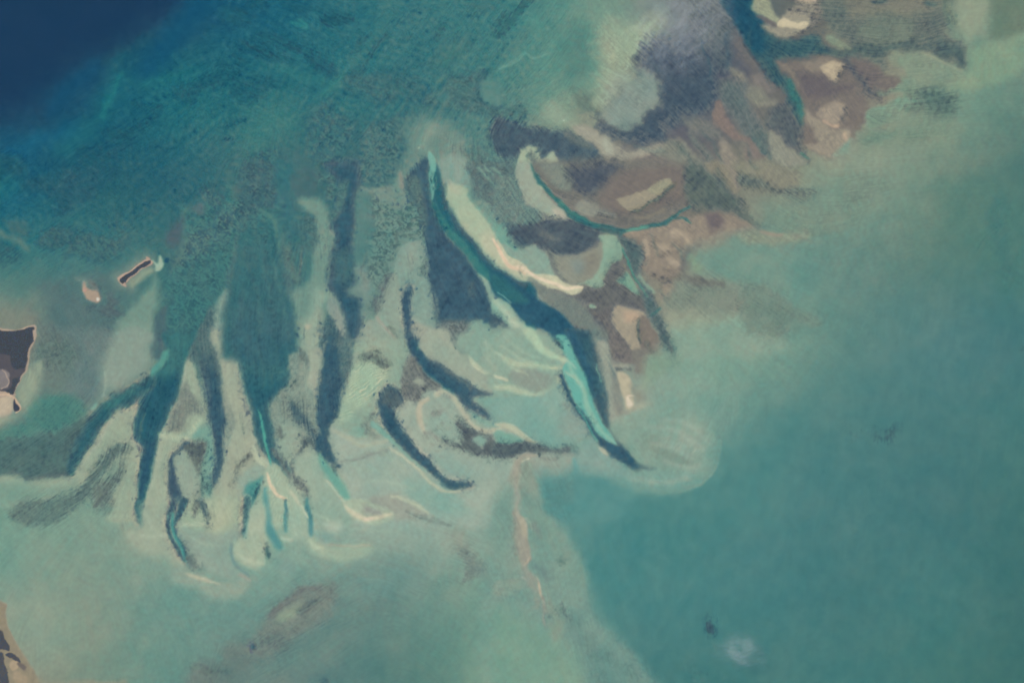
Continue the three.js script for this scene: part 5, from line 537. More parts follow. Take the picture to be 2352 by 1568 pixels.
A([1143, 575.8, 1159.1, 600, 1175.3, 616.6, 1194.1, 619.3, 1199.4, 632.7, 1223.6, 638.1, 1255.8, 662.3, 1282.7, 665, 1306.9, 675.7, 1325.6, 674.1, 1341, 659.1, 1331, 655.8, 1314.9, 654.8, 1293.4, 647.8, 1277.3, 631.7, 1255.8, 629, 1226.3, 626.3, 1202.1, 604.8, 1183.3, 594.1, 1164.5, 583.3, 1143, 549], { of: P('bar_tail', 'largest sandbar'), d: .243, s: [.566, .475, .242], g: 0, e: 2.9, r: .8 });
S([1145.7, 575.8, 2.7, 1164.5, 602.7, 3.2, 1177.9, 613.9, 3.8, 1196.7, 612.1, 3.2, 1218.2, 626.8, 3.8, 1237, 638.1, 3.8, 1274.6, 651.5, 4.3, 1298.8, 662.3, 3.8, 1314.9, 659.9, 3.2, 1336.4, 659.1, 2.1], { of: P('dry_crest', 'largest sandbar'), d: .06, s: [.72, .552, .305], g: 0, e: 3, r: .8 });
S([1134.1, 549, 2.7, 1146.2, 573.1, 3.5, 1159.7, 597.3, 3.5, 1170.4, 611.3, 3.5, 1189.2, 616.6, 3.8, 1205.9, 626.8, 2.7], { of: P('sand_crest', 'largest sandbar:'), d: .06, s: [.7, .487, .259], g: 0, e: 3, r: .8 });
S([1192.7, 618.8, 0.8, 1199.4, 633.5, 1.1], { of: P('weed_patch', 'largest sandbar:'), d: 1.36, g: .8, w: [.327, .275, .14], e: 2 });
A([1132.3, 621.5, 1183.3, 648.3, 1218.2, 675.2, 1255.8, 699.3, 1293.4, 720.8, 1314.9, 747.7, 1336.4, 771.9, 1357.9, 820.2, 1277.3, 809.5, 1261.2, 766.5, 1229, 750.4, 1196.7, 726.2, 1172.6, 694, 1132.3, 672.5], { d: 3.29, s: [.152, .128, .102], g: .75, w: [.119, .102, .082], e: 5, r: 1.5 });
A([1132.3, 626.8, 1175.3, 653.7, 1202.1, 675.2, 1215.5, 694, 1180.6, 694, 1132.3, 667.1], { of: P('sand_ribbon', 'deep blue-green'), d: 3.75, s: [.261, .219, .121], g: .35, w: [.172, .133, .083], e: 7 });
A([1218.2, 645.6, 1255.8, 661.7, 1298.8, 680.5, 1352.5, 712.8, 1363.2, 739.6, 1400.8, 766.5, 1427.7, 809.5, 1347.1, 809.5, 1331, 763.8, 1314.9, 745, 1288.1, 715.5, 1250.5, 691.3], { d: .583, s: [.253, .212, .117], g: .28, w: [.118, .105, .053], e: 7, r: 2 });
S([1143, 672, 1.1, 1161.8, 683.2, 1.1, 1173.9, 694, 1.1], { of: P('sand_ribbon', 'deep blue-green'), d: 1.42, s: [.483, .405, .248], g: 0, e: 2 });
A([1132.3, 688.6, 1164.5, 695.3, 1175.3, 712.8, 1186, 734.3, 1212.9, 750.4, 1239.7, 766.5, 1263.9, 785.3, 1298.8, 809.5, 1237, 809.5, 1196.7, 772.4, 1167.2, 748.2, 1132.3, 723.5], { of: P('sand_patch', 'second bright sandbar along'), d: 1.47, s: [.554, .465, .244], g: 0, e: 4.3 });
S([1137.7, 691.3, 5.4, 1156.5, 710.1, 7, 1177.9, 739.6, 8.1, 1212.9, 766.5, 8.6, 1247.8, 790.7, 9.1], { of: P('sand_crest', 'second bright sandbar along'), d: .872, s: [.601, .504, .266], g: 0, e: 6 });
A([1132.3, 726.2, 1169.9, 751.7, 1202.1, 778.6, 1226.3, 801.4, 1188.7, 804.1, 1132.3, 766.5], { of: P('dense_growth', 'large dark triangular'), d: 1.02, s: [.24, .201, .122], g: .92, w: [.084, .082, .056], e: 4, r: 1.5 });
A([1411.6, 707.4, 1427.7, 701.5, 1446.5, 706.9, 1465.3, 712.2, 1484.6, 723.5, 1468.5, 731.6, 1465.8, 750.4, 1468, 779.9, 1472, 809.5, 1438.4, 804.1, 1419.6, 766.5, 1406.2, 745, 1403.5, 726.2], { of: T('sandbar', 'rounded tan sandbar with a notched right side, below the dark brown mud at centre right'), d: .06, s: [.349, .277, .138], g: .03, w: [.043, .066, .055], e: 3.5, r: 1.2 });
A([1433.1, 716.8, 1459.9, 715.5, 1468, 728.9, 1451.9, 739.6, 1435.8, 736.9], { of: P('sand_patch', 'rounded tan'), d: .06, s: [.472, .323, .157], g: 0, e: 10.2 });
A([1469.3, 732.1, 1487.3, 728.3, 1500.2, 753.1, 1529.8, 809.5, 1474.7, 809.5], { d: .06, s: [.206, .156, .076], g: .08, w: [.097, .075, .036], e: 4, r: 1.5 });
S([1467.4, 735.6, 1.3, 1468, 766.5, 1.3, 1471.5, 788, 1.3], { d: .917, g: 1, w: [.102, .086, .032], e: 1.5, r: 1.3 });
A([1384.7, 715.5, 1406.2, 703.4, 1402.2, 736.9, 1418.3, 769.2, 1441.1, 809.5, 1417, 814.8, 1390.1, 750.4, 1360.6, 720.8], { d: .113, s: [.18, .151, .087], g: .68, w: [.11, .085, .042], e: 7, r: 2 });
A([1588.8, 578.5, 1631.8, 562.4, 1685.5, 547.6, 1803.7, 540.9, 1803.7, 680.5, 1712.4, 657.7, 1658.7, 644.3, 1605, 628.2, 1583.5, 605.3], { d: 1.54, s: [.376, .316, .159], g: 0, e: 31.9, r: 3 });
S([1591.5, 594.6, 8.1, 1605, 618.8, 8.1], { d: 1.14, s: [.396, .332, .138], g: 0, e: 12, a: .8 });
A([1567.4, 629.5, 1605, 638.9, 1658.7, 647, 1712.4, 659.1, 1803.7, 683.2, 1803.7, 766.5, 1739.2, 736.9, 1658.7, 723.5, 1605, 723.5, 1567.4, 715.5, 1532.4, 694], { of: T('seagrass_bed', 'feathery grey seagrass meadow at right, fading into smooth green lagoon'), d: .661, s: [.308, .259, .131], g: .3, w: [.157, .139, .063], k: .35, e: 20, r: 4 });
S([1567.4, 632.2, 5.4, 1599.6, 645.6, 9.7, 1658.7, 652.3, 5.4], { of: P('dense_growth', 'feathery grey'), d: .293, s: [.218, .183, .094], g: .5, w: [.128, .098, .043], e: 9 });
A([1535.1, 771.9, 1605, 747.7, 1658.7, 739.6, 1725.8, 734.3, 1766.1, 766.5, 1792.9, 809.5, 1535.1, 820.2], { d: 1.1, s: [.432, .363, .186], g: 0, rip: [.112, 6.5, 80], e: 23.2, r: 2 });
A([1706.6, 374.4, 1776.2, 374.4, 1837.8, 401.2, 1821.7, 430.6, 1776.2, 425.3, 1744.1, 406.6], { of: P('sand_ribbon', 'broad shallow'), d: .163, s: [.259, .218, .102], g: .16, w: [.121, .106, .047], k: .75, e: 10.5, r: 3 });
A([1706.6, 398.5, 1749.5, 414.6, 1784.2, 430.6, 1816.4, 437.3, 1851.1, 440, 1872.6, 441.3, 1848.5, 458.7, 1829.7, 453.4, 1789.6, 441.9, 1749.5, 431.2, 1706.6, 419.9], { of: T('seagrass_bed', 'dark tongue-shaped seagrass streak at right, ending in loose specks on green sand'), d: .579, s: [.273, .229, .111], g: .78, w: [.118, .102, .051], k: .75, e: 8, r: 3, f: 3 });
A([1770.9, 470.8, 1835.1, 468.1, 1910, 470.8, 1920.7, 430.6, 1950.2, 395.9, 2038.5, 401.2, 2038.5, 438.7, 2006.4, 470.8, 1963.5, 516.3, 1883.3, 540.4, 1811, 556.4, 1776.2, 540.4], { of: T('sand_flat', 'green sand flat combed by fine parallel ripple lines at right'), d: 1.05, s: [.343, .288, .137], g: .16, w: [.161, .098, .046], k: .75, rip: [.105, 7.8, 8], e: 23, r: 3 });
A([1706.6, 536.3, 1762.8, 531, 1800.3, 535, 1861.9, 537.7, 1851.1, 551.1, 1776.2, 562.3, 1706.6, 553.7], { d: .56, s: [.348, .292, .137], g: .16, w: [.122, .091, .044], k: .75, rip: [.075, 7.8, 8], e: 10.5, r: 2.25 });
S([1746.8, 529.7, 2.7, 1768.2, 536.3, 4.3, 1797.6, 537.7, 3.2], { of: P('sand_crest', 'wide tan sand'), d: .06, s: [.306, .23, .116], g: 0, e: 5.5, r: 1.8 });
A([1706.6, 658.1, 1754.8, 668.8, 1803, 684.9, 1835.1, 708.9, 1883.3, 735.7, 1872.6, 749.1, 1816.4, 751.8, 1789.6, 775.8, 1749.5, 770.5, 1706.6, 746.4], { of: P('sand_gap', 'feathery grey'), d: 1.02, s: [.329, .276, .137], g: .34, w: [.174, .147, .066], k: .4, e: 16, r: 4 });
A([2150.9, 417.3, 2284.7, 406.6, 2352.1, 444, 2352.1, 658.1, 2298, 644.7, 2217.8, 564.4, 2164.2, 518.9], { d: 2.3, s: [.279, .234, .101], g: .1, w: [.209, .196, .08], e: 40, r: 3, a: .6 });
S([2257.9, 545.7, 2.7, 2249.9, 564.4, 3.2], { d: 2.3, s: [.279, .234, .104], g: .6, w: [.222, .187, .08], e: 6 });
S([2298, 470.8, 16.1, 2290, 524.3, 18.7, 2324.8, 631.3, 16.1], { d: 2.52, s: [.267, .224, .106], g: .22, w: [.182, .177, .076], h: .5, e: 20 });
A([477.5, 759.1, 681.6, 759.1, 687, 796.7, 668.2, 855.8, 660.1, 888, 619.9, 920.2, 618.5, 952.4, 627.9, 1003.5, 633.3, 1043.8, 654.8, 1065.2, 665.5, 1084, 652.1, 1097.5, 641.3, 1070.6, 617.2, 1051.8, 601.1, 1030.3, 587.6, 998.1, 574.2, 949.8, 558.1, 888, 536.6, 807.4, 504.4, 759.1], { of: T('tidal_channel', 'dark teal funnel-shaped channel at lower left of centre with a turquoise ribbon in its throat'), d: 2.88, s: [.272, .229, .122], g: .82, w: [.128, .116, .076], fd: [614.5, 759.1, 614.5, 888], e: 4, r: 1.8, f: 1.5 });
S([590.3, 941.7, 0.8, 598.4, 960.5, 2.4, 603.7, 987.4, 3.2, 610.5, 1016.9, 3, 616.6, 1046.4, 2.4, 622, 1070.6, 1.3], { of: P('sand_ribbon'), d: 4.07, s: [.64, .537, .256], g: 0, e: 2, r: .8 });
A([665.5, 815.5, 703.1, 815.5, 708.5, 823.5, 703.1, 882.6, 724.6, 936.3, 735.3, 990, 724.6, 998.1, 713.9, 982, 676.3, 968.6, 644, 963.2, 641.3, 1003.5, 627.9, 1000.8, 622.5, 941.7, 641.3, 896.1, 662.8, 888], { d: .841, s: [.401, .336, .181], g: .32, w: [.129, .118, .059], e: 5, r: 2 });
A([668.2, 922.9, 697.7, 947.1, 719.2, 979.3, 730, 1003.5, 738, 1030.3, 747.4, 1055.8, 724.6, 1039.7, 713.9, 1000.8, 703.1, 979.3, 676.3, 963.2], { d: .967, s: [.29, .243, .135], g: .87, w: [.076, .086, .055], e: 5, r: 2, f: 1.5 });
A([687, 804.7, 705.8, 812.8, 708.5, 845, 700.4, 834.3], { d: .993, s: [.319, .267, .15], g: .65, w: [.148, .121, .055], e: 4, r: 2 });
A([708.5, 810.1, 742.1, 799.4, 738.6, 828.9, 733.2, 869.2, 724.6, 925.6, 719.2, 904.1, 703.1, 882.6, 708.5, 842.3], { of: T('sandbar', 'slim upright tan sand strip beside the lower part of the longest dark channel'), d: .616, s: [.444, .373, .2], g: 0, e: 5.8, r: 1.2 });
A([738, 759.1, 818.6, 759.1, 810.5, 815.5, 797.1, 863.8, 786.4, 888, 781, 909.5, 785, 925.6, 776.2, 957.8, 762.2, 969.1, 757.4, 998.1, 760, 1025, 774.3, 1059.9, 779.6, 1073.8, 756.8, 1060.4, 746.1, 1063.1, 732.7, 1047, 724.6, 1016.9, 735.3, 990, 727.8, 957.8, 727.8, 922.9, 735.3, 869.2, 742.1, 815.5], { d: 1.52, s: [.211, .177, .102], g: .9, w: [.065, .078, .061], fd: [762.2, 756.4, 762.2, 810.1], e: 4, r: 1.8, f: 1.5 });
A([770.2, 780.6, 815.9, 780.6, 805.2, 828.9, 789, 871.9, 781, 847.7, 778.3, 807.4], { d: 1.28, s: [.298, .25, .14], g: .52, w: [.079, .091, .057], h: .4, e: 7, r: 2 });
A([755.5, 1073.3, 768.1, 1069.3, 772.4, 1096.1, 762.2, 1090], { d: 1.28, s: [.405, .34, .185], g: .92, w: [.125, .102, .052], e: 3, r: 2 });
A([815.9, 785.9, 866.9, 759.1, 918, 759.1, 936.8, 796.7, 940, 815.5, 918, 839.7, 920.6, 888, 919.3, 909.5, 893.8, 886.7, 868.3, 906.8, 866.9, 947.1, 853.5, 949.8, 832, 979.3, 842.8, 998.1, 872.3, 1006.2, 789, 1009.4, 772.9, 990, 759.5, 973.9, 778.3, 957.8, 786.4, 925.6, 797.1, 904.1, 805.2, 850.4], { of: T('sandbar', 'broad rippled pale sandbank at lower centre, right of the longest dark channel'), d: .979, s: [.457, .384, .199], g: 0, fd: [842.8, 759.1, 842.8, 796.7], e: 5.8, r: 1.2 });
A([821.3, 830.3, 858.9, 832.9, 892.4, 842.3, 887.1, 869.2, 858.9, 904.1, 829.3, 936.3, 789, 926.9, 799.8, 888, 810.5, 853.1], { of: P('sand_waves'), d: .868, s: [.567, .476, .235], g: 0, rip: [.338, 5.98, 60], e: 8.7 });
A([783.7, 936.3, 815.9, 933.7, 805.2, 963.2, 778.3, 968.6], { of: P('sand_patch', 'broad rippled'), d: .878, s: [.545, .457, .227], g: 0, rip: [.262, 5.98, 80], e: 8.7 });
A([828, 814.9, 856.2, 814.1, 875, 823.5, 895.1, 834.8, 883, 842.9, 853.5, 828.9, 832, 821.4], { of: T('seagrass_bed', 'thin dark seagrass wisp on the rippled sandbank at lower centre'), d: 1.04, s: [.381, .32, .165], g: .88, w: [.16, .122, .056], e: 4, r: 2 });
A([802.5, 990, 832, 979.3, 842.8, 998.1, 815.9, 1003.5], { of: P('sand_patch', 'broad rippled'), d: 1.51, s: [.49, .411, .215], g: 0, e: 10.2 });
S([832, 979.3, 5.4, 842.8, 968.6, 7, 856.2, 955.1, 5.4, 842.8, 990, 8.1, 858.9, 1003.5, 6.5], { d: .884, s: [.403, .338, .186], g: .6, w: [.182, .151, .07], e: 6, r: 2 });
A([923.3, 925.6, 960.9, 916.2, 977, 893.4, 1003.9, 889.3, 1025.4, 896.1, 1041.5, 912.2, 1065.7, 944.4, 1079.1, 968.6, 1100.6, 987.4, 1143.5, 990, 1165, 973.9, 1218.7, 1003.5, 1218.7, 1014.2, 1165, 1020.1, 1124.7, 1006.7, 1105.9, 993.3, 1057.6, 963.2, 1049.6, 968.6, 1057.6, 1003.5, 1052.2, 1020.1, 1084.5, 1043.8, 1138.2, 1051.8, 1205.9, 1043.8, 1189.2, 1049.1, 1178.5, 1073.3, 1170.4, 1105.5, 1138.2, 1121.6, 1084.5, 1129.7, 1046.9, 1124.3, 1014.6, 1094.8, 982.4, 1051.8, 960.9, 1033, 939.4, 1006.2, 918, 973.9, 907.2, 936.3], { of: T('sandbar', 'curled pale sandbank at lower centre, wrapped round a dark kidney-shaped seagrass patch'), d: .769, s: [.462, .388, .216], g: 0, e: 8.7, r: 1.2 });
A([977, 1043.8, 1057.6, 1043.8, 1165, 1054.5, 1175.8, 1076, 1165, 1102.8, 1097.9, 1113.6, 1030.8, 1097.5, 993.2, 1070.6], { of: P('sand_patch', 'curled pale'), d: 1.01, s: [.473, .397, .225], g: 0, e: 26.1 });
A([985.1, 960.5, 1014.6, 947.1, 1052.2, 963.2, 1058.1, 1003.5, 1050.9, 1020.1, 1014.6, 1010.2, 993.2, 988.7], { of: P('sand_patch', 'curled pale'), d: 1.01, s: [.473, .397, .221], g: 0, e: 7.2, r: 1.2 });
A([938.1, 759.1, 955.6, 759.1, 960.9, 791.3, 977, 815.5, 1014.6, 834.3, 1052.2, 858.5, 1084.5, 882.6, 1100.6, 893.4, 1134.1, 900.9, 1136, 907.3, 1108.6, 912.7, 1087.7, 912.2, 1092.5, 928.3, 1124.7, 941.7, 1146.2, 955.1, 1161, 969.1, 1132.8, 966.4, 1100.6, 950.3, 1068.4, 936.9, 1041.5, 904.6, 1014.6, 883.2, 987.8, 859, 960.9, 837.5, 944.8, 810.1], { of: T('tidal_channel', 'dark leaf-shaped trough at lower centre, running down right from the thin creek'), d: 1.18, s: [.246, .207, .124], g: .9, w: [.069, .081, .062], fd: [950.2, 759.1, 950.2, 783.3], e: 4, r: 1.8, f: 1.5 });
S([950.2, 791.3, 8.1, 971.7, 834.3, 9.1, 1003.9, 869.2, 9.1, 1036.1, 896.1, 8.1], { of: P('weed_bed', 'dark leaf-shaped trough at'), d: 3.3, g: .95, w: [.162, .102, .076], e: 10 });
A([942.1, 815.5, 960.9, 837, 987.8, 863.8, 1014.6, 890.7, 977, 896.1, 960.9, 918.9, 939.4, 918.9, 920.6, 908.1, 923.3, 855.8], { d: .395, s: [.306, .257, .148], g: .66, w: [.106, .094, .05], e: 6, r: 2 });
A([950.2, 875.1, 963.6, 869.2, 974.9, 879.9, 969, 888.5], { d: .62, s: [.431, .362, .2], g: 0, e: 4.3, r: 1.5 });
S([985.1, 882.6, 1.6, 969, 901.4, 1.6, 960.9, 920.2, 1.6], { d: .405, g: .8, w: [.112, .094, .048], e: 3, r: 2 });
A([893.8, 886.7, 912.6, 898.7, 923.9, 920.2, 907.2, 937.7, 918.5, 973.9, 940, 1006.2, 961.5, 1033, 982.4, 1051.8, 1001.7, 1076, 1014.6, 1094.8, 1046.9, 1105.5, 1081.8, 1114.1, 1057.6, 1124.9, 1030.8, 1126.5, 1014.6, 1114.7, 993.2, 1093.2, 960.9, 1066.3, 934.1, 1039.5, 907.2, 1012.6, 883, 979.3, 869.6, 941.7, 869.6, 909.5, 883, 896.1], { of: T('tidal_channel', 'curved dark crescent channel at bottom centre, tapering to the lower right'), d: 1.53, s: [.234, .196, .108], g: .93, w: [.066, .078, .061], e: 3.5, r: 1.6, f: 1.5 });
A([883, 893.4, 912.6, 901.4, 920.6, 925.6, 904.5, 936.3, 877.7, 925.6], { of: P('weed_bed', 'curved dark'), d: 1.15, s: [.271, .227, .124], g: .85, w: [.103, .089, .054], e: 6 });
S([853.5, 973.9, 5.4, 875, 990, 6.5, 907.2, 1019.6, 4.3, 944.8, 1054.5, 2.7, 977, 1084, 2.1], { d: 1.72, s: [.528, .443, .237], g: 0, e: 3 });
S([1003.9, 904.1, 7, 1020, 896.6, 5.4, 1041.5, 915.4, 4.8, 1065.7, 947.6, 4.3, 1084.5, 974.5, 4.8, 1105.9, 987.9, 5.4, 1138.2, 988.7, 4.8, 1159.7, 978, 4.3, 1181.1, 987.9, 4.8, 1218.7, 1006.7, 4.8], { of: P('sand_crest', 'curled pale'), d: .176, s: [.531, .446, .236], g: 0, rip: [.09, 5.2, 60], e: 6, a: .92 });
S([982.4, 914.9, 5.4, 964.1, 931, 5.9, 962.5, 963.2, 6.5, 974.4, 990, 3.8], { of: P('sand_crest', 'curled pale'), d: .101, s: [.47, .394, .21], g: 0, e: 5 });
S([1084.5, 949.8, 4.3, 1124.7, 973.9, 4.8, 1159.7, 975.3, 2.7], { d: 1.61, s: [.497, .417, .225], g: 0, e: 6 });
A([990.5, 947.1, 1014.6, 939, 1014.6, 949.8, 993.2, 957.8], { of: P('sand_patch', 'curled pale'), d: .394, s: [.362, .304, .177], g: .3, w: [.154, .152, .077], e: 4 });
S([1001.2, 987.4, 2.7], { of: P('weed_patch', 'curled pale'), d: .973, s: [.464, .389, .22], g: .6, w: [.214, .196, .092], e: 6 });
S([977, 995.4, 3.8, 993.2, 998.1, 2.7, 1003.9, 1011.5, 2.1], { of: P('sand_crest', 'curled pale'), d: .393, s: [.386, .324, .192], g: .4, w: [.251, .209, .104], e: 6 });
A([1054.9, 964.5, 1073.7, 976.6, 1103.8, 998.1, 1138.2, 1008.8, 1165, 1021.2, 1218.7, 1016.9, 1218.7, 1043.8, 1165, 1052.4, 1124.7, 1047, 1084.5, 1041.6, 1052.2, 1028.2, 1020, 1014.2, 1054.9, 1020.1, 1062.2, 1003.5, 1049, 973.9], { of: T('seagrass_bed', 'dark kidney-shaped seagrass patch with a round pale hole, at lower centre'), d: .753, s: [.313, .262, .153], g: .87, w: [.111, .086, .045], e: 4, r: 1.6, f: 1.5 });
A([1083.9, 1011.5, 1100.6, 1002.9, 1117.2, 1011.5, 1108.6, 1025.5, 1092.5, 1020.1], { of: P('sand_gap', 'dark kidney-shaped seagrass patch with'), d: 1.38, s: [.479, .402, .22], g: 0, e: 3.6, r: 1.6 });
A([762.2, 980.6, 815.9, 1006.7, 872.3, 1009.4, 896.5, 1017.4, 928.7, 1041.6, 960.9, 1071.2, 993.2, 1103.4, 1030.8, 1127.6, 1084.5, 1130.2, 1138.2, 1122.2, 1170.4, 1106.9, 1189.2, 1119, 1205.9, 1132.4, 1205.9, 1204.9, 815.9, 1204.9, 805.2, 1145.8, 789, 1097.5, 778.3, 1067.9, 767.6, 1030.3], { of: T('sand_flat', 'large smooth pale green sand flat at bottom centre, below the dark crescent channel'), d: .871, s: [.484, .406, .23], g: 0, e: 10.2, r: 1.2 });
A([923.3, 1097.5, 993.2, 1108.2, 1036.1, 1135.1, 1084.5, 1177.2, 977, 1177.2, 939.4, 1151.2], { of: P('sand_patch', 'large smooth'), d: 1.39, s: [.509, .427, .238], g: 0, e: 20.3 });
S([893.8, 1029, 2.1, 931.4, 1051.8, 3.2, 960.9, 1078.7, 3.2, 987.8, 1108.2, 3.2, 1020, 1127.6, 3.2, 1063, 1127.6, 1.9], { of: P('sand_crest', 'large smooth'), d: .274, s: [.554, .465, .243], g: 0, rip: [.112, 5.2, 40], e: 4.5, a: .92 });
S([762.2, 987.4, 2.7, 802.5, 1006.7, 4.8, 829.3, 1022.8, 4.8, 864.2, 1018.2, 4.3, 891.1, 1012.1, 2.7], { of: P('sand_crest', 'large smooth'), d: .48, s: [.491, .412, .218], g: 0, e: 6, a: .92 });
S([891.1, 1033, 3.2, 842.8, 1046.4, 3.8, 807.8, 1055, 2.7, 786.4, 1059.9, 2.1], { of: P('sand_crest', 'large smooth'), d: .601, s: [.356, .299, .173], g: .25, w: [.213, .185, .094], e: 5, r: 2 });
A([692.4, 1008.3, 705.8, 1004.8, 717.1, 1016.9, 696.4, 1026.3, 684.8, 1057.7, 674.1, 1090, 666.9, 1073.8, 673.6, 1055, 687, 1025.5], { d: .924, s: [.344, .289, .156], g: .87, w: [.096, .091, .05], e: 3, r: 1.6 });
S([676.3, 1092.1, 2.7, 681.6, 1106.1, 7, 700.4, 1121.6, 7.5, 706.3, 1143.1, 2.7], { d: .915, s: [.356, .298, .163], g: .76, w: [.121, .096, .053], e: 4, r: 2 });
S([627.9, 1033, 3.8, 649.4, 1065.2, 5.9, 661.5, 1097.5, 3.8, 664.2, 1113.6, 1.6], { d: .915, s: [.356, .298, .163], g: .72, w: [.121, .096, .053], e: 4, r: 2 });
S([637.3, 987.4, 7, 644, 998.1, 7], { d: .815, s: [.368, .309, .169], g: .6, w: [.141, .112, .055], e: 5, r: 2 });
A([609.1, 1067.9, 619.9, 1065.2, 641.3, 1073.3, 662.8, 1105.5, 678.9, 1135.1, 692.4, 1161.9, 703.1, 1204.9, 590.3, 1204.9, 601.1, 1132.4, 606.4, 1097.5], { of: T('sandbar', 'fan of bright rippled sand below the turquoise ribbon, at lower left of centre'), d: .844, s: [.535, .449, .23], g: 0, rip: [.188, 5.98, 15], e: 5.8 });
S([611.8, 1086.7, 2.1, 618.5, 1108.2, 3.8, 626.6, 1123, 4.3, 638.7, 1137.8, 4.3, 657.5, 1143.7, 2.1], { of: P('sand_crest', 'fan of'), d: .06, s: [.653, .499, .259], g: 0, e: 3 });
S([665.5, 1127, 2.1, 678.9, 1143.1, 3, 689.7, 1164.6, 2.7, 700.4, 1180.7, 2.1], { of: P('sand_crest', 'fan of'), d: .214, s: [.586, .492, .259], g: 0, e: 4.5, a: .92 });
S([576.9, 1033, 1.6, 590.3, 1054.5, 4.8, 609.1, 1069.3, 2.7], { of: P('sand_crest', 'long pale'), d: .506, s: [.574, .482, .244], g: 0, rip: [.15, 5.2, 45], e: 4 });
A([563.5, 1116.3, 597, 1097.5, 601.1, 1100.2, 590.3, 1132.4, 563.5, 1159.2], { of: P('sand_patch', 'long pale'), d: 2.94, s: [.468, .393, .207], g: 0, e: 7.2 });
S([595.7, 1116.3, 1.3, 582.3, 1151.2, 3.8, 571.5, 1164.6, 2.7], { d: 2.79, s: [.428, .36, .191], g: .92, w: [.157, .115, .063], e: 2.5, r: 1.8 });
S([654.8, 1147.2, 2.1, 655.3, 1159.2, 2.1, 654.8, 1194.2, 2.4], { of: P('weed_patch', 'fan of'), d: 2.79, s: [.408, .342, .195], g: .6, w: [.243, .152, .075], e: 3, r: 1.8 });
S([704.5, 1145.8, 4.3, 706.3, 1183.4, 4.8], { d: 2.86, s: [.448, .376, .21], g: 0, e: 5 });
S([705.8, 1161.9, 1.3, 706.9, 1178, 1.9], { d: 1.96, g: .9, w: [.143, .12, .061], e: 2, r: 2 });
A([681.6, 1043.8, 724.6, 1043.8, 746.1, 1070.6, 778.3, 1121.6, 797.1, 1159.2, 807.8, 1204.9, 708.5, 1204.9, 711.2, 1124.3, 687, 1094.8, 676.3, 1070.6], { d: .951, s: [.49, .411, .219], g: 0, rip: [.06, 5.98, 50], e: 7.2, r: 1.2 });
S([748.8, 1102.8, 1.6, 778.3, 1133.7, 3.2, 797.1, 1164.6, 3.2, 810.5, 1183.4, 2.7], { d: .213, s: [.578, .485, .259], g: 0, e: 4.5, a: .92 });
A([735.3, 1043.8, 762.2, 1077.3, 789, 1110.9, 805.2, 1145.8, 817.2, 1172.7, 797.1, 1151.2, 772.9, 1124.3, 751.4, 1092.1, 732.7, 1059.9], { d: 2.31, s: [.554, .465, .232], g: 0, e: 7.2 });
A([837.4, 1153.9, 858.9, 1140.4, 907.2, 1133.7, 942.1, 1148.5, 966.3, 1167.3, 987.8, 1188.8, 842.8, 1194.2], { of: T('sandbar', 'low rippled sand dome at bottom centre with concentric crest lines on its right'), d: .431, s: [.394, .331, .189], g: 0, rip: [.09, 6.5, 70], e: 8.7, r: 1.5 });
S([899.2, 1138.3, 2.1, 928.7, 1145.8, 4.3, 955.6, 1159.2, 4.8, 982.4, 1178, 2.7], { of: P('sand_crest', 'low rippled'), d: .579, s: [.55, .462, .246], g: 0, rip: [.3, 5.98, 125], e: 4 });
A([834.7, 1159.2, 864.2, 1151.2, 864.2, 1178, 837.4, 1183.4], { of: P('sand_patch', 'low rippled'), d: .395, s: [.317, .266, .162], g: .3, w: [.197, .172, .092], e: 8 });
A([960.9, 791.3, 993.2, 759.1, 1030.8, 759.1, 1046.9, 796.7, 1084.5, 820.9, 1111.3, 853.1, 1135.5, 874.6, 1150.3, 916.2, 1135.5, 904.1, 1100.6, 890.7, 1052.2, 858.5, 1014.6, 831.6, 977, 812.8], { d: .657, s: [.441, .37, .201], g: 0, e: 5.8, r: 1.2 });
S([1079.1, 819.5, 2.7, 1089.8, 837, 7, 1108.6, 853.1, 5.9, 1130.1, 858.5, 3.2, 1140.9, 877.3, 3.2, 1150.3, 913.5, 2.1], { d: .541, s: [.57, .478, .245], g: 0, rip: [.262, 5.98, 110], e: 3 });
A([1046.9, 796.7, 1071, 759.1, 1165, 759.1, 1229.5, 807.4, 1229.5, 896.1, 1165, 877.3, 1135.5, 858.5, 1108.6, 847.7, 1084.5, 820.9], { d: 1.11, s: [.46, .386, .206], g: 0, e: 8.7, r: 1.5 });
S([1140.9, 830.3, 1.1, 1151.6, 843.7, 2.4, 1163.7, 861.1, 1.3], { d: 1.33, s: [.441, .37, .202], g: .8, w: [.129, .151, .073], e: 2.5, r: 1.5 });
S([1114, 785.9, 3.8, 1127.4, 818.2, 3.8, 1146.2, 845, 3.8], { d: .768, s: [.518, .434, .232], g: 0, e: 6 });
S([1140.9, 865.2, 2.7, 1165, 875.9, 4.3, 1186.5, 889.3, 3.8, 1218.7, 906.8, 3.8], { d: .308, s: [.587, .493, .257], g: 0, e: 3 });
A([1135.5, 909.5, 1151.6, 917.5, 1229.5, 904.1, 1229.5, 1003.5, 1165, 971.2, 1124.7, 939, 1089.8, 917.5, 1111.3, 912.2], { d: 1.69, s: [.481, .404, .218], g: 0, e: 8.7, r: 1.2 });
A([1169.1, 1106.9, 1177.1, 1073.3, 1189.2, 1049.1, 1213.4, 1039.7, 1218.7, 1054.5, 1194.6, 1065.2, 1198.6, 1086.7, 1189.2, 1117.6], { d: .375, s: [.376, .316, .17], g: 0, e: 5.8, r: 1.5 });
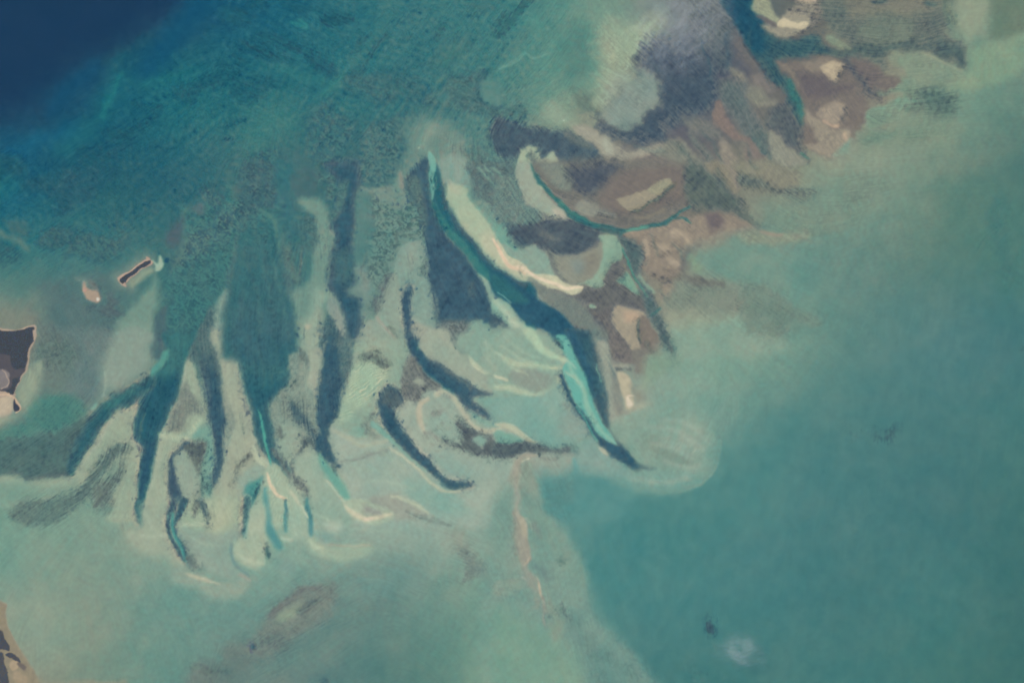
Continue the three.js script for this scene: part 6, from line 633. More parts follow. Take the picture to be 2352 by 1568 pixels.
A([1132.3, 759.1, 1229, 759.1, 1280, 780.6, 1298.8, 823.5, 1320.3, 837, 1341.8, 877.3, 1320.3, 925.6, 1298.8, 909.5, 1282.7, 882.6, 1229, 909.5, 1132.3, 914.9], { of: T('sandbar', 'pale rippled tidal delta sand below the second bright sandbar, at right of centre'), d: 1.14, s: [.476, .399, .211], g: 0, rip: [.045, 6.5, 120], e: 10.2, r: 1.2 });
A([1172.6, 850.4, 1229, 851.7, 1261.2, 858.5, 1273.3, 867.9, 1250.5, 890.7, 1202.1, 893.4, 1175.3, 874.6], { of: P('sand_patch', 'pale rippled'), d: .721, s: [.381, .32, .179], g: .15, w: [.237, .204, .101], e: 7, r: 2 });
A([1202.1, 759.1, 1226.3, 759.1, 1247.8, 791.3, 1277.3, 812.8, 1298.8, 823.5, 1321.6, 837.5, 1309.5, 838.3, 1282.7, 826.8, 1255.8, 818.7, 1229, 797.2], { of: P('sand_patch', 'pale rippled'), d: .943, s: [.656, .551, .273], g: 0, e: 5.8 });
S([1159.1, 823.5, 3.8, 1183.3, 834.3, 6.5, 1215.5, 838.3, 5.9, 1261.2, 845.6, 5.4, 1290.7, 848.2, 4.8, 1312.2, 861.1, 4.3, 1325.6, 877.3, 2.1], { of: P('sand_crest', 'pale rippled'), d: .782, s: [.599, .503, .251], g: 0, rip: [.262, 5.98, 115], e: 6, a: .92 });
S([1137.7, 890.7, 4.3, 1164.5, 890.7, 7, 1188.7, 897.4, 7, 1226.3, 906.3, 4.8, 1261.2, 897.4, 4.3, 1277.3, 885.3, 3.8, 1284, 866.5, 3.2], { of: P('sand_crest', 'pale rippled'), d: .605, s: [.599, .502, .255], g: 0, rip: [.262, 5.98, 100], e: 6, a: .92 });
S([1137.7, 863.8, 3.8, 1164.5, 873.2, 3.8], { of: P('sand_crest', 'pale rippled'), d: .372, s: [.578, .485, .254], g: 0, e: 3 });
A([1132.3, 914.9, 1229, 909.5, 1282.7, 882.6, 1298.8, 914.9, 1320.3, 947.1, 1352.5, 984.7, 1320.3, 1008.8, 1309.5, 1022.3, 1274.6, 1027.6, 1239.7, 1022.3, 1223.6, 1014.2, 1175.3, 979.3, 1132.3, 971.2], { d: 1.5, s: [.496, .416, .232], g: 0, e: 10.2, r: 1.2 });
A([1309.5, 925.6, 1331, 947.1, 1355.2, 987.4, 1323, 1006.2, 1282.7, 990, 1298.8, 947.1], { d: .922, s: [.421, .353, .202], g: 0, e: 20.3 });
S([1293.4, 931, 2.7, 1312.2, 933.7, 4.3, 1320.3, 925.6, 2.7], { d: .857, s: [.391, .328, .193], g: .45, w: [.192, .164, .086], e: 5, r: 2 });
A([1298.8, 759.1, 1352.5, 759.1, 1374, 810.1, 1376.7, 839.7, 1387.4, 869.2, 1395.5, 909.5, 1396.8, 949.8, 1406.2, 987.4, 1427.7, 1016.9, 1451.9, 1046.4, 1470.7, 1065.2, 1508.3, 1078.7, 1481.4, 1080.8, 1451.9, 1076.5, 1414.3, 1017.4, 1398.2, 990.6, 1379.4, 966.4, 1368.6, 942.2, 1357.9, 899.3, 1341.8, 859, 1325.6, 821.4, 1309.5, 788.6], { of: T('tidal_channel', 'lower dark reach of the main channel, ending in a sharp hook at the delta lobe'), d: 1.61, s: [.205, .172, .097], g: .85, w: [.088, .09, .062], e: 5, r: 1.8, f: 1.5 });
S([1309.5, 769.8, 10.7, 1333.7, 815.5, 10.7, 1349.8, 861.1, 7, 1363.2, 909.5, 3.8], { of: P('weed_bed', 'lower dark'), d: 3.4, g: .9, w: [.172, .118, .096], e: 10 });
A([1357.9, 759.1, 1376.7, 759.1, 1390.1, 810.1, 1390.1, 855.8, 1398.2, 890.7, 1390.1, 882.6, 1376.7, 839.7, 1371.3, 807.4], { d: .77, s: [.281, .236, .133], g: .35, w: [.118, .111, .057], e: 7, r: 2 });
S([1371.3, 834.3, 1.1, 1376.7, 861.1, 1.3, 1382, 874.6, 1.1], { of: P('sand_ribbon', 'lower dark'), d: 2.31, s: [.475, .399, .214], g: 0, e: 2, r: 2 });
A([1286.7, 862.5, 1292.1, 859.3, 1298, 871.9, 1307.4, 896.1, 1320.3, 925.6, 1335, 948.4, 1353.8, 968.6, 1372.6, 992.7, 1396, 1012.1, 1417, 1019.1, 1451.9, 1047, 1470.7, 1068.5, 1454.6, 1079.2, 1433.1, 1065.8, 1406.2, 1049.7, 1390.1, 1038.9, 1374, 1020.1, 1360.6, 998.6, 1347.1, 974.5, 1331, 953, 1312.2, 928.8, 1298.8, 902, 1290.7, 877.8], { d: 1.71, s: [.217, .182, .104], g: .95, w: [.066, .08, .065], e: 3, r: 1.4 });
A([1277.3, 769.8, 1298.8, 772.5, 1310.9, 792.7, 1321.6, 818.2, 1335, 845, 1348.5, 871.9, 1356.5, 898.7, 1364.1, 925.6, 1371.8, 947.1, 1382.6, 968.6, 1398.7, 990, 1415.6, 1015, 1412.9, 1019.1, 1395.5, 1012.1, 1371.8, 993.3, 1355.2, 968, 1337.5, 944.9, 1320.3, 924.5, 1310.1, 898.7, 1299.3, 869.2, 1292.3, 845.6, 1302.8, 828.9, 1292.1, 802.1], { of: T('sandbar', 'bright turquoise sand blade lying inside the lower main channel at right of centre'), d: 2.85, s: [.657, .551, .291], g: 0, e: 3.6 });
S([1298.8, 815.5, 1.6, 1320.3, 863.8, 4.3, 1341.8, 893.4, 5.9, 1347.1, 925.6, 5.9, 1360.6, 957.8, 5.9, 1382, 990, 5.4, 1410.2, 1015.6, 2.1], { of: P('sand_crest'), d: 1.58, s: [.654, .549, .285], g: 0, rip: [.075, 5.2, 30], e: 6 });
S([1298.8, 827.6, 1.3, 1314.9, 835.6, 2.1, 1323, 845, 1.3], { of: P('sand_crest', 'bright turquoise sand blade'), d: .945, s: [.608, .51, .272], g: 0, e: 4.5, a: .92 });
S([1298.8, 853.1, 1.3, 1320.3, 866.5, 1.9, 1333.7, 882.6, 1.3], { of: P('sand_crest', 'bright turquoise sand blade'), d: .945, s: [.608, .51, .272], g: 0, e: 4.5, a: .92 });
S([1276, 779.2, 1.1, 1282.7, 785.9, 3, 1290.7, 797.2, 1.3], { d: 1.88, g: .95, w: [.119, .099, .055], e: 2 });
S([1333.7, 941.7, 0.8, 1340.4, 953.8, 3, 1352.5, 969.9, 1.6], { d: 2.6, g: .95, w: [.11, .092, .068], e: 2 });
S([1324.3, 936.3, 1.6, 1341.8, 959.2, 1.6, 1355.2, 986, 1.6, 1371.3, 1012.9, 1.6], { d: 3.61, s: [.552, .464, .24], g: 0, e: 2 });
A([1379.4, 780.6, 1398.2, 791.3, 1404.9, 828.9, 1402.2, 855.8, 1414.3, 888, 1425, 925.6, 1435.8, 949.8, 1419.6, 987.4, 1407.6, 986, 1398.7, 949.8, 1396.8, 909.5, 1387.4, 863.8, 1382, 823.5, 1368.6, 785.9], { d: .471, s: [.384, .323, .178], g: .05, w: [.054, .071, .057], e: 5, r: 1.5 });
A([1398.2, 764.5, 1422.3, 764.5, 1454.6, 804.7, 1476, 812.8, 1464, 824.9, 1457.2, 834.8, 1417, 830.3, 1403.5, 807.4], { of: T('mud_flat', 'dark brown mud patch below the notched tan sandbar at right of centre'), d: .06, s: [.206, .17, .095], g: .62, w: [.112, .087, .044], e: 5, r: 2 });
A([1454.6, 804.7, 1486.8, 800.7, 1495.4, 818.2, 1479.3, 855.8, 1457.2, 853.1, 1457.2, 834.8], { d: .104, s: [.204, .171, .09], g: .2, w: [.117, .1, .046], e: 6, r: 2 });
A([1515, 767.1, 1532.4, 767.1, 1546.4, 808, 1529.8, 796.7], { of: P('dense_growth', 'long slanting'), d: .534, s: [.261, .219, .117], g: .88, w: [.068, .086, .048], e: 4, r: 1.5 });
S([1484.1, 791.3, 4.3, 1502.9, 810.1, 4.3], { d: .416, g: .65, w: [.119, .1, .043], e: 5, r: 2 });
A([1400.8, 828.9, 1419.6, 845, 1425, 893.4, 1433.1, 936.3, 1451.9, 947.1, 1430.4, 957.8, 1414.3, 936.3, 1406.2, 888], { d: .339, s: [.286, .24, .132], g: .1, w: [.05, .069, .057], e: 7, r: 1.5 });
A([1418.3, 855.8, 1438.4, 857.9, 1452.4, 879.9, 1449.7, 896.1, 1455.1, 909.5, 1456.7, 928.3, 1451.9, 939.6, 1438.4, 936.9, 1432.5, 914.9, 1425, 893.4], { of: T('sandbar', 'small bright cream sand spit at right, above the rounded delta lobe'), d: .06, s: [.465, .381, .193], g: 0, e: 4.3 });
S([1441.1, 912.2, 3.8, 1446.5, 928.3, 6.5], { of: P('dry_crest'), d: .06, s: [.669, .538, .314], g: 0, e: 5 });
S([1443.8, 906.8, 1.3, 1457.2, 908.7, 1.1], { d: .06, s: [.72, .538, .324], g: 0, e: 2 });
S([1408.9, 839.7, 3.2, 1443.8, 839.7, 3.2], { d: .225, s: [.356, .299, .164], g: 0, e: 5 });
S([1417, 846.4, 1.3, 1446.5, 845.6, 1.3], { d: .388, g: .7, w: [.138, .116, .057], e: 3 });
A([1449.2, 888, 1465.3, 893.4, 1481.4, 914.9, 1459.9, 925.6], { d: .395, s: [.306, .257, .134], g: 0, e: 13 });
A([1433.1, 952.4, 1457.2, 931, 1494.8, 924.3, 1481.4, 939, 1457.2, 949.8], { d: .354, s: [.402, .337, .18], g: 0, e: 10.2, r: 1.5 });
A([1400.8, 987.4, 1427.7, 955.1, 1497.5, 936.3, 1537.8, 914.9, 1578.1, 925.6, 1618.4, 973.9, 1653.3, 1011.5, 1654.6, 1043.8, 1646.6, 1065.2, 1627.8, 1093.4, 1605, 1115.7, 1564.7, 1129.2, 1524.4, 1134.5, 1470.7, 1133.2, 1433.1, 1122.4, 1406.2, 1098.8, 1451.9, 1084, 1508.3, 1079.2, 1470.7, 1063.9, 1430.4, 1016.9], { of: T('sandbar', 'big rounded pale green delta lobe at right with a crisp curved outer edge'), d: 1.23, s: [.441, .37, .196], g: .03, w: [.247, .221, .1], e: 9, r: 1.2 });
A([1406.2, 1092.1, 1524.4, 1084, 1605, 1092.1, 1602.3, 1114.1, 1564.7, 1128.4, 1470.7, 1132.4, 1430.4, 1121.6], { of: P('sand_patch', 'big rounded'), d: 1.61, s: [.461, .387, .212], g: 0, e: 23.2 });
A([1481.4, 1000.8, 1551.2, 1016.9, 1605, 1054.5, 1551.2, 1070.6, 1497.5, 1043.8], { of: P('sand_patch', 'big rounded'), d: 1.07, s: [.367, .308, .159], g: .12, w: [.246, .224, .105], e: 16, r: 2 });
A([1524.4, 1003.5, 1578.1, 1000.8, 1615.7, 1025, 1610.3, 1046.4, 1578.1, 1046.4, 1545.9, 1033], { of: P('sand_patch', 'big rounded'), d: .901, s: [.445, .374, .202], g: 0, rip: [.225, 6.5, 25], e: 17.4 });
S([1484.1, 979.3, 2.7, 1537.8, 984.7, 4.8, 1583.5, 1006.2, 4.8, 1615.7, 1033, 2.7], { of: P('sand_crest', 'big rounded'), d: .792, s: [.478, .401, .224], g: 0, e: 9, a: .75 });
S([1497.5, 1016.9, 2.7, 1551.2, 1030.3, 5.4, 1594.2, 1054.5, 3.8], { of: P('sand_crest', 'big rounded'), d: .792, s: [.478, .401, .224], g: 0, e: 9, a: .75 });
S([1519, 963.2, 2.1, 1567.4, 968.6, 4.3, 1610.3, 995.4, 4.3, 1637.2, 1027.6, 2.7], { of: P('sand_crest', 'big rounded'), d: .792, s: [.478, .401, .224], g: 0, e: 9, a: .75 });
S([1529.8, 1059.9, 2.7, 1578.1, 1073.3, 4.3, 1610.3, 1067.9, 2.7], { of: P('sand_crest', 'big rounded'), d: .792, s: [.478, .401, .224], g: 0, e: 9, a: .75 });
S([1443.8, 1097.5, 3.2, 1511, 1108.2, 5.4, 1578.1, 1097.5, 3.8], { of: P('sand_crest', 'big rounded'), d: .792, s: [.478, .401, .224], g: 0, e: 9, a: .75 });
S([1656.5, 1011.5, 2.1, 1650.1, 1059.9, 2.7, 1630.5, 1092.1, 2.7, 1606.3, 1114.9, 2.7, 1564.7, 1128.6, 2.1], { d: .948, s: [.442, .371, .199], g: 0, e: 4 });
A([1494.8, 818.2, 1556.6, 826.2, 1513.6, 861.1, 1481.4, 888, 1478.7, 855.8], { d: 1.07, s: [.411, .345, .162], g: 0, e: 20.3 });
A([1457.2, 1194.2, 1417, 1177.2, 1470.7, 1136.4, 1524.4, 1136.4, 1567.4, 1131, 1610.3, 1117.6, 1631.8, 1094.8, 1650.6, 1065.2, 1658.7, 1025, 1780.1, 1016.9, 1780.1, 1204.9], { of: P('sand_patch', 'big rounded'), d: 2.87, s: [.353, .297, .16], g: 0, e: 43.5, a: .7 });
S([1137.7, 975.3, 3.8, 1169.9, 978, 6.5, 1191.4, 993.3, 7, 1210.2, 1009.4, 5.9, 1230.3, 1014.8, 2.1], { of: P('sand_crest', 'curled pale'), d: .474, s: [.556, .467, .243], g: 0, rip: [.075, 5.2, 60], e: 4 });
A([1137.7, 990, 1175.3, 998.1, 1203.5, 1014.2, 1167.2, 1020.1, 1137.7, 1016.9], { of: P('sand_patch', 'curled pale'), d: 1.87, s: [.533, .447, .231], g: 0, e: 5.8 });
A([1132.3, 1018.2, 1175.3, 1019.9, 1212.9, 1017.2, 1239.7, 1022.8, 1274.6, 1029.3, 1306.9, 1026.6, 1315.4, 1038.9, 1293.4, 1044.3, 1261.2, 1041.6, 1229, 1043.8, 1196.7, 1041.1, 1175.3, 1049.1, 1132.3, 1049.7], { d: .77, s: [.281, .236, .14], g: .87, w: [.1, .086, .047], e: 4, r: 1.6, f: 1.5 });
A([1309.5, 1025, 1326.2, 1030.3, 1340.4, 1053.2, 1320.3, 1049.7], { d: 1.42, s: [.414, .347, .196], g: .62, w: [.189, .149, .074], e: 5, r: 2 });
A([1229, 1046.4, 1309.5, 1039.7, 1320.3, 1054.5, 1318.1, 1076, 1298.8, 1090.8, 1255.8, 1093.4, 1237, 1098.8, 1218.2, 1076], { d: .749, s: [.414, .347, .195], g: 0, e: 8.7, r: 1.2 });
S([1242.4, 1051.8, 2.1, 1277.3, 1055.8, 2.7, 1282.7, 1049.1, 1.6], { d: .552, s: [.383, .322, .187], g: .5, w: [.188, .156, .078], k: .5, e: 4 });
A([1320.3, 1054.5, 1357.9, 1003.5, 1374.5, 1025, 1396, 1044.3, 1417, 1057.2, 1443.8, 1081.4, 1451.9, 1097.5, 1406.2, 1098.8, 1320.3, 1088.1], { d: 1.32, s: [.447, .375, .215], g: 0, e: 8.7 });
A([1373.5, 1025, 1392.8, 1033, 1397.6, 1045.9, 1379.9, 1038.9], { d: .374, s: [.476, .4, .22], g: 0, e: 3.6 });
S([1320.3, 1057.2, 2.7, 1323, 1084, 5.4, 1320.3, 1110.9, 2.7], { d: 2.15, s: [.463, .389, .228], g: 0, e: 8 });
A([1237, 1097.5, 1282.7, 1094.8, 1320.3, 1088.1, 1390.1, 1096.1, 1419.6, 1113.6, 1446.5, 1135.1, 1419.6, 1194.2, 1247.8, 1194.2], { d: 2.62, s: [.411, .345, .196], g: 0, e: 31.9 });
A([1255.8, 1119, 1298.8, 1102.8, 1317.6, 1110.9, 1309.5, 1151.2, 1269.3, 1161.9], { d: 2.27, s: [.37, .311, .174], g: .16, w: [.259, .23, .118], e: 12 });
A([1176.6, 1100.2, 1183.3, 1065.2, 1196.7, 1047, 1210.2, 1041.1, 1237, 1043.8, 1229, 1049.7, 1212.9, 1051.3, 1194.6, 1065.8, 1200, 1089.4, 1194.6, 1119.5, 1183.3, 1114.1], { of: T('sandbar', 'narrow buff sand spit at bottom centre, hooked at its upper end'), d: .198, s: [.372, .312, .171], g: 0, e: 3.6 });
S([1215.5, 1051.3, 1.1, 1199.4, 1060.4, 2.1], { of: P('sand_crest', 'narrow buff'), d: .06, s: [.638, .512, .291], g: 0, e: 2 });
S([1197.3, 1084, 1.1, 1192.7, 1114.1, 2.7], { of: P('sand_crest', 'narrow buff'), d: .06, s: [.524, .438, .233], g: 0, e: 3 });
S([1173.9, 1104.2, 3.2, 1188.7, 1092.1, 1.6], { of: P('weed_patch', 'narrow buff'), d: .438, g: .5, w: [.195, .163, .077], e: 3 });
A([1199.4, 1059.9, 1216.9, 1059.9, 1231.7, 1105.5, 1238.4, 1140.4, 1253.1, 1199.5, 1183.3, 1199.5, 1191.4, 1121.6], { d: .845, s: [.395, .331, .177], g: .22, w: [.221, .185, .085], k: .7, e: 8, r: 1.5 });
A([2005, 981.3, 2014.4, 979.9, 2021.1, 1005.3, 2007.7, 1005.3], { d: 2.47, s: [.276, .231, .126], g: .4, w: [.204, .152, .082], e: 7, r: 2 });
A([2027.8, 1006.7, 2055.9, 977.2, 2065.2, 973.2, 2060.4, 992, 2047.8, 1012], { of: T('patch_reef', 'small dark patch on the open green lagoon at far right'), d: 2.56, s: [.258, .216, .12], g: .62, w: [.187, .131, .073], e: 6, r: 2, f: 2 });
S([1960.9, 1000, 3.8, 1987.6, 989.3, 3.8], { d: 2.4, g: .18, w: [.195, .158, .081], e: 8 });
S([2346.2, 800.6, 2.7], { d: 2.6, g: .7, w: [.191, .163, .077], e: 6 });
A([24.2, 1181.8, 59.1, 1149.6, 166.5, 1149.6, 145, 1187.2, 118.2, 1197.9, 67.1, 1207.3], { of: P('dense_growth', 'slanted dark seagrass'), d: 1.25, s: [.318, .267, .14], g: .6, w: [.146, .132, .062], e: 12, r: 2.5, f: 3 });
S([241.7, 1168.4, 10.7], { d: 1.34, s: [.396, .332, .171], g: .4, w: [.236, .169, .078], e: 10 });
S([263.2, 1227.5, 10.7], { d: 1.2, s: [.387, .325, .168], g: .25, w: [.243, .203, .094], e: 14 });
A([311.5, 1149.6, 327.6, 1149.6, 325.5, 1197.9, 321.2, 1220.8, 316.9, 1197.9], { of: P('weed_bed', 'broad dark channel'), d: 2.64, s: [.366, .307, .157], g: .8, w: [.134, .112, .068], e: 2.5, r: 1.5 });
A([290, 1224.8, 316.9, 1206, 329, 1149.6, 386.7, 1149.6, 386.7, 1219.4, 397.5, 1246.3, 419, 1289.2, 397.5, 1300, 376, 1273.1, 335.7, 1273.1, 306.2, 1259.7], { d: .693, s: [.45, .377, .194], g: 0, e: 13, r: 1.2 });
S([322.3, 1232.8, 3.8, 376, 1230.2, 4.3], { d: .729, s: [.533, .447, .232], g: 0, e: 7 });
A([405.5, 1192.6, 424.3, 1149.6, 558.6, 1149.6, 555.9, 1235.5, 534.4, 1246.3, 531.7, 1278.5, 553.2, 1316.1, 566.7, 1332.2, 510.3, 1326.8, 456.6, 1300, 435.1, 1267.8, 419, 1235.5], { d: .912, s: [.433, .363, .198], g: 0, e: 10.2, r: 1.2 });
A([421.6, 1149.6, 558.6, 1149.6, 553.2, 1197.9, 510.3, 1219.4, 456.6, 1216.7, 413.6, 1208.7, 408.2, 1189.9], { d: .82, s: [.496, .416, .204], g: 0, e: 14.5 });
A([483.4, 1149.6, 542.5, 1149.6, 534.4, 1192.6, 510.3, 1214, 488.8, 1211.4], { of: P('sand_patch', 'long pale'), d: .587, s: [.507, .425, .208], g: 0, e: 17.4 });
S([416.3, 1206, 3.2, 451.2, 1203.3, 5.4, 483.4, 1206, 3.2], { d: .582, s: [.535, .449, .229], g: 0, rip: [.188, 5.98, 85], e: 5 });
S([396.1, 1155, 5.9, 388.1, 1189.9, 4.8, 389.4, 1224.8, 4.8, 405.5, 1259.7, 4.8, 423, 1286.6, 2.7], { of: T('tidal_channel', 'twisting thin double-stranded dark channel at lower left, tail of the hook-shaped channel'), d: 2.64, s: [.366, .307, .165], g: .94, w: [.145, .093, .062], e: 2.5, r: 1.5 });
S([420.3, 1155, 8.1, 408.2, 1181.8, 5.9, 401.5, 1203.3, 2.7, 402.8, 1222.1, 3.2, 413.6, 1249, 3.2, 429.7, 1281.2, 4.8], { d: 2.64, s: [.366, .307, .165], g: .94, w: [.145, .093, .062], e: 2.5, r: 1.8 });
S([395.3, 1181.8, 2.7, 396.9, 1219.4, 2.7, 412.2, 1254.3, 2.7, 425.7, 1283.9, 2.7, 432.4, 1297.3, 2.7], { d: 3.46, s: [.507, .425, .222], g: 0, e: 2.5, r: .8 });
A([427, 1277.2, 440.4, 1274.5, 448.5, 1291.9, 456.6, 1306.7, 440.4, 1304, 429.7, 1294.6], { d: 1.2, s: [.387, .325, .184], g: .75, w: [.167, .125, .062], e: 4, r: 2 });
S([461.9, 1155, 8.1, 472.7, 1176.4, 5.4, 475.4, 1199.3, 1.1], { d: .935, s: [.394, .33, .179], g: .92, w: [.08, .086, .05], e: 3, r: 1.8 });
S([453.9, 1157.6, 5.9, 443.1, 1181.8, 3.8], { d: .799, s: [.398, .334, .184], g: .8, w: [.14, .106, .047], e: 4, r: 1.8 });
A([559.1, 1149.6, 573.4, 1149.6, 567.2, 1206, 560.2, 1236.1, 555.9, 1214], { of: T('tidal_channel', 'short black sliver of channel at lower left beside a pale sand lobe'), d: 2.66, s: [.4, .336, .181], g: .92, w: [.135, .106, .063], e: 2.5, r: 1.6 });
S([568, 1203.3, 3.8, 565.3, 1235.5, 4.3, 566.7, 1257, 2.7], { d: 2.05, s: [.478, .401, .231], g: 0, e: 6 });
A([570.7, 1206, 590.8, 1187.2, 613.7, 1155, 613.7, 1246.3, 604.3, 1294.6, 577.4, 1306.7, 542.5, 1285.2, 534.4, 1254.3, 566.7, 1226.1], { of: T('sandbar', 'pale club-shaped sand lobe at lower left with bright foot'), d: .734, s: [.518, .435, .223], g: 0, e: 8.7 });
S([572, 1208.7, 2.7, 590.8, 1192.6, 6.5, 609.6, 1171.1, 5.4], { of: P('sand_crest', 'pale club-shaped'), d: .44, s: [.553, .464, .242], g: 0, e: 7 });
S([545.2, 1273.1, 2.1, 572, 1287.9, 3.8, 601.6, 1291.9, 2.1], { of: P('sand_crest', 'pale club-shaped'), d: .573, s: [.58, .487, .254], g: 0, e: 6 });
S([530.4, 1254.3, 2.1, 531.2, 1278.5, 2.1, 546.5, 1302.7, 2.1, 566.7, 1324.2, 2.1], { d: 1.55, s: [.345, .29, .182], g: 0, e: 5, r: 1.5 });
S([611.2, 1257, 1.6, 613.7, 1267.8, 3, 616.3, 1276.3, 1.9], { d: 1.93, g: .9, w: [.15, .126, .064], e: 3, r: 1.8 });
A([419, 1297.3, 440.4, 1310.7, 467.3, 1324.2, 502.2, 1337.6, 539.8, 1326.8, 569.3, 1337.6, 558.6, 1361.7, 526.4, 1376.5, 483.4, 1371.1, 451.2, 1351, 397.5, 1337.6, 386.7, 1316.1], { of: T('sandbar', 'faint sandy apron with a bright narrow crest at the foot of the thin double-stranded channel'), d: .957, s: [.428, .359, .191], g: 0, e: 13, r: 1.2 });
S([428.4, 1316.1, 2.1, 445.8, 1324.2, 4.3, 472.7, 1332.2, 4.3, 503.6, 1341.6, 1.9], { of: P('sand_crest', 'faint sandy'), d: .338, s: [.474, .398, .207], g: 0, rip: [.075, 5.2, 110], e: 4 });
S([550.5, 1318.8, 1.9, 572, 1333.6, 1.9], { d: .099, s: [.322, .27, .155], g: 0, e: 4 });
A([-16.1, 1372.5, 26.9, 1364.4, 80.6, 1337.6, 161.1, 1407.4, 150.4, 1501.4, 69.8, 1517.5, 16.1, 1420.8, -16.1, 1394], { d: .892, s: [.391, .328, .163], g: 0, e: 58, a: .9 });
A([-53.7, 1388.6, 10.7, 1385.4, 11.3, 1407.4, 16.7, 1442.3, 35.4, 1477.2, 59.6, 1517.5, 83.8, 1552.4, 90, 1622.3, -53.7, 1622.3], { of: T('island', 'low tan sand island with dark scrub patches in the bottom left corner'), up: .5, s: [.249, .199, .089], g: 0, e: 3.5, r: 1.2 });
A([-53.7, 1445, 0, 1447.7, 8.1, 1466.5, 18, 1488, 12.1, 1492.5, -53.7, 1474.5], { of: P('scrub_cover'), up: 3, s: [.075, .054, .018], g: 0, e: 1.6, r: 1.2 });
A([-53.7, 1496, 0, 1496, 10.7, 1528.3, 16.7, 1622.3, -53.7, 1622.3], { of: P('scrub_cover'), up: 3, s: [.087, .066, .025], g: 0, e: 2, r: 1.5 });
A([12.9, 1504.6, 24.7, 1496.8, 40.8, 1512.1, 43.5, 1524.2, 26.9, 1513.5], { of: P('scrub_cover'), up: 2, s: [.083, .058, .018], g: 0, e: 1.6, r: 1.5 });
A([20.9, 1526.1, 34.9, 1517, 43.5, 1530.9, 26.9, 1543], { of: P('bare_sand'), up: .8, s: [.363, .268, .124], g: 0, e: 3, r: 1.5 });
S([40.3, 1525.6, 4.3, 51, 1533.6, 6.5, 57.7, 1532.3, 2.7], { up: .8, s: [.136, .102, .052], g: 0, e: 3, r: 1.5 });
S([34.9, 1555.1, 10.7, 53.7, 1563.2, 10.7], { up: .6, s: [.325, .243, .11], g: 0, e: 5, r: 1.5 });
S([88.6, 1565.9, 4.8, 188, 1568.5, 4.8, 284.7, 1567.2, 4.8], { d: .309, s: [.292, .245, .114], g: 0, e: 8, r: 2 });
S([220.2, 1555.1, 3.8, 268.6, 1560.5, 3.8], { d: 1.2, g: .3, w: [.243, .195, .083], e: 6 });
A([413.6, 1595.4, 419, 1563.2, 440.4, 1530.9, 478, 1516.2, 510.3, 1522.9, 504.9, 1496, 537.1, 1477.2, 590.8, 1469.2, 604.3, 1428.9, 649.9, 1394, 649.9, 1595.4], { of: T('seagrass_bed', 'grey mottled seagrass ground at the bottom edge, left of centre'), d: 1, s: [.255, .214, .113], g: .3, w: [.157, .14, .071], h: .3, e: 18, r: 3, f: 4 });
S([472.7, 1541.7, 5.4, 504.9, 1539, 6.5, 531.7, 1543, 2.1], { of: P('dense_growth', 'grey mottled'), d: 1.3, g: .65, w: [.195, .14, .067], e: 8 });
S([604.3, 1517.5, 8.1], { of: P('dense_growth', 'grey mottled'), d: 1.2, g: .5, w: [.184, .138, .067], e: 10 });
S([440.4, 1532.3, 2.1, 456.6, 1529.6, 2.1], { of: P('dense_growth', 'grey mottled'), d: 1.2, g: .6, w: [.184, .138, .062], e: 4 });
A([590.3, 1520.2, 735.3, 1447.7, 815.9, 1402, 896.5, 1348.3, 912.6, 1394, 815.9, 1463.8, 708.5, 1533.6, 574.2, 1584.7], { d: 1.46, s: [.3, .252, .132], g: .05, w: [.094, .082, .063], e: 40, r: 2 });
A([601.1, 1431.6, 625.2, 1407.4, 657.5, 1377.9, 684.3, 1355, 703.1, 1351, 746.1, 1340.3, 767.6, 1338.9, 774.3, 1359.1, 762.2, 1404.7, 735.3, 1434.3, 681.6, 1469.2, 627.9, 1490.7, 590.3, 1504.1, 563.5, 1488, 595.7, 1461.1], { of: T('seagrass_bed', 'oval grey-brown seagrass mound at the bottom, left of centre'), d: .86, s: [.296, .248, .134], g: .36, w: [.16, .131, .065], h: .4, e: 18, r: 2.5, f: 3 });
A([633.3, 1415.5, 662.8, 1394, 695.1, 1383.8, 681.6, 1412.8, 646.7, 1427.5], { of: P('sand_gap', 'oval grey-brown'), d: .877, s: [.368, .309, .149], g: .1, w: [.181, .157, .075], e: 7, r: 2 });
S([687, 1404.7, 3.2, 713.9, 1385.9, 5.4, 738, 1371.1, 3.2], { of: P('dense_growth', 'oval grey-brown'), d: 1, g: .75, w: [.149, .118, .06], e: 5, r: 2 });
S([617.2, 1415.5, 4.3, 662.8, 1377.9, 4.8, 700.4, 1353.7, 4.8, 735.3, 1348.3, 3.8], { of: P('sand_gap', 'oval grey-brown'), d: .39, s: [.227, .19, .109], g: .45, w: [.108, .102, .055], e: 7, r: 2 });
S([601.1, 1477.2, 10.7, 644, 1471.9, 13.4], { of: P('dense_growth', 'oval grey-brown'), d: 1.2, g: .6, w: [.158, .125, .067], e: 16 });
S([580.1, 1485.3, 4.3], { of: T('blue_hole', 'small round dark blue hole beside the oval seagrass mound near the bottom'), d: 3, g: 1, w: [.113, .067, .062], e: 6 });
S([743.9, 1566.4, 3], { d: 2, g: 1, w: [.127, .114, .072], e: 4 });
A([1041.5, 1251.1, 1071, 1247.6, 1092.5, 1283.9, 1115.3, 1294.1, 1117.2, 1321.5, 1084.5, 1324.7, 1065.7, 1333.6, 1071, 1300, 1054.9, 1273.1], { of: T('seagrass_bed', 'small brownish seagrass patch at the bottom, right of centre, left of the buff sand spit'), d: .915, s: [.356, .298, .163], g: .5, w: [.173, .132, .07], e: 8, r: 2.5, f: 3 });
A([1063, 1214, 1068.4, 1246.3, 1046.9, 1251.6, 1030.8, 1219.4], { d: .806, s: [.386, .324, .176], g: 0, e: 13 });
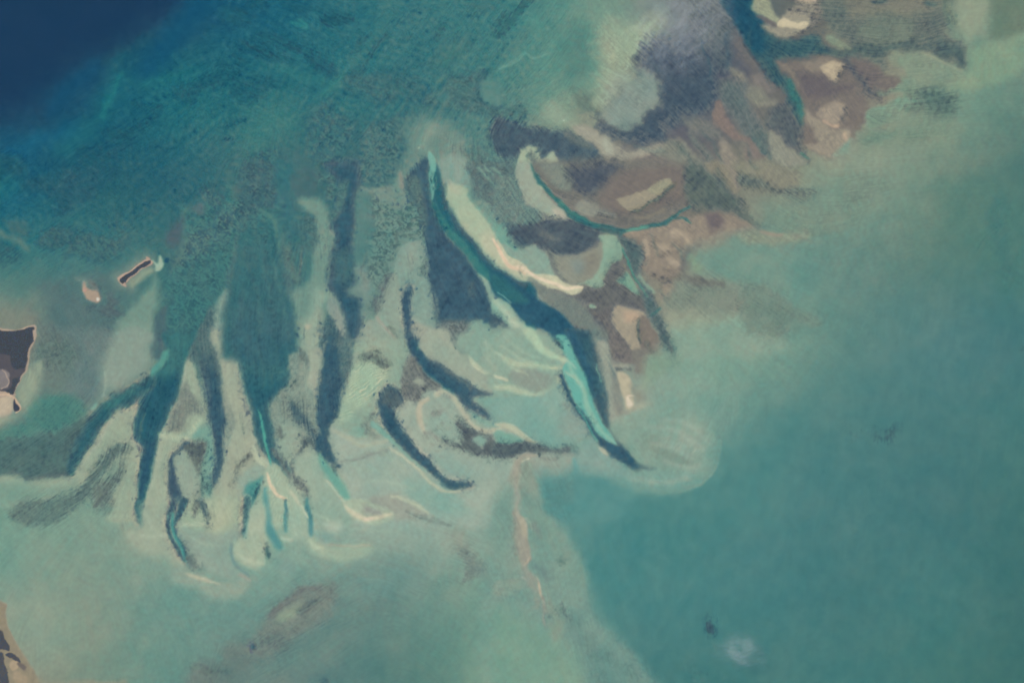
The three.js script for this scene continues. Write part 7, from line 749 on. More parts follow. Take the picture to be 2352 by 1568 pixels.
A([969, 1353.7, 1014.6, 1321.5, 1046.9, 1334.9, 1030.8, 1353.7, 993.2, 1359.1], { d: 1.56, s: [.397, .333, .174], g: .28, w: [.249, .194, .095], e: 12, r: 2 });
A([1111.3, 1332.2, 1205.9, 1326.8, 1224.1, 1337.6, 1224.1, 1380.5, 1138.2, 1361.7], { d: 1.52, s: [.42, .353, .174], g: .22, w: [.243, .205, .091], e: 12, r: 2 });
S([931.4, 1176.4, 2.1, 950.2, 1184.5, 3.8, 971.7, 1189.9, 4.3, 1003.9, 1197.9, 5.9, 1038.8, 1207.3, 2.7], { of: P('sand_crest', 'large smooth'), d: .884, s: [.403, .338, .194], g: .45, w: [.24, .179, .089], e: 6, r: 2 });
A([815.9, 1316.1, 923.3, 1278.5, 977, 1316.1, 923.3, 1353.7, 842.8, 1369.8], { d: 1.63, s: [.362, .304, .168], g: .08, w: [.235, .235, .111], e: 30 });
A([789, 1149.6, 842.8, 1149.6, 900.5, 1176.4, 897.8, 1195.2, 869.6, 1206, 837.4, 1201.1, 807.8, 1190.4], { of: P('sand_patch', 'low rippled'), d: .727, s: [.54, .453, .236], g: 0, e: 5.8 });
S([793.1, 1163, 3.2, 810.5, 1179.1, 5.4, 837.4, 1191.2, 5.9, 864.2, 1188.5, 6.5, 897.8, 1181.3, 3.2], { of: P('sand_crest', 'large smooth'), d: .122, s: [.585, .491, .261], g: 0, e: 5 });
S([837.4, 1191.2, 3.2, 853.5, 1189.9, 3.2], { of: P('sand_crest', 'low rippled'), d: .06, s: [.653, .512, .286], g: 0, e: 4 });
S([842.8, 1171.1, 8.1, 869.6, 1176.4, 6.5], { of: P('sand_crest', 'low rippled'), d: .315, s: [.358, .3, .183], g: .2, w: [.189, .17, .092], e: 9 });
S([609.1, 1122.7, 2.1, 611.3, 1165.7, 5.4, 614.5, 1195.2, 8.6, 625.2, 1227.5, 9.7, 641.3, 1257, 5.4], { of: P('sand_crest', 'fan of'), d: 2.83, s: [.438, .368, .217], g: 0, e: 8 });
S([654.8, 1160.3, 3.2, 655.3, 1192.6, 3.8, 656.1, 1219.4, 2.1], { of: P('sand_crest', 'fan of'), d: 2.92, s: [.396, .332, .202], g: 0, e: 4 });
S([655.3, 1171.1, 1.3, 654.8, 1206, 1.9], { d: 2, g: .6, w: [.177, .167, .09], e: 2.5, r: 2 });
S([705.8, 1163, 4.8, 711.2, 1195.2, 5.9, 713.9, 1228.8, 3.8], { d: 2.87, s: [.407, .341, .21], g: 0, e: 5 });
S([705.8, 1171.1, 2.1, 707.1, 1181.8, 1.9], { d: 2, g: .85, w: [.166, .141, .072], e: 3, r: 1.8 });
S([689.7, 1160.3, 1.6, 699.1, 1176.4, 2.7, 705.8, 1189.9, 2.1], { d: .248, s: [.644, .541, .287], g: 0, e: 2.5 });
A([662.8, 1165.7, 692.4, 1165.7, 700.4, 1197.9, 703.1, 1227.5, 681.6, 1235.5, 662.8, 1227.5], { of: P('sand_patch', 'fan of'), d: .961, s: [.537, .451, .237], g: 0, e: 11.6 });
A([576.9, 1160.3, 609.1, 1160.3, 609.1, 1206, 590.3, 1219.4, 568.8, 1227.5], { of: P('sand_patch', 'pale club-shaped'), d: .729, s: [.533, .447, .232], g: 0, e: 10.2 });
S([646.7, 1236.9, 4.3, 665.5, 1239.6, 5.4], { d: .716, s: [.577, .485, .258], g: 0, e: 6 });
S([657.5, 1300, 18.8], { d: 1.11, s: [.42, .352, .198], g: 0, e: 20 });
A([700.4, 1232.8, 724.6, 1236.9, 746.1, 1254.3, 802.5, 1251.6, 856.2, 1251.1, 860.2, 1262.4, 829.3, 1281.2, 789, 1289.8, 748.8, 1284.4, 713.9, 1267.8], { of: T('sandbar', 'pale horizontal sand lobe at the bottom, left of centre, with a bright left head'), d: .895, s: [.509, .427, .218], g: 0, e: 10.2, r: 1.2 });
S([712.5, 1242.2, 3.8, 723.3, 1255.7, 7, 740.7, 1257.5, 3.8], { of: P('sand_crest', 'pale horizontal'), d: .675, s: [.597, .501, .257], g: 0, e: 6 });
S([746.1, 1249, 2.1, 775.6, 1253, 2.1, 815.9, 1253, 2.1, 850.8, 1251.1, 2.1], { of: P('sand_crest', 'pale horizontal'), d: .374, s: [.436, .366, .192], g: 0, e: 4 });
A([746.1, 1206, 778.3, 1197.9, 789, 1211.4, 767.6, 1223.4], { d: .752, s: [.545, .457, .258], g: 0, e: 13 });
S([613.1, 1258.4, 1.6, 613.7, 1274.5, 2.7], { d: 1.8, g: .9, w: [.139, .123, .063], e: 3, r: 1.8 });
A([724.6, 1224.8, 762.2, 1230.2, 751.4, 1243.6, 735.3, 1238.2], { d: 1.65, s: [.471, .395, .226], g: 0, e: 11.6 });
A([1132.3, 1149.6, 1237, 1149.6, 1277.3, 1206, 1320.3, 1270.4, 1352.5, 1340.3, 1365.9, 1396.7, 1417, 1461.1, 1484.1, 1541.7, 1497.5, 1595.4, 1132.3, 1595.4], { of: T('sand_flat', 'gently sloping green sand bank at the bottom, right of centre, bordering the deeper lagoon'), d: 1.42, s: [.414, .347, .184], g: .03, w: [.092, .082, .063], e: 26, r: 3 });
A([1242.4, 1165.7, 1277.3, 1208.7, 1320.3, 1270.4, 1347.1, 1332.2, 1325.6, 1337.6, 1282.7, 1278.5, 1237, 1219.4], { of: P('sand_patch', 'gently sloping'), d: 1.28, s: [.405, .34, .177], g: 0, e: 17.4 });
A([1132.3, 1407.4, 1229, 1439.6, 1298.8, 1488, 1336.4, 1528.3, 1352.5, 1595.4, 1132.3, 1595.4], { of: P('sand_patch', 'gently sloping'), d: 1.55, s: [.436, .366, .174], g: 0, e: 43.5 });
A([1323, 1402, 1341.8, 1434.3, 1403.5, 1488, 1470.7, 1541.7, 1497.5, 1595.4, 1363.2, 1595.4, 1336.4, 1506.8, 1298.8, 1450.4], { of: T('seagrass_bed', 'faint streaky seagrass slope at the bottom edge, right of centre'), d: 1.61, s: [.374, .314, .171], g: .3, w: [.243, .208, .098], k: .5, e: 20, r: 2 });
A([1261.2, 1439.6, 1290.7, 1423.5, 1288.1, 1455.7, 1274.6, 1477.2], { of: P('sand_patch', 'gently sloping'), d: 1.21, s: [.414, .347, .169], g: 0, e: 11.6 });
A([1253.1, 1157.6, 1320.3, 1171.1, 1298.8, 1192.6, 1263.9, 1184.5], { d: 2.58, s: [.402, .337, .191], g: .2, w: [.31, .252, .129], e: 12 });
A([1176.6, 1173.8, 1188.7, 1181.8, 1205.3, 1187.2, 1213.7, 1219.4, 1216.3, 1246.3, 1220.4, 1278.5, 1213.4, 1295.1, 1208, 1312.1, 1199.4, 1303.2, 1194.1, 1281.2, 1183.3, 1246.3, 1178.7, 1214], { of: T('sandbar', 'long thin scalloped sand spit at the bottom, right of centre, pointing straight down'), d: .196, s: [.34, .285, .155], g: .05, w: [.046, .068, .056], e: 3.5, r: 1.5 });
S([1188.7, 1181.8, 4.3, 1199.4, 1200.6, 7, 1206.1, 1227.5, 5.9], { of: P('sand_crest', 'long thin'), d: .121, s: [.413, .347, .183], g: 0, e: 6 });
S([1216.9, 1278.5, 1.6, 1211.5, 1291.9, 2.1, 1202.1, 1300, 1.6], { of: P('sand_crest', 'long thin'), d: .06, s: [.423, .338, .186], g: 0, e: 2.5 });
S([1181.2, 1181.8, 2.1, 1180.1, 1208.7, 2.1, 1181.7, 1246.3, 2.1, 1188.7, 1273.1, 2.1], { of: P('weed_patch', 'gently sloping'), d: .586, g: .5, w: [.203, .171, .081], e: 3, r: 2.5 });
S([1208.8, 1188.5, 1.3, 1219.6, 1206, 1.6, 1223.6, 1216.7, 1.3], { of: P('sand_crest', 'gently sloping'), d: .691, s: [.456, .383, .198], g: 0, e: 3 });
S([1229, 1208.7, 8.1, 1239.7, 1227.5, 5.4], { of: P('sand_crest', 'gently sloping'), d: .839, s: [.328, .275, .148], g: .1, w: [.066, .075, .059], e: 9 });
A([1223.6, 1294.6, 1255.8, 1310.7, 1263.9, 1332.2, 1237, 1316.1], { of: P('sand_patch', 'gently sloping'), d: 1.35, s: [.324, .272, .156], g: .12, w: [.088, .081, .063], e: 12 });
A([1200.8, 1308, 1212.9, 1313.4, 1229, 1337.6, 1237, 1353.7, 1220.9, 1351, 1196.7, 1332.2], { of: P('sand_patch', 'gently sloping'), d: .274, s: [.338, .284, .16], g: 0, e: 11.6, r: 3 });
S([1196.7, 1328.2, 1.6, 1206.1, 1331.7, 1.6], { of: P('sand_crest', 'gently sloping'), d: .06, s: [.497, .386, .225], g: 0, e: 2.5 });
A([1233.8, 1326.8, 1242.4, 1342.9, 1245.6, 1364.4, 1249.9, 1387.3, 1242.9, 1373.8, 1237, 1351], { of: T('sandbar', 'tiny bright sliver of sand at the bottom, right of centre, under the long scalloped spit'), d: .06, s: [.465, .359, .186], g: 0, e: 2.9 });
S([1249.9, 1399.3, 1.6, 1251, 1415.5, 2.4, 1250.5, 1428.9, 1.9], { of: P('weed_patch', 'gently sloping'), d: .099, s: [.322, .27, .155], g: .7, w: [.167, .124, .065], e: 3, r: 2 });
S([1247.8, 1388.6, 3.2, 1255.8, 1402, 4.8, 1263.9, 1407.4, 2.1], { of: P('weed_patch', 'gently sloping'), d: .7, g: .5, w: [.183, .153, .074], e: 4, r: 2 });
S([1263.9, 1416.8, 1.1, 1271.9, 1409.6, 1.6, 1284, 1411.4, 1.1], { of: P('weed_patch', 'gently sloping'), d: 1, g: .85, w: [.12, .121, .056], e: 2, r: 2 });
S([1285.9, 1385.9, 2.7, 1293.4, 1402, 3.2, 1306.9, 1422.2, 2.1], { of: P('weed_patch', 'gently sloping'), d: 1, g: .65, w: [.134, .14, .071], e: 4, r: 2.5 });
A([1143, 1337.6, 1188.7, 1326.8, 1202.1, 1353.7, 1164.5, 1369.8, 1132.3, 1359.1], { of: P('sand_patch', 'gently sloping'), d: 1, g: .25, w: [.181, .174, .081], e: 10, r: 2 });
S([1229, 1369.8, 4.3, 1231.7, 1396.7, 6.5], { of: P('sand_crest', 'gently sloping'), d: .9, g: .3, w: [.171, .151, .07], e: 6, r: 2 });
A([1622.4, 1434.3, 1631.8, 1425.7, 1640.4, 1439.6, 1638.3, 1450.9, 1629.1, 1452, 1624.3, 1445], { of: T('patch_reef', 'tiny dark oval patch near the bottom right, up left of the small white cloud'), d: 2.36, s: [.23, .193, .111], g: .85, w: [.167, .101, .063], e: 3, r: 2, f: 1.5 });
S([1631.8, 1458.4, 2.7, 1639.9, 1479.9, 2.7, 1645.2, 1490.7, 2.7], { d: 2.4, g: .25, w: [.195, .19, .093], e: 6 });
S([1578.1, 1532.3, 6.5], { d: 2.6, g: .22, w: [.178, .171, .077], e: 10, r: 2 });
S([1602.3, 1549.7, 6.5], { d: 2.6, g: .22, w: [.178, .171, .077], e: 10, r: 2 });
S([1615.7, 1555.1, 6.5], { d: 2.6, g: .22, w: [.178, .171, .077], e: 10, r: 2 });
S([1661.3, 1557.8, 6.5], { d: 2.6, g: .22, w: [.178, .171, .077], e: 10, r: 2 });
S([1621.1, 1563.2, 6.5], { d: 2.6, g: .22, w: [.178, .171, .077], e: 10, r: 2 });
S([1594.2, 1565.9, 6.5], { d: 2.6, g: .22, w: [.178, .171, .077], e: 10, r: 2 });
S([1289.9, 1288.2, 1.3], { of: P('weed_patch', 'gently sloping'), d: 1.5, g: 1, w: [.133, .137, .066], e: 1.5 });
S([1191.4, 1116.3, 3.8, 1188.1, 1145.8, 4.8, 1186, 1183.4, 4.3], { of: P('sand_crest', 'large smooth'), d: .163, s: [.361, .303, .173], g: 0, e: 9, r: 3 });
S([1208.8, 1312.1, 2.7, 1214.2, 1321.5, 3.8, 1226.3, 1332.2, 2.1], { of: P('sand_crest', 'gently sloping'), d: .157, s: [.338, .284, .162], g: 0, e: 6, r: 2 });
S([1229, 1326.8, 1.6, 1234.9, 1332.2, 1.9], { of: P('sand_crest', 'tiny bright'), d: .405, s: [.354, .297, .167], g: 0, e: 4, r: 2 });
S([1245.6, 1369.8, 1.9, 1249.1, 1391.3, 2.4, 1250.5, 1412.8, 2.1, 1251.5, 1428.9, 1.6], { of: P('sand_crest', 'gently sloping'), d: .288, s: [.337, .283, .158], g: .2, w: [.172, .137, .066], e: 4, r: 2 });
S([1258.5, 1375.2, 3.8, 1266.6, 1396.7, 4.8, 1280, 1415.5, 5.4, 1288.1, 1434.3, 4.8, 1274.6, 1461.1, 4.3], { of: P('sand_crest', 'gently sloping'), d: .988, s: [.384, .323, .168], g: .12, w: [.216, .167, .076], e: 8, r: 2 });
S([1172.6, 1197.9, 8.1, 1177.9, 1246.3, 10.7, 1188.7, 1289.2, 10.7, 1210.2, 1332.2, 10.7, 1237, 1380.5, 12.3, 1261.2, 1434.3, 10.7], { d: .877, s: [.368, .309, .17], g: .08, w: [.203, .175, .08], e: 14, r: 3, a: .45 });
S([1148.4, 791.3, 1.3, 1172.6, 807.4, 2.4, 1202.1, 826.2, 2.4, 1237, 837, 1.3], { of: P('sand_crest', 'pale rippled'), d: .932, s: [.597, .501, .259], g: 0, e: 5, r: 2, a: .7 });
S([1137.7, 807.4, 1.3, 1159.1, 826.2, 2.1, 1180.6, 845, 2.1, 1204.8, 855.8, 1.1], { of: P('sand_crest', 'pale rippled'), d: .939, s: [.582, .488, .25], g: 0, e: 5, r: 2, a: .7 });
S([1153.8, 769.8, 1.3, 1180.6, 791.3, 2.7, 1218.2, 815.5, 2.4, 1255.8, 831.6, 1.3], { of: P('sand_crest', 'pale rippled'), d: .98, s: [.577, .485, .256], g: 0, e: 5, r: 2, a: .6 });
S([1122.1, 791.3, 1.3, 1148.9, 818.2, 2.4, 1181.1, 845, 2.4, 1208, 861.1, 1.3], { of: P('sand_crest', 'pale rippled'), d: .899, s: [.586, .492, .254], g: 0, e: 5, r: 2, a: .6 });
S([1100.6, 791.3, 1.3, 1122.1, 823.5, 2.4, 1143.5, 850.4, 1.6], { d: .878, s: [.545, .457, .24], g: 0, e: 5, r: 2, a: .6 });
S([923.3, 941.7, 1.6, 931.4, 968.6, 2.7, 950.2, 1000.8, 2.7, 971.7, 1027.6, 1.3], { of: P('sand_crest', 'curled pale'), d: .593, s: [.479, .402, .22], g: 0, e: 5, r: 2, a: .6 });
S([815.9, 1016.9, 1.6, 856.2, 1027.6, 3.2, 896.5, 1049.1, 3.2, 931.4, 1078.7, 1.6], { d: .878, s: [.545, .457, .244], g: 0, e: 5, r: 2, a: .5 });
S([805.2, 1070.6, 1.6, 842.8, 1078.7, 3.2, 896.5, 1086.7, 2.7], { d: .878, s: [.545, .457, .244], g: 0, e: 5, r: 2, a: .5 });
S([842.8, 1108.2, 2.1, 896.5, 1105.5, 3.8, 950.2, 1124.3, 2.7], { d: .872, s: [.56, .47, .253], g: 0, e: 5, r: 2, a: .5 });
S([335.7, 1156.6, 1.6, 346.4, 1110.9, 2.7, 359.9, 1059.9, 2.4, 370.6, 1016.9, 1.3], { of: P('sand_crest', 'tall tan sandbank between'), d: .587, s: [.507, .425, .22], g: 0, e: 5, r: 2, a: .7 });
S([376, 1172.7, 2.1, 378.7, 1124.3, 3.8, 382.7, 1076, 2.7], { of: P('sand_crest', 'tall tan sandbank between'), d: .625, s: [.502, .422, .217], g: 0, e: 5, r: 2, a: .6 });
S([526.4, 1124.3, 2.1, 510.3, 1156.6, 3.8, 502.2, 1194.2, 3.2], { of: P('sand_crest', 'long pale'), d: .515, s: [.501, .42, .219], g: 0, e: 5, r: 2, a: .6 });
S([569.3, 941.7, 1.3, 577.4, 979.3, 2.1, 588.1, 1011.5, 1.6], { of: P('sand_crest', 'long pale'), d: .443, s: [.51, .428, .234], g: 0, e: 5, r: 2, a: .7 });
S([553.2, 855.8, 1.3, 561.3, 896.1, 1.9, 569.3, 931, 1.3], { of: P('sand_ribbon', 'dark teal'), d: .513, s: [.515, .432, .227], g: 0, e: 5, r: 2, a: .7 });
S([188, 1065.2, 1.6, 220.2, 1025, 2.4, 252.4, 973.9, 2.1, 273.9, 947.1, 1.3], { of: P('sand_crest', 'long smooth'), d: .444, s: [.495, .416, .221], g: 0, e: 5, r: 2, a: .7 });
S([424.3, 839.7, 1.1, 423, 863.8, 1.9, 417.6, 890.7, 1.3], { of: P('sand_crest', 'tall tan sandbank between'), d: .515, s: [.501, .42, .227], g: 0, e: 5, r: 2, a: .7 });
S([746.1, 783.3, 1.1, 740.7, 818.2, 1.3, 736.7, 863.8, 1.3, 730, 914.9, 1.1], { d: .374, s: [.476, .4, .216], g: 0, e: 5, r: 2, a: .6 });
S([762.2, 979.3, 1.3, 759.5, 1006.2, 1.9, 763.5, 1033, 1.6, 775.6, 1059.9, 1.3], { d: .784, s: [.491, .412, .233], g: 0, e: 5, r: 2, a: .7 });
S([1014.6, 771.9, 1.3, 1036.1, 790.7, 1.9, 1052.2, 809.5, 1.3], { d: .269, s: [.475, .399, .222], g: 0, e: 5, r: 2, a: .6 });
S([1003.9, 685.9, 1.1, 1003.9, 723.5, 1.6, 1009.3, 761.1, 1.1], { of: P('sand_gap', 'large dark triangular'), d: .748, s: [.476, .4, .22], g: 0, e: 5, r: 2, a: .6 });
S([960.9, 794, 1.1, 979.7, 815.5, 1.6, 1014.6, 832.9, 1.6, 1054.9, 857.1, 1.1], { d: .409, s: [.472, .396, .221], g: 0, e: 5, r: 2, a: .7 });
S([330.3, 1176.4, 1.6, 338.4, 1197.9, 3.2, 359.9, 1219.4, 3.8, 386.7, 1235.5, 2.1], { d: .656, s: [.527, .442, .23], g: 0, e: 5, r: 2, a: .6 });
S([429.7, 1173.8, 2.1, 456.6, 1189.9, 3.8, 496.8, 1197.9, 3.2], { d: .619, s: [.531, .446, .229], g: 0, e: 5, r: 2, a: .5 });
S([435.1, 1232.8, 2.1, 461.9, 1246.3, 3.8, 504.9, 1254.3, 2.7], { d: .878, s: [.545, .457, .244], g: 0, e: 5, r: 2, a: .5 });
S([668.2, 1176.4, 1.6, 673.6, 1200.6, 3.2, 676.3, 1224.8, 2.1], { of: P('sand_crest', 'fan of'), d: .716, s: [.577, .485, .258], g: 0, e: 5, r: 2, a: .6 });
S([724.6, 1181.8, 2.1, 748.8, 1195.2, 3.8, 778.3, 1206, 2.7], { d: .792, s: [.569, .477, .251], g: 0, e: 5, r: 2, a: .6 });
S([815.9, 1214, 2.7, 869.6, 1219.4, 4.3, 923.3, 1211.4, 2.7], { d: .891, s: [.516, .433, .236], g: 0, e: 5, r: 2, a: .5 });
S([330.3, 947.1, 0.8, 326.3, 973.9, 1.6, 319.6, 1003.5, 0.8], { of: P('weed_bed', 'broad dark channel'), d: .8, g: .6, w: [.101, .106, .054], e: 4, r: 2.5, f: 2 });
S([408.2, 947.1, 0.8, 400.2, 968.6, 1.6, 389.4, 990, 0.8], { of: P('weed_patch', 'tall tan sandbank between'), d: .8, g: .5, w: [.101, .106, .054], e: 4, r: 2.5, f: 2 });
S([512.9, 1016.9, 0.8, 518.3, 1038.4, 1.6, 510.3, 1059.9, 0.8], { d: .8, g: .5, w: [.101, .106, .054], e: 4, r: 2.5, f: 2 });
S([547.9, 941.7, 0.5, 555.9, 973.9, 1.1, 558.6, 995.4, 0.5], { of: P('sand_crest', 'long pale'), d: .8, g: .4, w: [.101, .106, .054], e: 4, r: 2.5, f: 2 });
S([649.4, 925.6, 0.8, 654.8, 947.1, 1.6, 649.4, 973.9, 1.1], { d: .8, g: .55, w: [.101, .106, .054], e: 4, r: 2.5, f: 2 });
S([687, 904.1, 0.8, 692.4, 925.6, 1.6, 700.4, 947.1, 1.1], { d: .8, g: .6, w: [.101, .106, .054], e: 4, r: 2.5, f: 2 });
S([805.2, 815.5, 0.8, 802.5, 845, 1.6, 794.4, 877.3, 0.8], { d: .8, g: .55, w: [.101, .106, .054], e: 4, r: 2.5, f: 2 });
S([842.8, 785.9, 0.5, 858.9, 796.7, 1.3, 872.3, 804.7, 0.8], { of: P('sand_crest', 'broad rippled'), d: .8, g: .4, w: [.101, .106, .054], e: 4, r: 2.5, f: 2 });
S([1014.6, 839.7, 0.8, 1046.9, 863.8, 1.6, 1079.1, 890.7, 1.1], { of: P('weed_bed', 'dark leaf-shaped trough at'), d: .8, g: .5, w: [.101, .106, .054], e: 4, r: 2.5, f: 2 });
S([724.6, 699.3, 0.8, 732.7, 728.9, 1.6, 730, 761.1, 0.8], { of: P('sand_crest', 'long vertical'), d: .8, g: .35, w: [.101, .106, .054], e: 4, r: 2.5, f: 2 });
S([837.4, 578.5, 0.8, 832, 610.7, 1.6, 834.7, 642.9, 0.8], { d: .8, g: .4, w: [.101, .106, .054], e: 4, r: 2.5, f: 2 });
S([936.8, 578.5, 0.8, 944.8, 605.3, 1.6, 942.1, 632.2, 0.8], { of: P('sand_crest', 'smooth pale green sand lobe'), d: .8, g: .35, w: [.101, .106, .054], e: 4, r: 2.5, f: 2 });
S([692.4, 578.5, 0.8, 689.7, 605.3, 1.9, 681.6, 632.2, 0.8], { d: .8, g: .5, w: [.101, .106, .054], e: 4, r: 2.5, f: 2 });
S([740.7, 524.8, 0.8, 746.1, 557, 1.9, 738, 589.2, 0.8], { of: P('sand_crest', 'long vertical'), d: .8, g: .45, w: [.101, .106, .054], e: 4, r: 2.5, f: 2 });
S([1398.2, 818.2, 0.8, 1406.2, 850.4, 1.6, 1411.6, 882.6, 0.8], { d: .8, g: .4, w: [.101, .106, .054], e: 4, r: 2.5, f: 2 });
S([1384.7, 904.1, 0.5, 1391.4, 931, 1.3, 1398.2, 960.5, 0.8], { of: P('sand_ribbon', 'lower dark'), d: .8, g: .4, w: [.101, .106, .054], e: 4, r: 2.5, f: 2 });
S([993.2, 941.7, 0.8, 1009.3, 968.6, 1.1, 1014.6, 990, 0.5], { of: P('sand_crest', 'curled pale'), d: .8, g: .25, w: [.101, .106, .054], e: 4, r: 2.5, f: 2 });
S([290, 1181.8, 0.8, 284.7, 1203.3, 1.6, 279.3, 1222.1, 1.1], { d: .8, g: .25, w: [.101, .106, .054], e: 4, r: 2.5, f: 2 });
S([1052.2, 333, 1.1, 1073.7, 357.2, 1.9, 1092.5, 381.4, 1.1], { d: .8, g: .5, w: [.101, .106, .054], e: 4, r: 2.5, f: 2 });
S([1017.3, 316.9, 0.8, 1036.1, 338.4, 1.6, 1046.9, 359.9, 0.8], { d: .8, g: .35, w: [.101, .106, .054], e: 4, r: 2.5, f: 2 });
S([1465.3, 330.3, 0.8, 1497.5, 341.1, 1.6, 1529.8, 346.4, 0.8], { of: P('weed_patch', 'pale buff'), d: .8, g: .5, w: [.101, .106, .054], e: 5.5, r: 3.75, f: 2 });
S([1545.9, 333, 0.8, 1572.7, 354.5, 1.6, 1594.2, 381.4, 0.8], { d: .8, g: .55, w: [.101, .106, .054], e: 5.5, r: 3.75, f: 2 });
S([1621.1, 306.2, 0.8, 1639.9, 338.4, 1.6, 1658.7, 376, 0.8], { d: .8, g: .5, w: [.101, .106, .054], e: 5.5, r: 3.75, f: 2 });
S([1701.6, 319.6, 0.8, 1720.4, 349.1, 1.6, 1739.2, 386.7, 0.8], { d: .8, g: .5, w: [.101, .106, .054], e: 5.5, r: 3.75, f: 2 });
S([1631.8, 395.9, 0.8, 1653.3, 420, 1.6, 1672.1, 441.5, 0.8], { of: P('dense_growth', 'dark slate seagrass band'), d: .8, g: .6, w: [.101, .106, .054], e: 5.5, r: 3.75, f: 2 });
S([1492.2, 540.9, 0.5, 1505.6, 562.4, 1.3, 1511, 583.9, 0.5], { of: P('weed_patch', 'wide tan sand'), d: .8, g: .5, w: [.101, .106, .054], e: 4, r: 2.5, f: 2 });
S([1545.9, 557, 0.5, 1562, 573.1, 1.3, 1567.4, 594.6, 0.5], { of: P('weed_patch', 'wide tan sand'), d: .8, g: .5, w: [.101, .106, .054], e: 4, r: 2.5, f: 2 });
S([1513.6, 659.1, 0.5, 1524.4, 680.5, 1.3, 1540.5, 696.7, 0.5], { d: .8, g: .4, w: [.101, .106, .054], e: 4, r: 2.5, f: 2 });
S([584.9, 530.2, 1.6, 603.7, 594.6, 2.7, 614.5, 659.1, 2.7, 633.3, 726.2, 1.6], { of: P('sand_ribbon', 'wide teal'), d: 2.36, s: [.303, .255, .131], g: .12, w: [.155, .095, .069], e: 7, r: 3, a: .6 });
S([617.2, 562.4, 1.3, 633.3, 632.2, 2.4, 646.7, 699.3, 2.4, 660.1, 766.5, 1.3], { of: P('sand_ribbon', 'wide teal'), d: 2.36, s: [.303, .255, .131], g: .12, w: [.155, .095, .069], e: 7, r: 3, a: .6 });
S([563.5, 578.5, 1.6, 582.3, 645.6, 2.7, 593, 712.8, 2.7, 601.1, 771.9, 1.6], { of: P('sand_ribbon', 'wide teal'), d: 2.36, s: [.303, .255, .131], g: .12, w: [.155, .095, .069], e: 7, r: 3, a: .6 });
S([662.8, 659.1, 1.1, 670.9, 707.4, 1.9, 681.6, 761.1, 1.3], { of: P('sand_ribbon', 'wide teal'), d: 2.36, s: [.303, .255, .131], g: .12, w: [.155, .095, .069], e: 7, r: 3, a: .6 });
S([598.4, 540.9, 1.3, 614.5, 605.3, 2.4, 625.2, 669.8, 2.4, 641.3, 745, 1.6], { of: P('weed_bed', 'wide teal'), d: 2.6, g: .75, w: [.12, .111, .068], e: 6, r: 3, a: .8 });
S([627.9, 540.9, 1.1, 644, 605.3, 2.1, 654.8, 659.1, 1.6], { of: P('weed_bed', 'wide teal'), d: 2.6, g: .75, w: [.12, .111, .068], e: 6, r: 3, a: .8 });
S([568.8, 557, 1.3, 576.9, 621.5, 2.4, 584.9, 685.9, 2.1], { of: P('weed_bed', 'wide teal'), d: 2.6, g: .75, w: [.12, .111, .068], e: 6, r: 3, a: .8 });
S([606.4, 659.1, 1.6, 619.9, 712.8, 3, 633.3, 779.9, 2.1], { of: P('weed_bed', 'wide teal'), d: 2.6, g: .75, w: [.12, .111, .068], e: 6, r: 3, a: .8 });
S([574.2, 699.3, 1.6, 584.9, 753.1, 3, 598.4, 804.1, 2.1], { of: P('weed_bed', 'wide teal'), d: 2.6, g: .75, w: [.12, .111, .068], e: 6, r: 3, a: .8 });
S([584.9, 802.1, 1.6, 606.4, 845, 2.7, 603.7, 888, 2.1], { of: P('sand_ribbon', 'dark teal'), d: 2.56, s: [.258, .216, .117], g: .3, w: [.139, .124, .071], e: 8, r: 3, a: .6 });
S([627.9, 785.9, 1.6, 633.3, 828.9, 2.7, 622.5, 877.3, 2.1], { of: P('sand_ribbon', 'dark teal'), d: 2.56, s: [.258, .216, .117], g: .3, w: [.139, .124, .071], e: 8, r: 3, a: .6 });
S([654.8, 791.3, 1.3, 657.5, 828.9, 2.1, 646.7, 863.8, 1.6], { of: P('sand_ribbon', 'dark teal'), d: 2.56, s: [.258, .216, .117], g: .3, w: [.139, .124, .071], e: 8, r: 3, a: .6 });

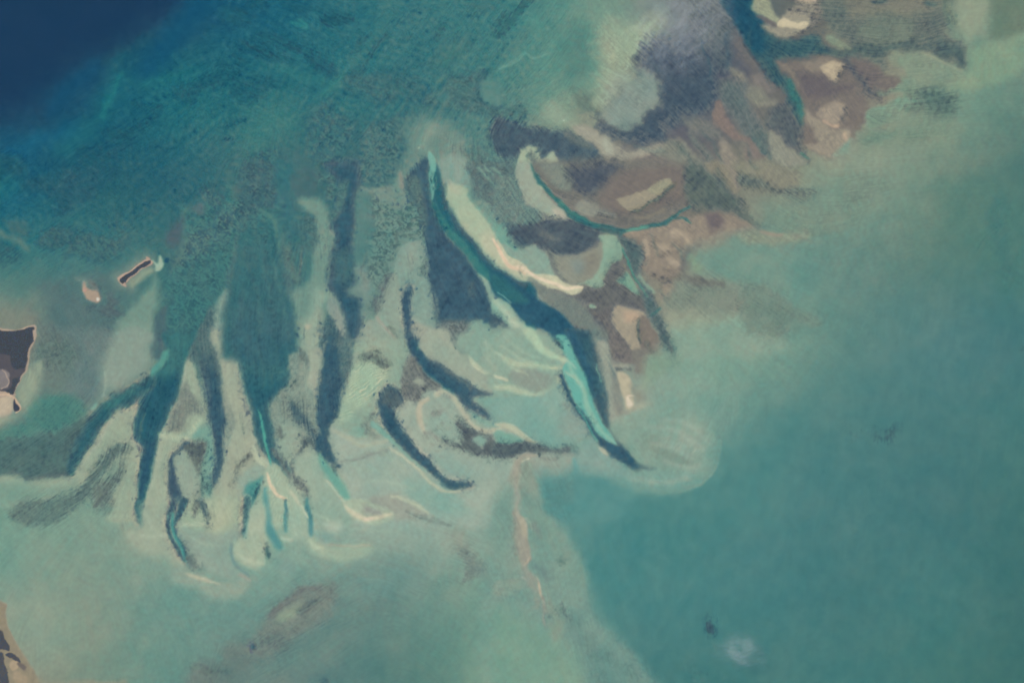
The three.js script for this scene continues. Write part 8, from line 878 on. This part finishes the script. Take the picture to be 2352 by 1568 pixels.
// ---------- from chart to relief and bottom colour ----------
const pos = new Float32Array(N * 3), col = new Float32Array(N * 3), nor = new Float32Array(N * 3);
for (let j = 0, i = 0; j < NY; j++) for (let c = 0; c < NX; c++, i++) {
  const x = xs[c], y = ys[j];
  // seagrass grows in tufts, in hummocks of a few tens of metres, or in streaks along the flow
  const big = noise(x / 52 + y / 90 + 5, y / 36 - x / 110), mid = noise(x / 18 + y / 30, y / 13 - x / 40 + 20);
  const fine = even(0.45 * noise(x / 3.7, y / 3.7) + 0.35 * noise(x / 8 + 3, y / 8) + 0.85 * comb[i] + 0.6 * coarseComb[i] + 0.4 * mid + 0.3 * big);
  const hu = x * 0.78 + y * 0.62, hv = -x * 0.62 + y * 0.78;
  const lump = even(1.2 * noise(hu / 8.5 + mid, hv / 6 + 8) + 0.65 * noise(x / 4.2, y / 4.2 + 60) + 0.5 * noise(x / 24, y / 24 + 33) + 0.3 * big);
  const row = even(1.2 * comb[i] + 0.9 * coarseComb[i] + 0.45 * noise(x / 4, y / 4 + 90) + 0.4 * mid);
  const u = fine + (lump - fine) * hum[i] * (1 - hatch[i]) + (row - fine) * hatch[i];
  let loose = clamp(cover[i] + (0.14 * big + 0.14 * mid + 0.2 * coarseComb[i] + 0.16 * comb[i]) * smooth(0.02, 0.3, cover[i]) * (1.34 - cover[i]) * 1.6 + 0.05 * Math.max(0, coarseComb[i] + mid - 0.5), 0, 1);
  const calm = 1 - 0.85 * smooth(1.5, 2.6, depth[i]) * smooth(0.12, 0.04, cover[i]);            // the open lagoon floor is smooth
  const fan = smooth(230, 330, x) * smooth(1330, 1180, x) * smooth(520, 640, y) * smooth(1190, 1060, y);
  const slope = smooth(1500, 1150, x) * smooth(700, 480, y);
  if (cover[i] < 0.4 && depth[i] > 0.2) loose = Math.min(1, loose + (0.36 * fan + 0.3 * slope) * smooth(0.3, 1.15, 0.45 * comb[i] + 0.8 * coarseComb[i] + 0.7 * big + 0.3 * mid));
  const spread = loose * (1 - loose) * (1.7 + 0.7 * hum[i] + 0.1 * hatch[i]), g = clamp(loose + spread * (1 - 2 * u), 0, 1);
  // patchy sand and weed: grain, mottling, and sand-wave crests tinted paler than their troughs
  const grain = 1 + 0.2 * clamp(ripple[i], -0.5, 0.9) + calm * (0.06 * comb[i] + 0.08 * coarseComb[i] + 0.03 * noise(x / 3.4 + 17, y / 3.4) + 0.05 * noise(x / 9, y / 9 + 5)) + 0.06 * noise(x / 23 + 8, y / 31 + 9);
  const tuft = 1.04 + 0.22 * comb[i] + 0.26 * coarseComb[i] + 0.12 * noise(x / 4.1, y / 4.1 + 21) + 0.22 * noise(x / 11, y / 11 + 2) + 0.3 * noise(x / 30 + 4, y / 30);
  col[i * 3] = clamp(sr[i] * grain * (1 - g) + wr[i] * tuft * g, 0.004, 0.8);
  col[i * 3 + 1] = clamp(sg[i] * grain * (1 - g) + wg[i] * tuft * g, 0.004, 0.8);
  col[i * 3 + 2] = clamp(sb[i] * grain * (1 - g) + wb[i] * tuft * g, 0.004, 0.8);
  let d = depth[i];
  if (d > 0) d = Math.max(0.05, d * (1 + 0.09 * noise(x / 60, y / 60 + 4) + 0.07 * noise(x / 19 + 8, y / 19) + (0.07 + 0.12 * slope) * coarseComb[i] * calm + 0.12 * slope * mid + 0.07 * noise(x / 170 + 6, y / 130)) + Math.min(1, d) * calm * (0.22 * noise(x / 75 + 2, y / 75) + 0.18 * coarseComb[i] + 0.12 * comb[i] + 0.12 * noise(x / 28, y / 28 + 12)) - ripple[i] - (1 - hatch[i]) * hum[i] * g * 0.5);
  else d = Math.min(-0.15, d * (1 + 0.3 * noise(x / 5, y / 5)));
  pos[i * 3] = (x - 1176) * M; pos[i * 3 + 1] = -d; pos[i * 3 + 2] = (y - 784) * M;
}
for (let j = 0; j < NY; j++) for (let c = 0; c < NX; c++) {
  const l = j * NX + Math.max(0, c - 1), r = j * NX + Math.min(NX - 1, c + 1), t = Math.max(0, j - 1) * NX + c, b = Math.min(NY - 1, j + 1) * NX + c, i = (j * NX + c) * 3;
  const dx = (pos[r * 3 + 1] - pos[l * 3 + 1]) / (pos[r * 3] - pos[l * 3]), dz = (pos[b * 3 + 1] - pos[t * 3 + 1]) / (pos[b * 3 + 2] - pos[t * 3 + 2]), s = 1 / Math.hypot(dx, 1, dz);
  nor[i] = -dx * s; nor[i + 1] = s; nor[i + 2] = -dz * s;
}

// ---------- one mesh for each charted thing, sewn together along their outlines ----------
const bottomMaterial = new THREE.MeshStandardMaterial({ color: 0xffffff, vertexColors: true, roughness: 1, metalness: 0 });
{                                                     // specks of a few cells join the thing around them
  const seen = new Uint8Array(N);
  for (let s = 0; s < N; s++) {
    if (seen[s]) continue;
    const p = [s], own = owner[s]; let around = -1; seen[s] = 1;
    for (let k = 0; k < p.length; k++) for (const n of [p[k] - 1, p[k] + 1, p[k] - NX, p[k] + NX]) {
      if (n < 0 || n >= N) continue;
      if (owner[n] !== own) around = owner[n]; else if (!seen[n]) { seen[n] = 1; p.push(n); }
    }
    if (p.length < 14 && around >= 0) for (const i of p) owner[i] = around;
  }
}
const cells = things.map(() => []);
for (let j = 0; j < NY - 1; j++) for (let c = 0; c < NX - 1; c++) cells[owner[j * NX + c]].push(j * NX + c);
const taken = {};
const named = (name) => { const k = taken[name] = (taken[name] ?? -1) + 1; return k ? name + '_' + String(k).padStart(3, '0') : name; };
const slot = new Int32Array(N).fill(-1);
function surface(list, base) {
  const used = [], index = new Uint32Array(list.length * 6);
  const v = (i) => { if (slot[i] < 0) { slot[i] = used.length; used.push(i); } return slot[i]; };
  list.forEach((i, k) => { const a = v(i), b = v(i + 1), c = v(i + NX), d = v(i + NX + 1); index.set([a, c, b, b, c, d], k * 6); });
  const p = new Float32Array(used.length * 3), n = new Float32Array(used.length * 3), q = new Float32Array(used.length * 3);
  used.forEach((i, k) => { for (let t = 0; t < 3; t++) { p[k * 3 + t] = pos[i * 3 + t] - base[t]; n[k * 3 + t] = nor[i * 3 + t]; q[k * 3 + t] = col[i * 3 + t]; } slot[i] = -1; });
  const g = new THREE.BufferGeometry();
  g.setAttribute('position', new THREE.BufferAttribute(p, 3));
  g.setAttribute('normal', new THREE.BufferAttribute(n, 3));
  g.setAttribute('color', new THREE.BufferAttribute(q, 3));
  g.setIndex(new THREE.BufferAttribute(index, 1));
  return g;
}
const mark = new Int32Array(N).fill(-1);
function pieces(list) {                               // the separate pieces of a charted part
  const out = [];
  for (const i of list) mark[i] = -2;
  for (const start of list) {
    if (mark[start] !== -2) continue;
    const p = [start]; mark[start] = out.length;
    for (let k = 0; k < p.length; k++) for (const n of [p[k] - 1, p[k] + 1, p[k] - NX, p[k] + NX]) if (mark[n] === -2) { mark[n] = out.length; p.push(n); }
    out.push(p);
  }
  for (const i of list) mark[i] = -1;
  out.sort((a, b) => b.length - a.length);
  const big = out.filter((p, k) => !k || p.length > 0);
  for (const p of out) if (!big.includes(p)) for (const i of p) big[0].push(i);
  return big;
}
const CATEGORY = { seagrass_bed: 'seagrass bed', sandbar: 'sandbar', tidal_channel: 'channel', sand_flat: 'sand flat', mud_flat: 'mud flat', sand_pool: 'sand patch', sand_plume: 'sand plume', sand_tongue: 'sand bank', sand_saddle: 'sand bank', sand_wedge: 'sand bank', sand_spit: 'sand spit', cay: 'cay', island: 'island', patch_reef: 'reef', reef_ridge: 'reef', deep_basin: 'basin', blue_hole: 'blue hole' };
const GROUP = { seagrass_bed: 'seagrass beds on the bank', sandbar: 'sandbars of the tidal flats', tidal_channel: 'tidal channels', sand_flat: 'sand flats', mud_flat: 'mud flats', sand_pool: 'bare sand patches', cay: 'small cays', island: 'islands', patch_reef: 'patch reefs' };
const roots = [];
things.forEach((t, k) => {
  if (t.of !== undefined || !cells[k].length) return;
  const mine = things.map((q, n) => (q.of === k ? n : -1)).filter((n) => n > 0 && cells[n].length);
  let x = 0, y = 0, z = 0;
  for (const i of cells[k]) { x += pos[i * 3]; y = Math.min(y, pos[i * 3 + 1]); z += pos[i * 3 + 2]; }
  const base = k ? [x / cells[k].length, y, z / cells[k].length] : [0, 0, 0];
  const make = (list, name) => { const o = new THREE.Mesh(surface(list, base), bottomMaterial); o.name = name; o.castShadow = o.receiveShadow = true; return o; };
  let root;
  if (mine.length) {
    root = new THREE.Group();
    root.name = named(t.name);
    for (const p of pieces(cells[k])) root.add(make(p, { island: 'beach', cay: 'beach', tidal_channel: 'channel_bed', seagrass_bed: 'meadow', mud_flat: 'mud_body' }[t.name] ?? 'sand_body'));
    for (const n of mine) for (const p of pieces(cells[n])) root.add(make(p, things[n].name));
  } else root = make(cells[k], named(t.name));
  root.position.set(...base);
  if (k === 0) root.userData.kind = 'structure';
  else {
    root.userData.label = t.label;
    root.userData.category = CATEGORY[t.name];
    if (GROUP[t.name]) root.userData.group = GROUP[t.name];
  }
  roots[k] = root;
  scene.add(root);
});

// ---------- scrub on the islands: low bushes on the scrub ground ----------
{
  const bush = new THREE.IcosahedronGeometry(1, 1);
  const leaf = new THREE.MeshStandardMaterial({ color: new THREE.Color().setRGB(0.05, 0.06, 0.05), roughness: 0.9 });
  things.forEach((t, k) => {
    if (t.name !== 'scrub_cover' || !cells[k].length) return;
    const root = roots[t.of], b = root.position, spots = cells[k].filter(() => rnd() < 0.8), n = Math.min(2600, spots.length * 2);
    const inst = new THREE.InstancedMesh(bush, leaf, n), m = new THREE.Matrix4(), q = new THREE.Quaternion(), tint = new THREE.Color();
    inst.name = 'bushes';
    inst.userData.kind = 'stuff';
    inst.castShadow = inst.receiveShadow = true;
    for (let a = 0; a < n; a++) {
      const i = spots[Math.floor(rnd() * spots.length)] * 3, s = 4 + 6 * rnd();
      m.compose(new THREE.Vector3(pos[i] + (rnd() - 0.2) * 16 - b.x, pos[i + 1] + s * 0.25 - b.y, pos[i + 2] + (rnd() - 0.2) * 16 - b.z), q.setFromAxisAngle(new THREE.Vector3(0, 1, 0), rnd() * 6.28), new THREE.Vector3(s, s * 0.55, s * (0.8 + 0.4 * rnd())));
      inst.setMatrixAt(a, m);
      inst.setColorAt(a, tint.setRGB(0.6 + 0.7 * rnd(), 0.6 + 0.6 * rnd(), 0.7 + 0.5 * rnd()));
    }
    root.add(inst);
  });
}

// ---------- the sea itself ----------
{
  const half = Math.min(xs[NX - 1] - 1176, ys[NY - 1] - 784) * M - 200;
  const k = [0.25, 0.067, 0.041], far = 4;         // what clear bank water takes from red, green and blue light in each metre
  const water = new THREE.Mesh(new THREE.BoxGeometry(half * 2, 60, half * 2), new THREE.MeshPhysicalMaterial({
    color: new THREE.Color().setRGB(0.05, 0.4, 0.95), transparent: true, opacity: 0.012, roughness: 0.3, ior: 1.33, thickness: 1,  // faint blue surface tint stands in for light scattered back by the water
    attenuationColor: new THREE.Color().setRGB(Math.exp(-k[0] * far), Math.exp(-k[1] * far), Math.exp(-k[2] * far)), attenuationDistance: far,
  }));
  water.name = 'sea_water';
  water.userData.kind = 'structure';
  water.position.y = -30;
  water.receiveShadow = true;
  scene.add(water);
}

// ---------- thin clouds: a few gauzy, bumpy layers each ----------
function cloud(label, cx, cy, rx, ry, high, thick, dense, turn, seed) {
  const W = 110, sheets = [];
  for (let q = 0; q < 3; q++) {
    const p = new Float32Array((W + 1) * (W + 1) * 3), c = new Float32Array((W + 1) * (W + 1) * 4), index = [];
    for (let j = 0; j <= W; j++) for (let i = 0; i <= W; i++) {
      const u = (i / W) * 2 - 1, v = (j / W) * 2 - 1, k = j * (W + 1) + i, ca = Math.cos(turn), sa = Math.sin(turn);
      const x = u * rx, y = v * ry, s = seed + q * 31;
      const wisp = 0.75 * noise(x / 34 + s, y / 15 + s) + 0.5 * noise(x / 15, y / 8 + s) + 0.35 * noise(x / 6 + s, y / 5) + 0.2 * noise(x / 3, y / 3 + s);
      const fall = 1 - Math.hypot(u, v) + 0.35 * noise(x / 30 + s + 5, y / 30);
      c[k * 4] = 0.8; c[k * 4 + 1] = 0.79; c[k * 4 + 2] = 0.72;
      c[k * 4 + 3] = dense * smooth(0, 0.75, fall) * clamp(0.55 + 0.75 * wisp, 0, 1.4);
      p[k * 3] = (x * ca - y * sa) * M; p[k * 3 + 1] = q * thick + thick * (wisp + 0.5); p[k * 3 + 2] = (x * sa + y * ca) * M;
      if (i < W && j < W) index.push(k, k + W + 1, k + 1, k + 1, k + W + 1, k + W + 2);
    }
    const g = new THREE.BufferGeometry();
    g.setAttribute('position', new THREE.BufferAttribute(p, 3));
    g.setAttribute('color', new THREE.BufferAttribute(c, 4));
    g.setIndex(index);
    g.computeVertexNormals();
    sheets.push(g);
  }
  const o = new THREE.Mesh(mergeGeometries(sheets), new THREE.MeshStandardMaterial({ color: 0xffffff, vertexColors: true, transparent: true, depthWrite: false, side: THREE.DoubleSide, roughness: 1 }));
  o.name = named('cloud');
  o.userData = { label, category: 'cloud', group: 'thin clouds' };
  o.position.set((cx - 1176) * M, high, (cy - 784) * M);
  scene.add(o);
}
cloud('thin wispy grey cloud veil over the dark seagrass expanse at top right of centre', 1560, 70, 165, 125, 900, 40, 0.06, -0.8, 3);
cloud('small faint white cloud low over the green lagoon near the bottom right corner', 1694, 1486, 66, 44, 700, 30, 0.06, 0.25, 40);

renderer.render(scene, camera);
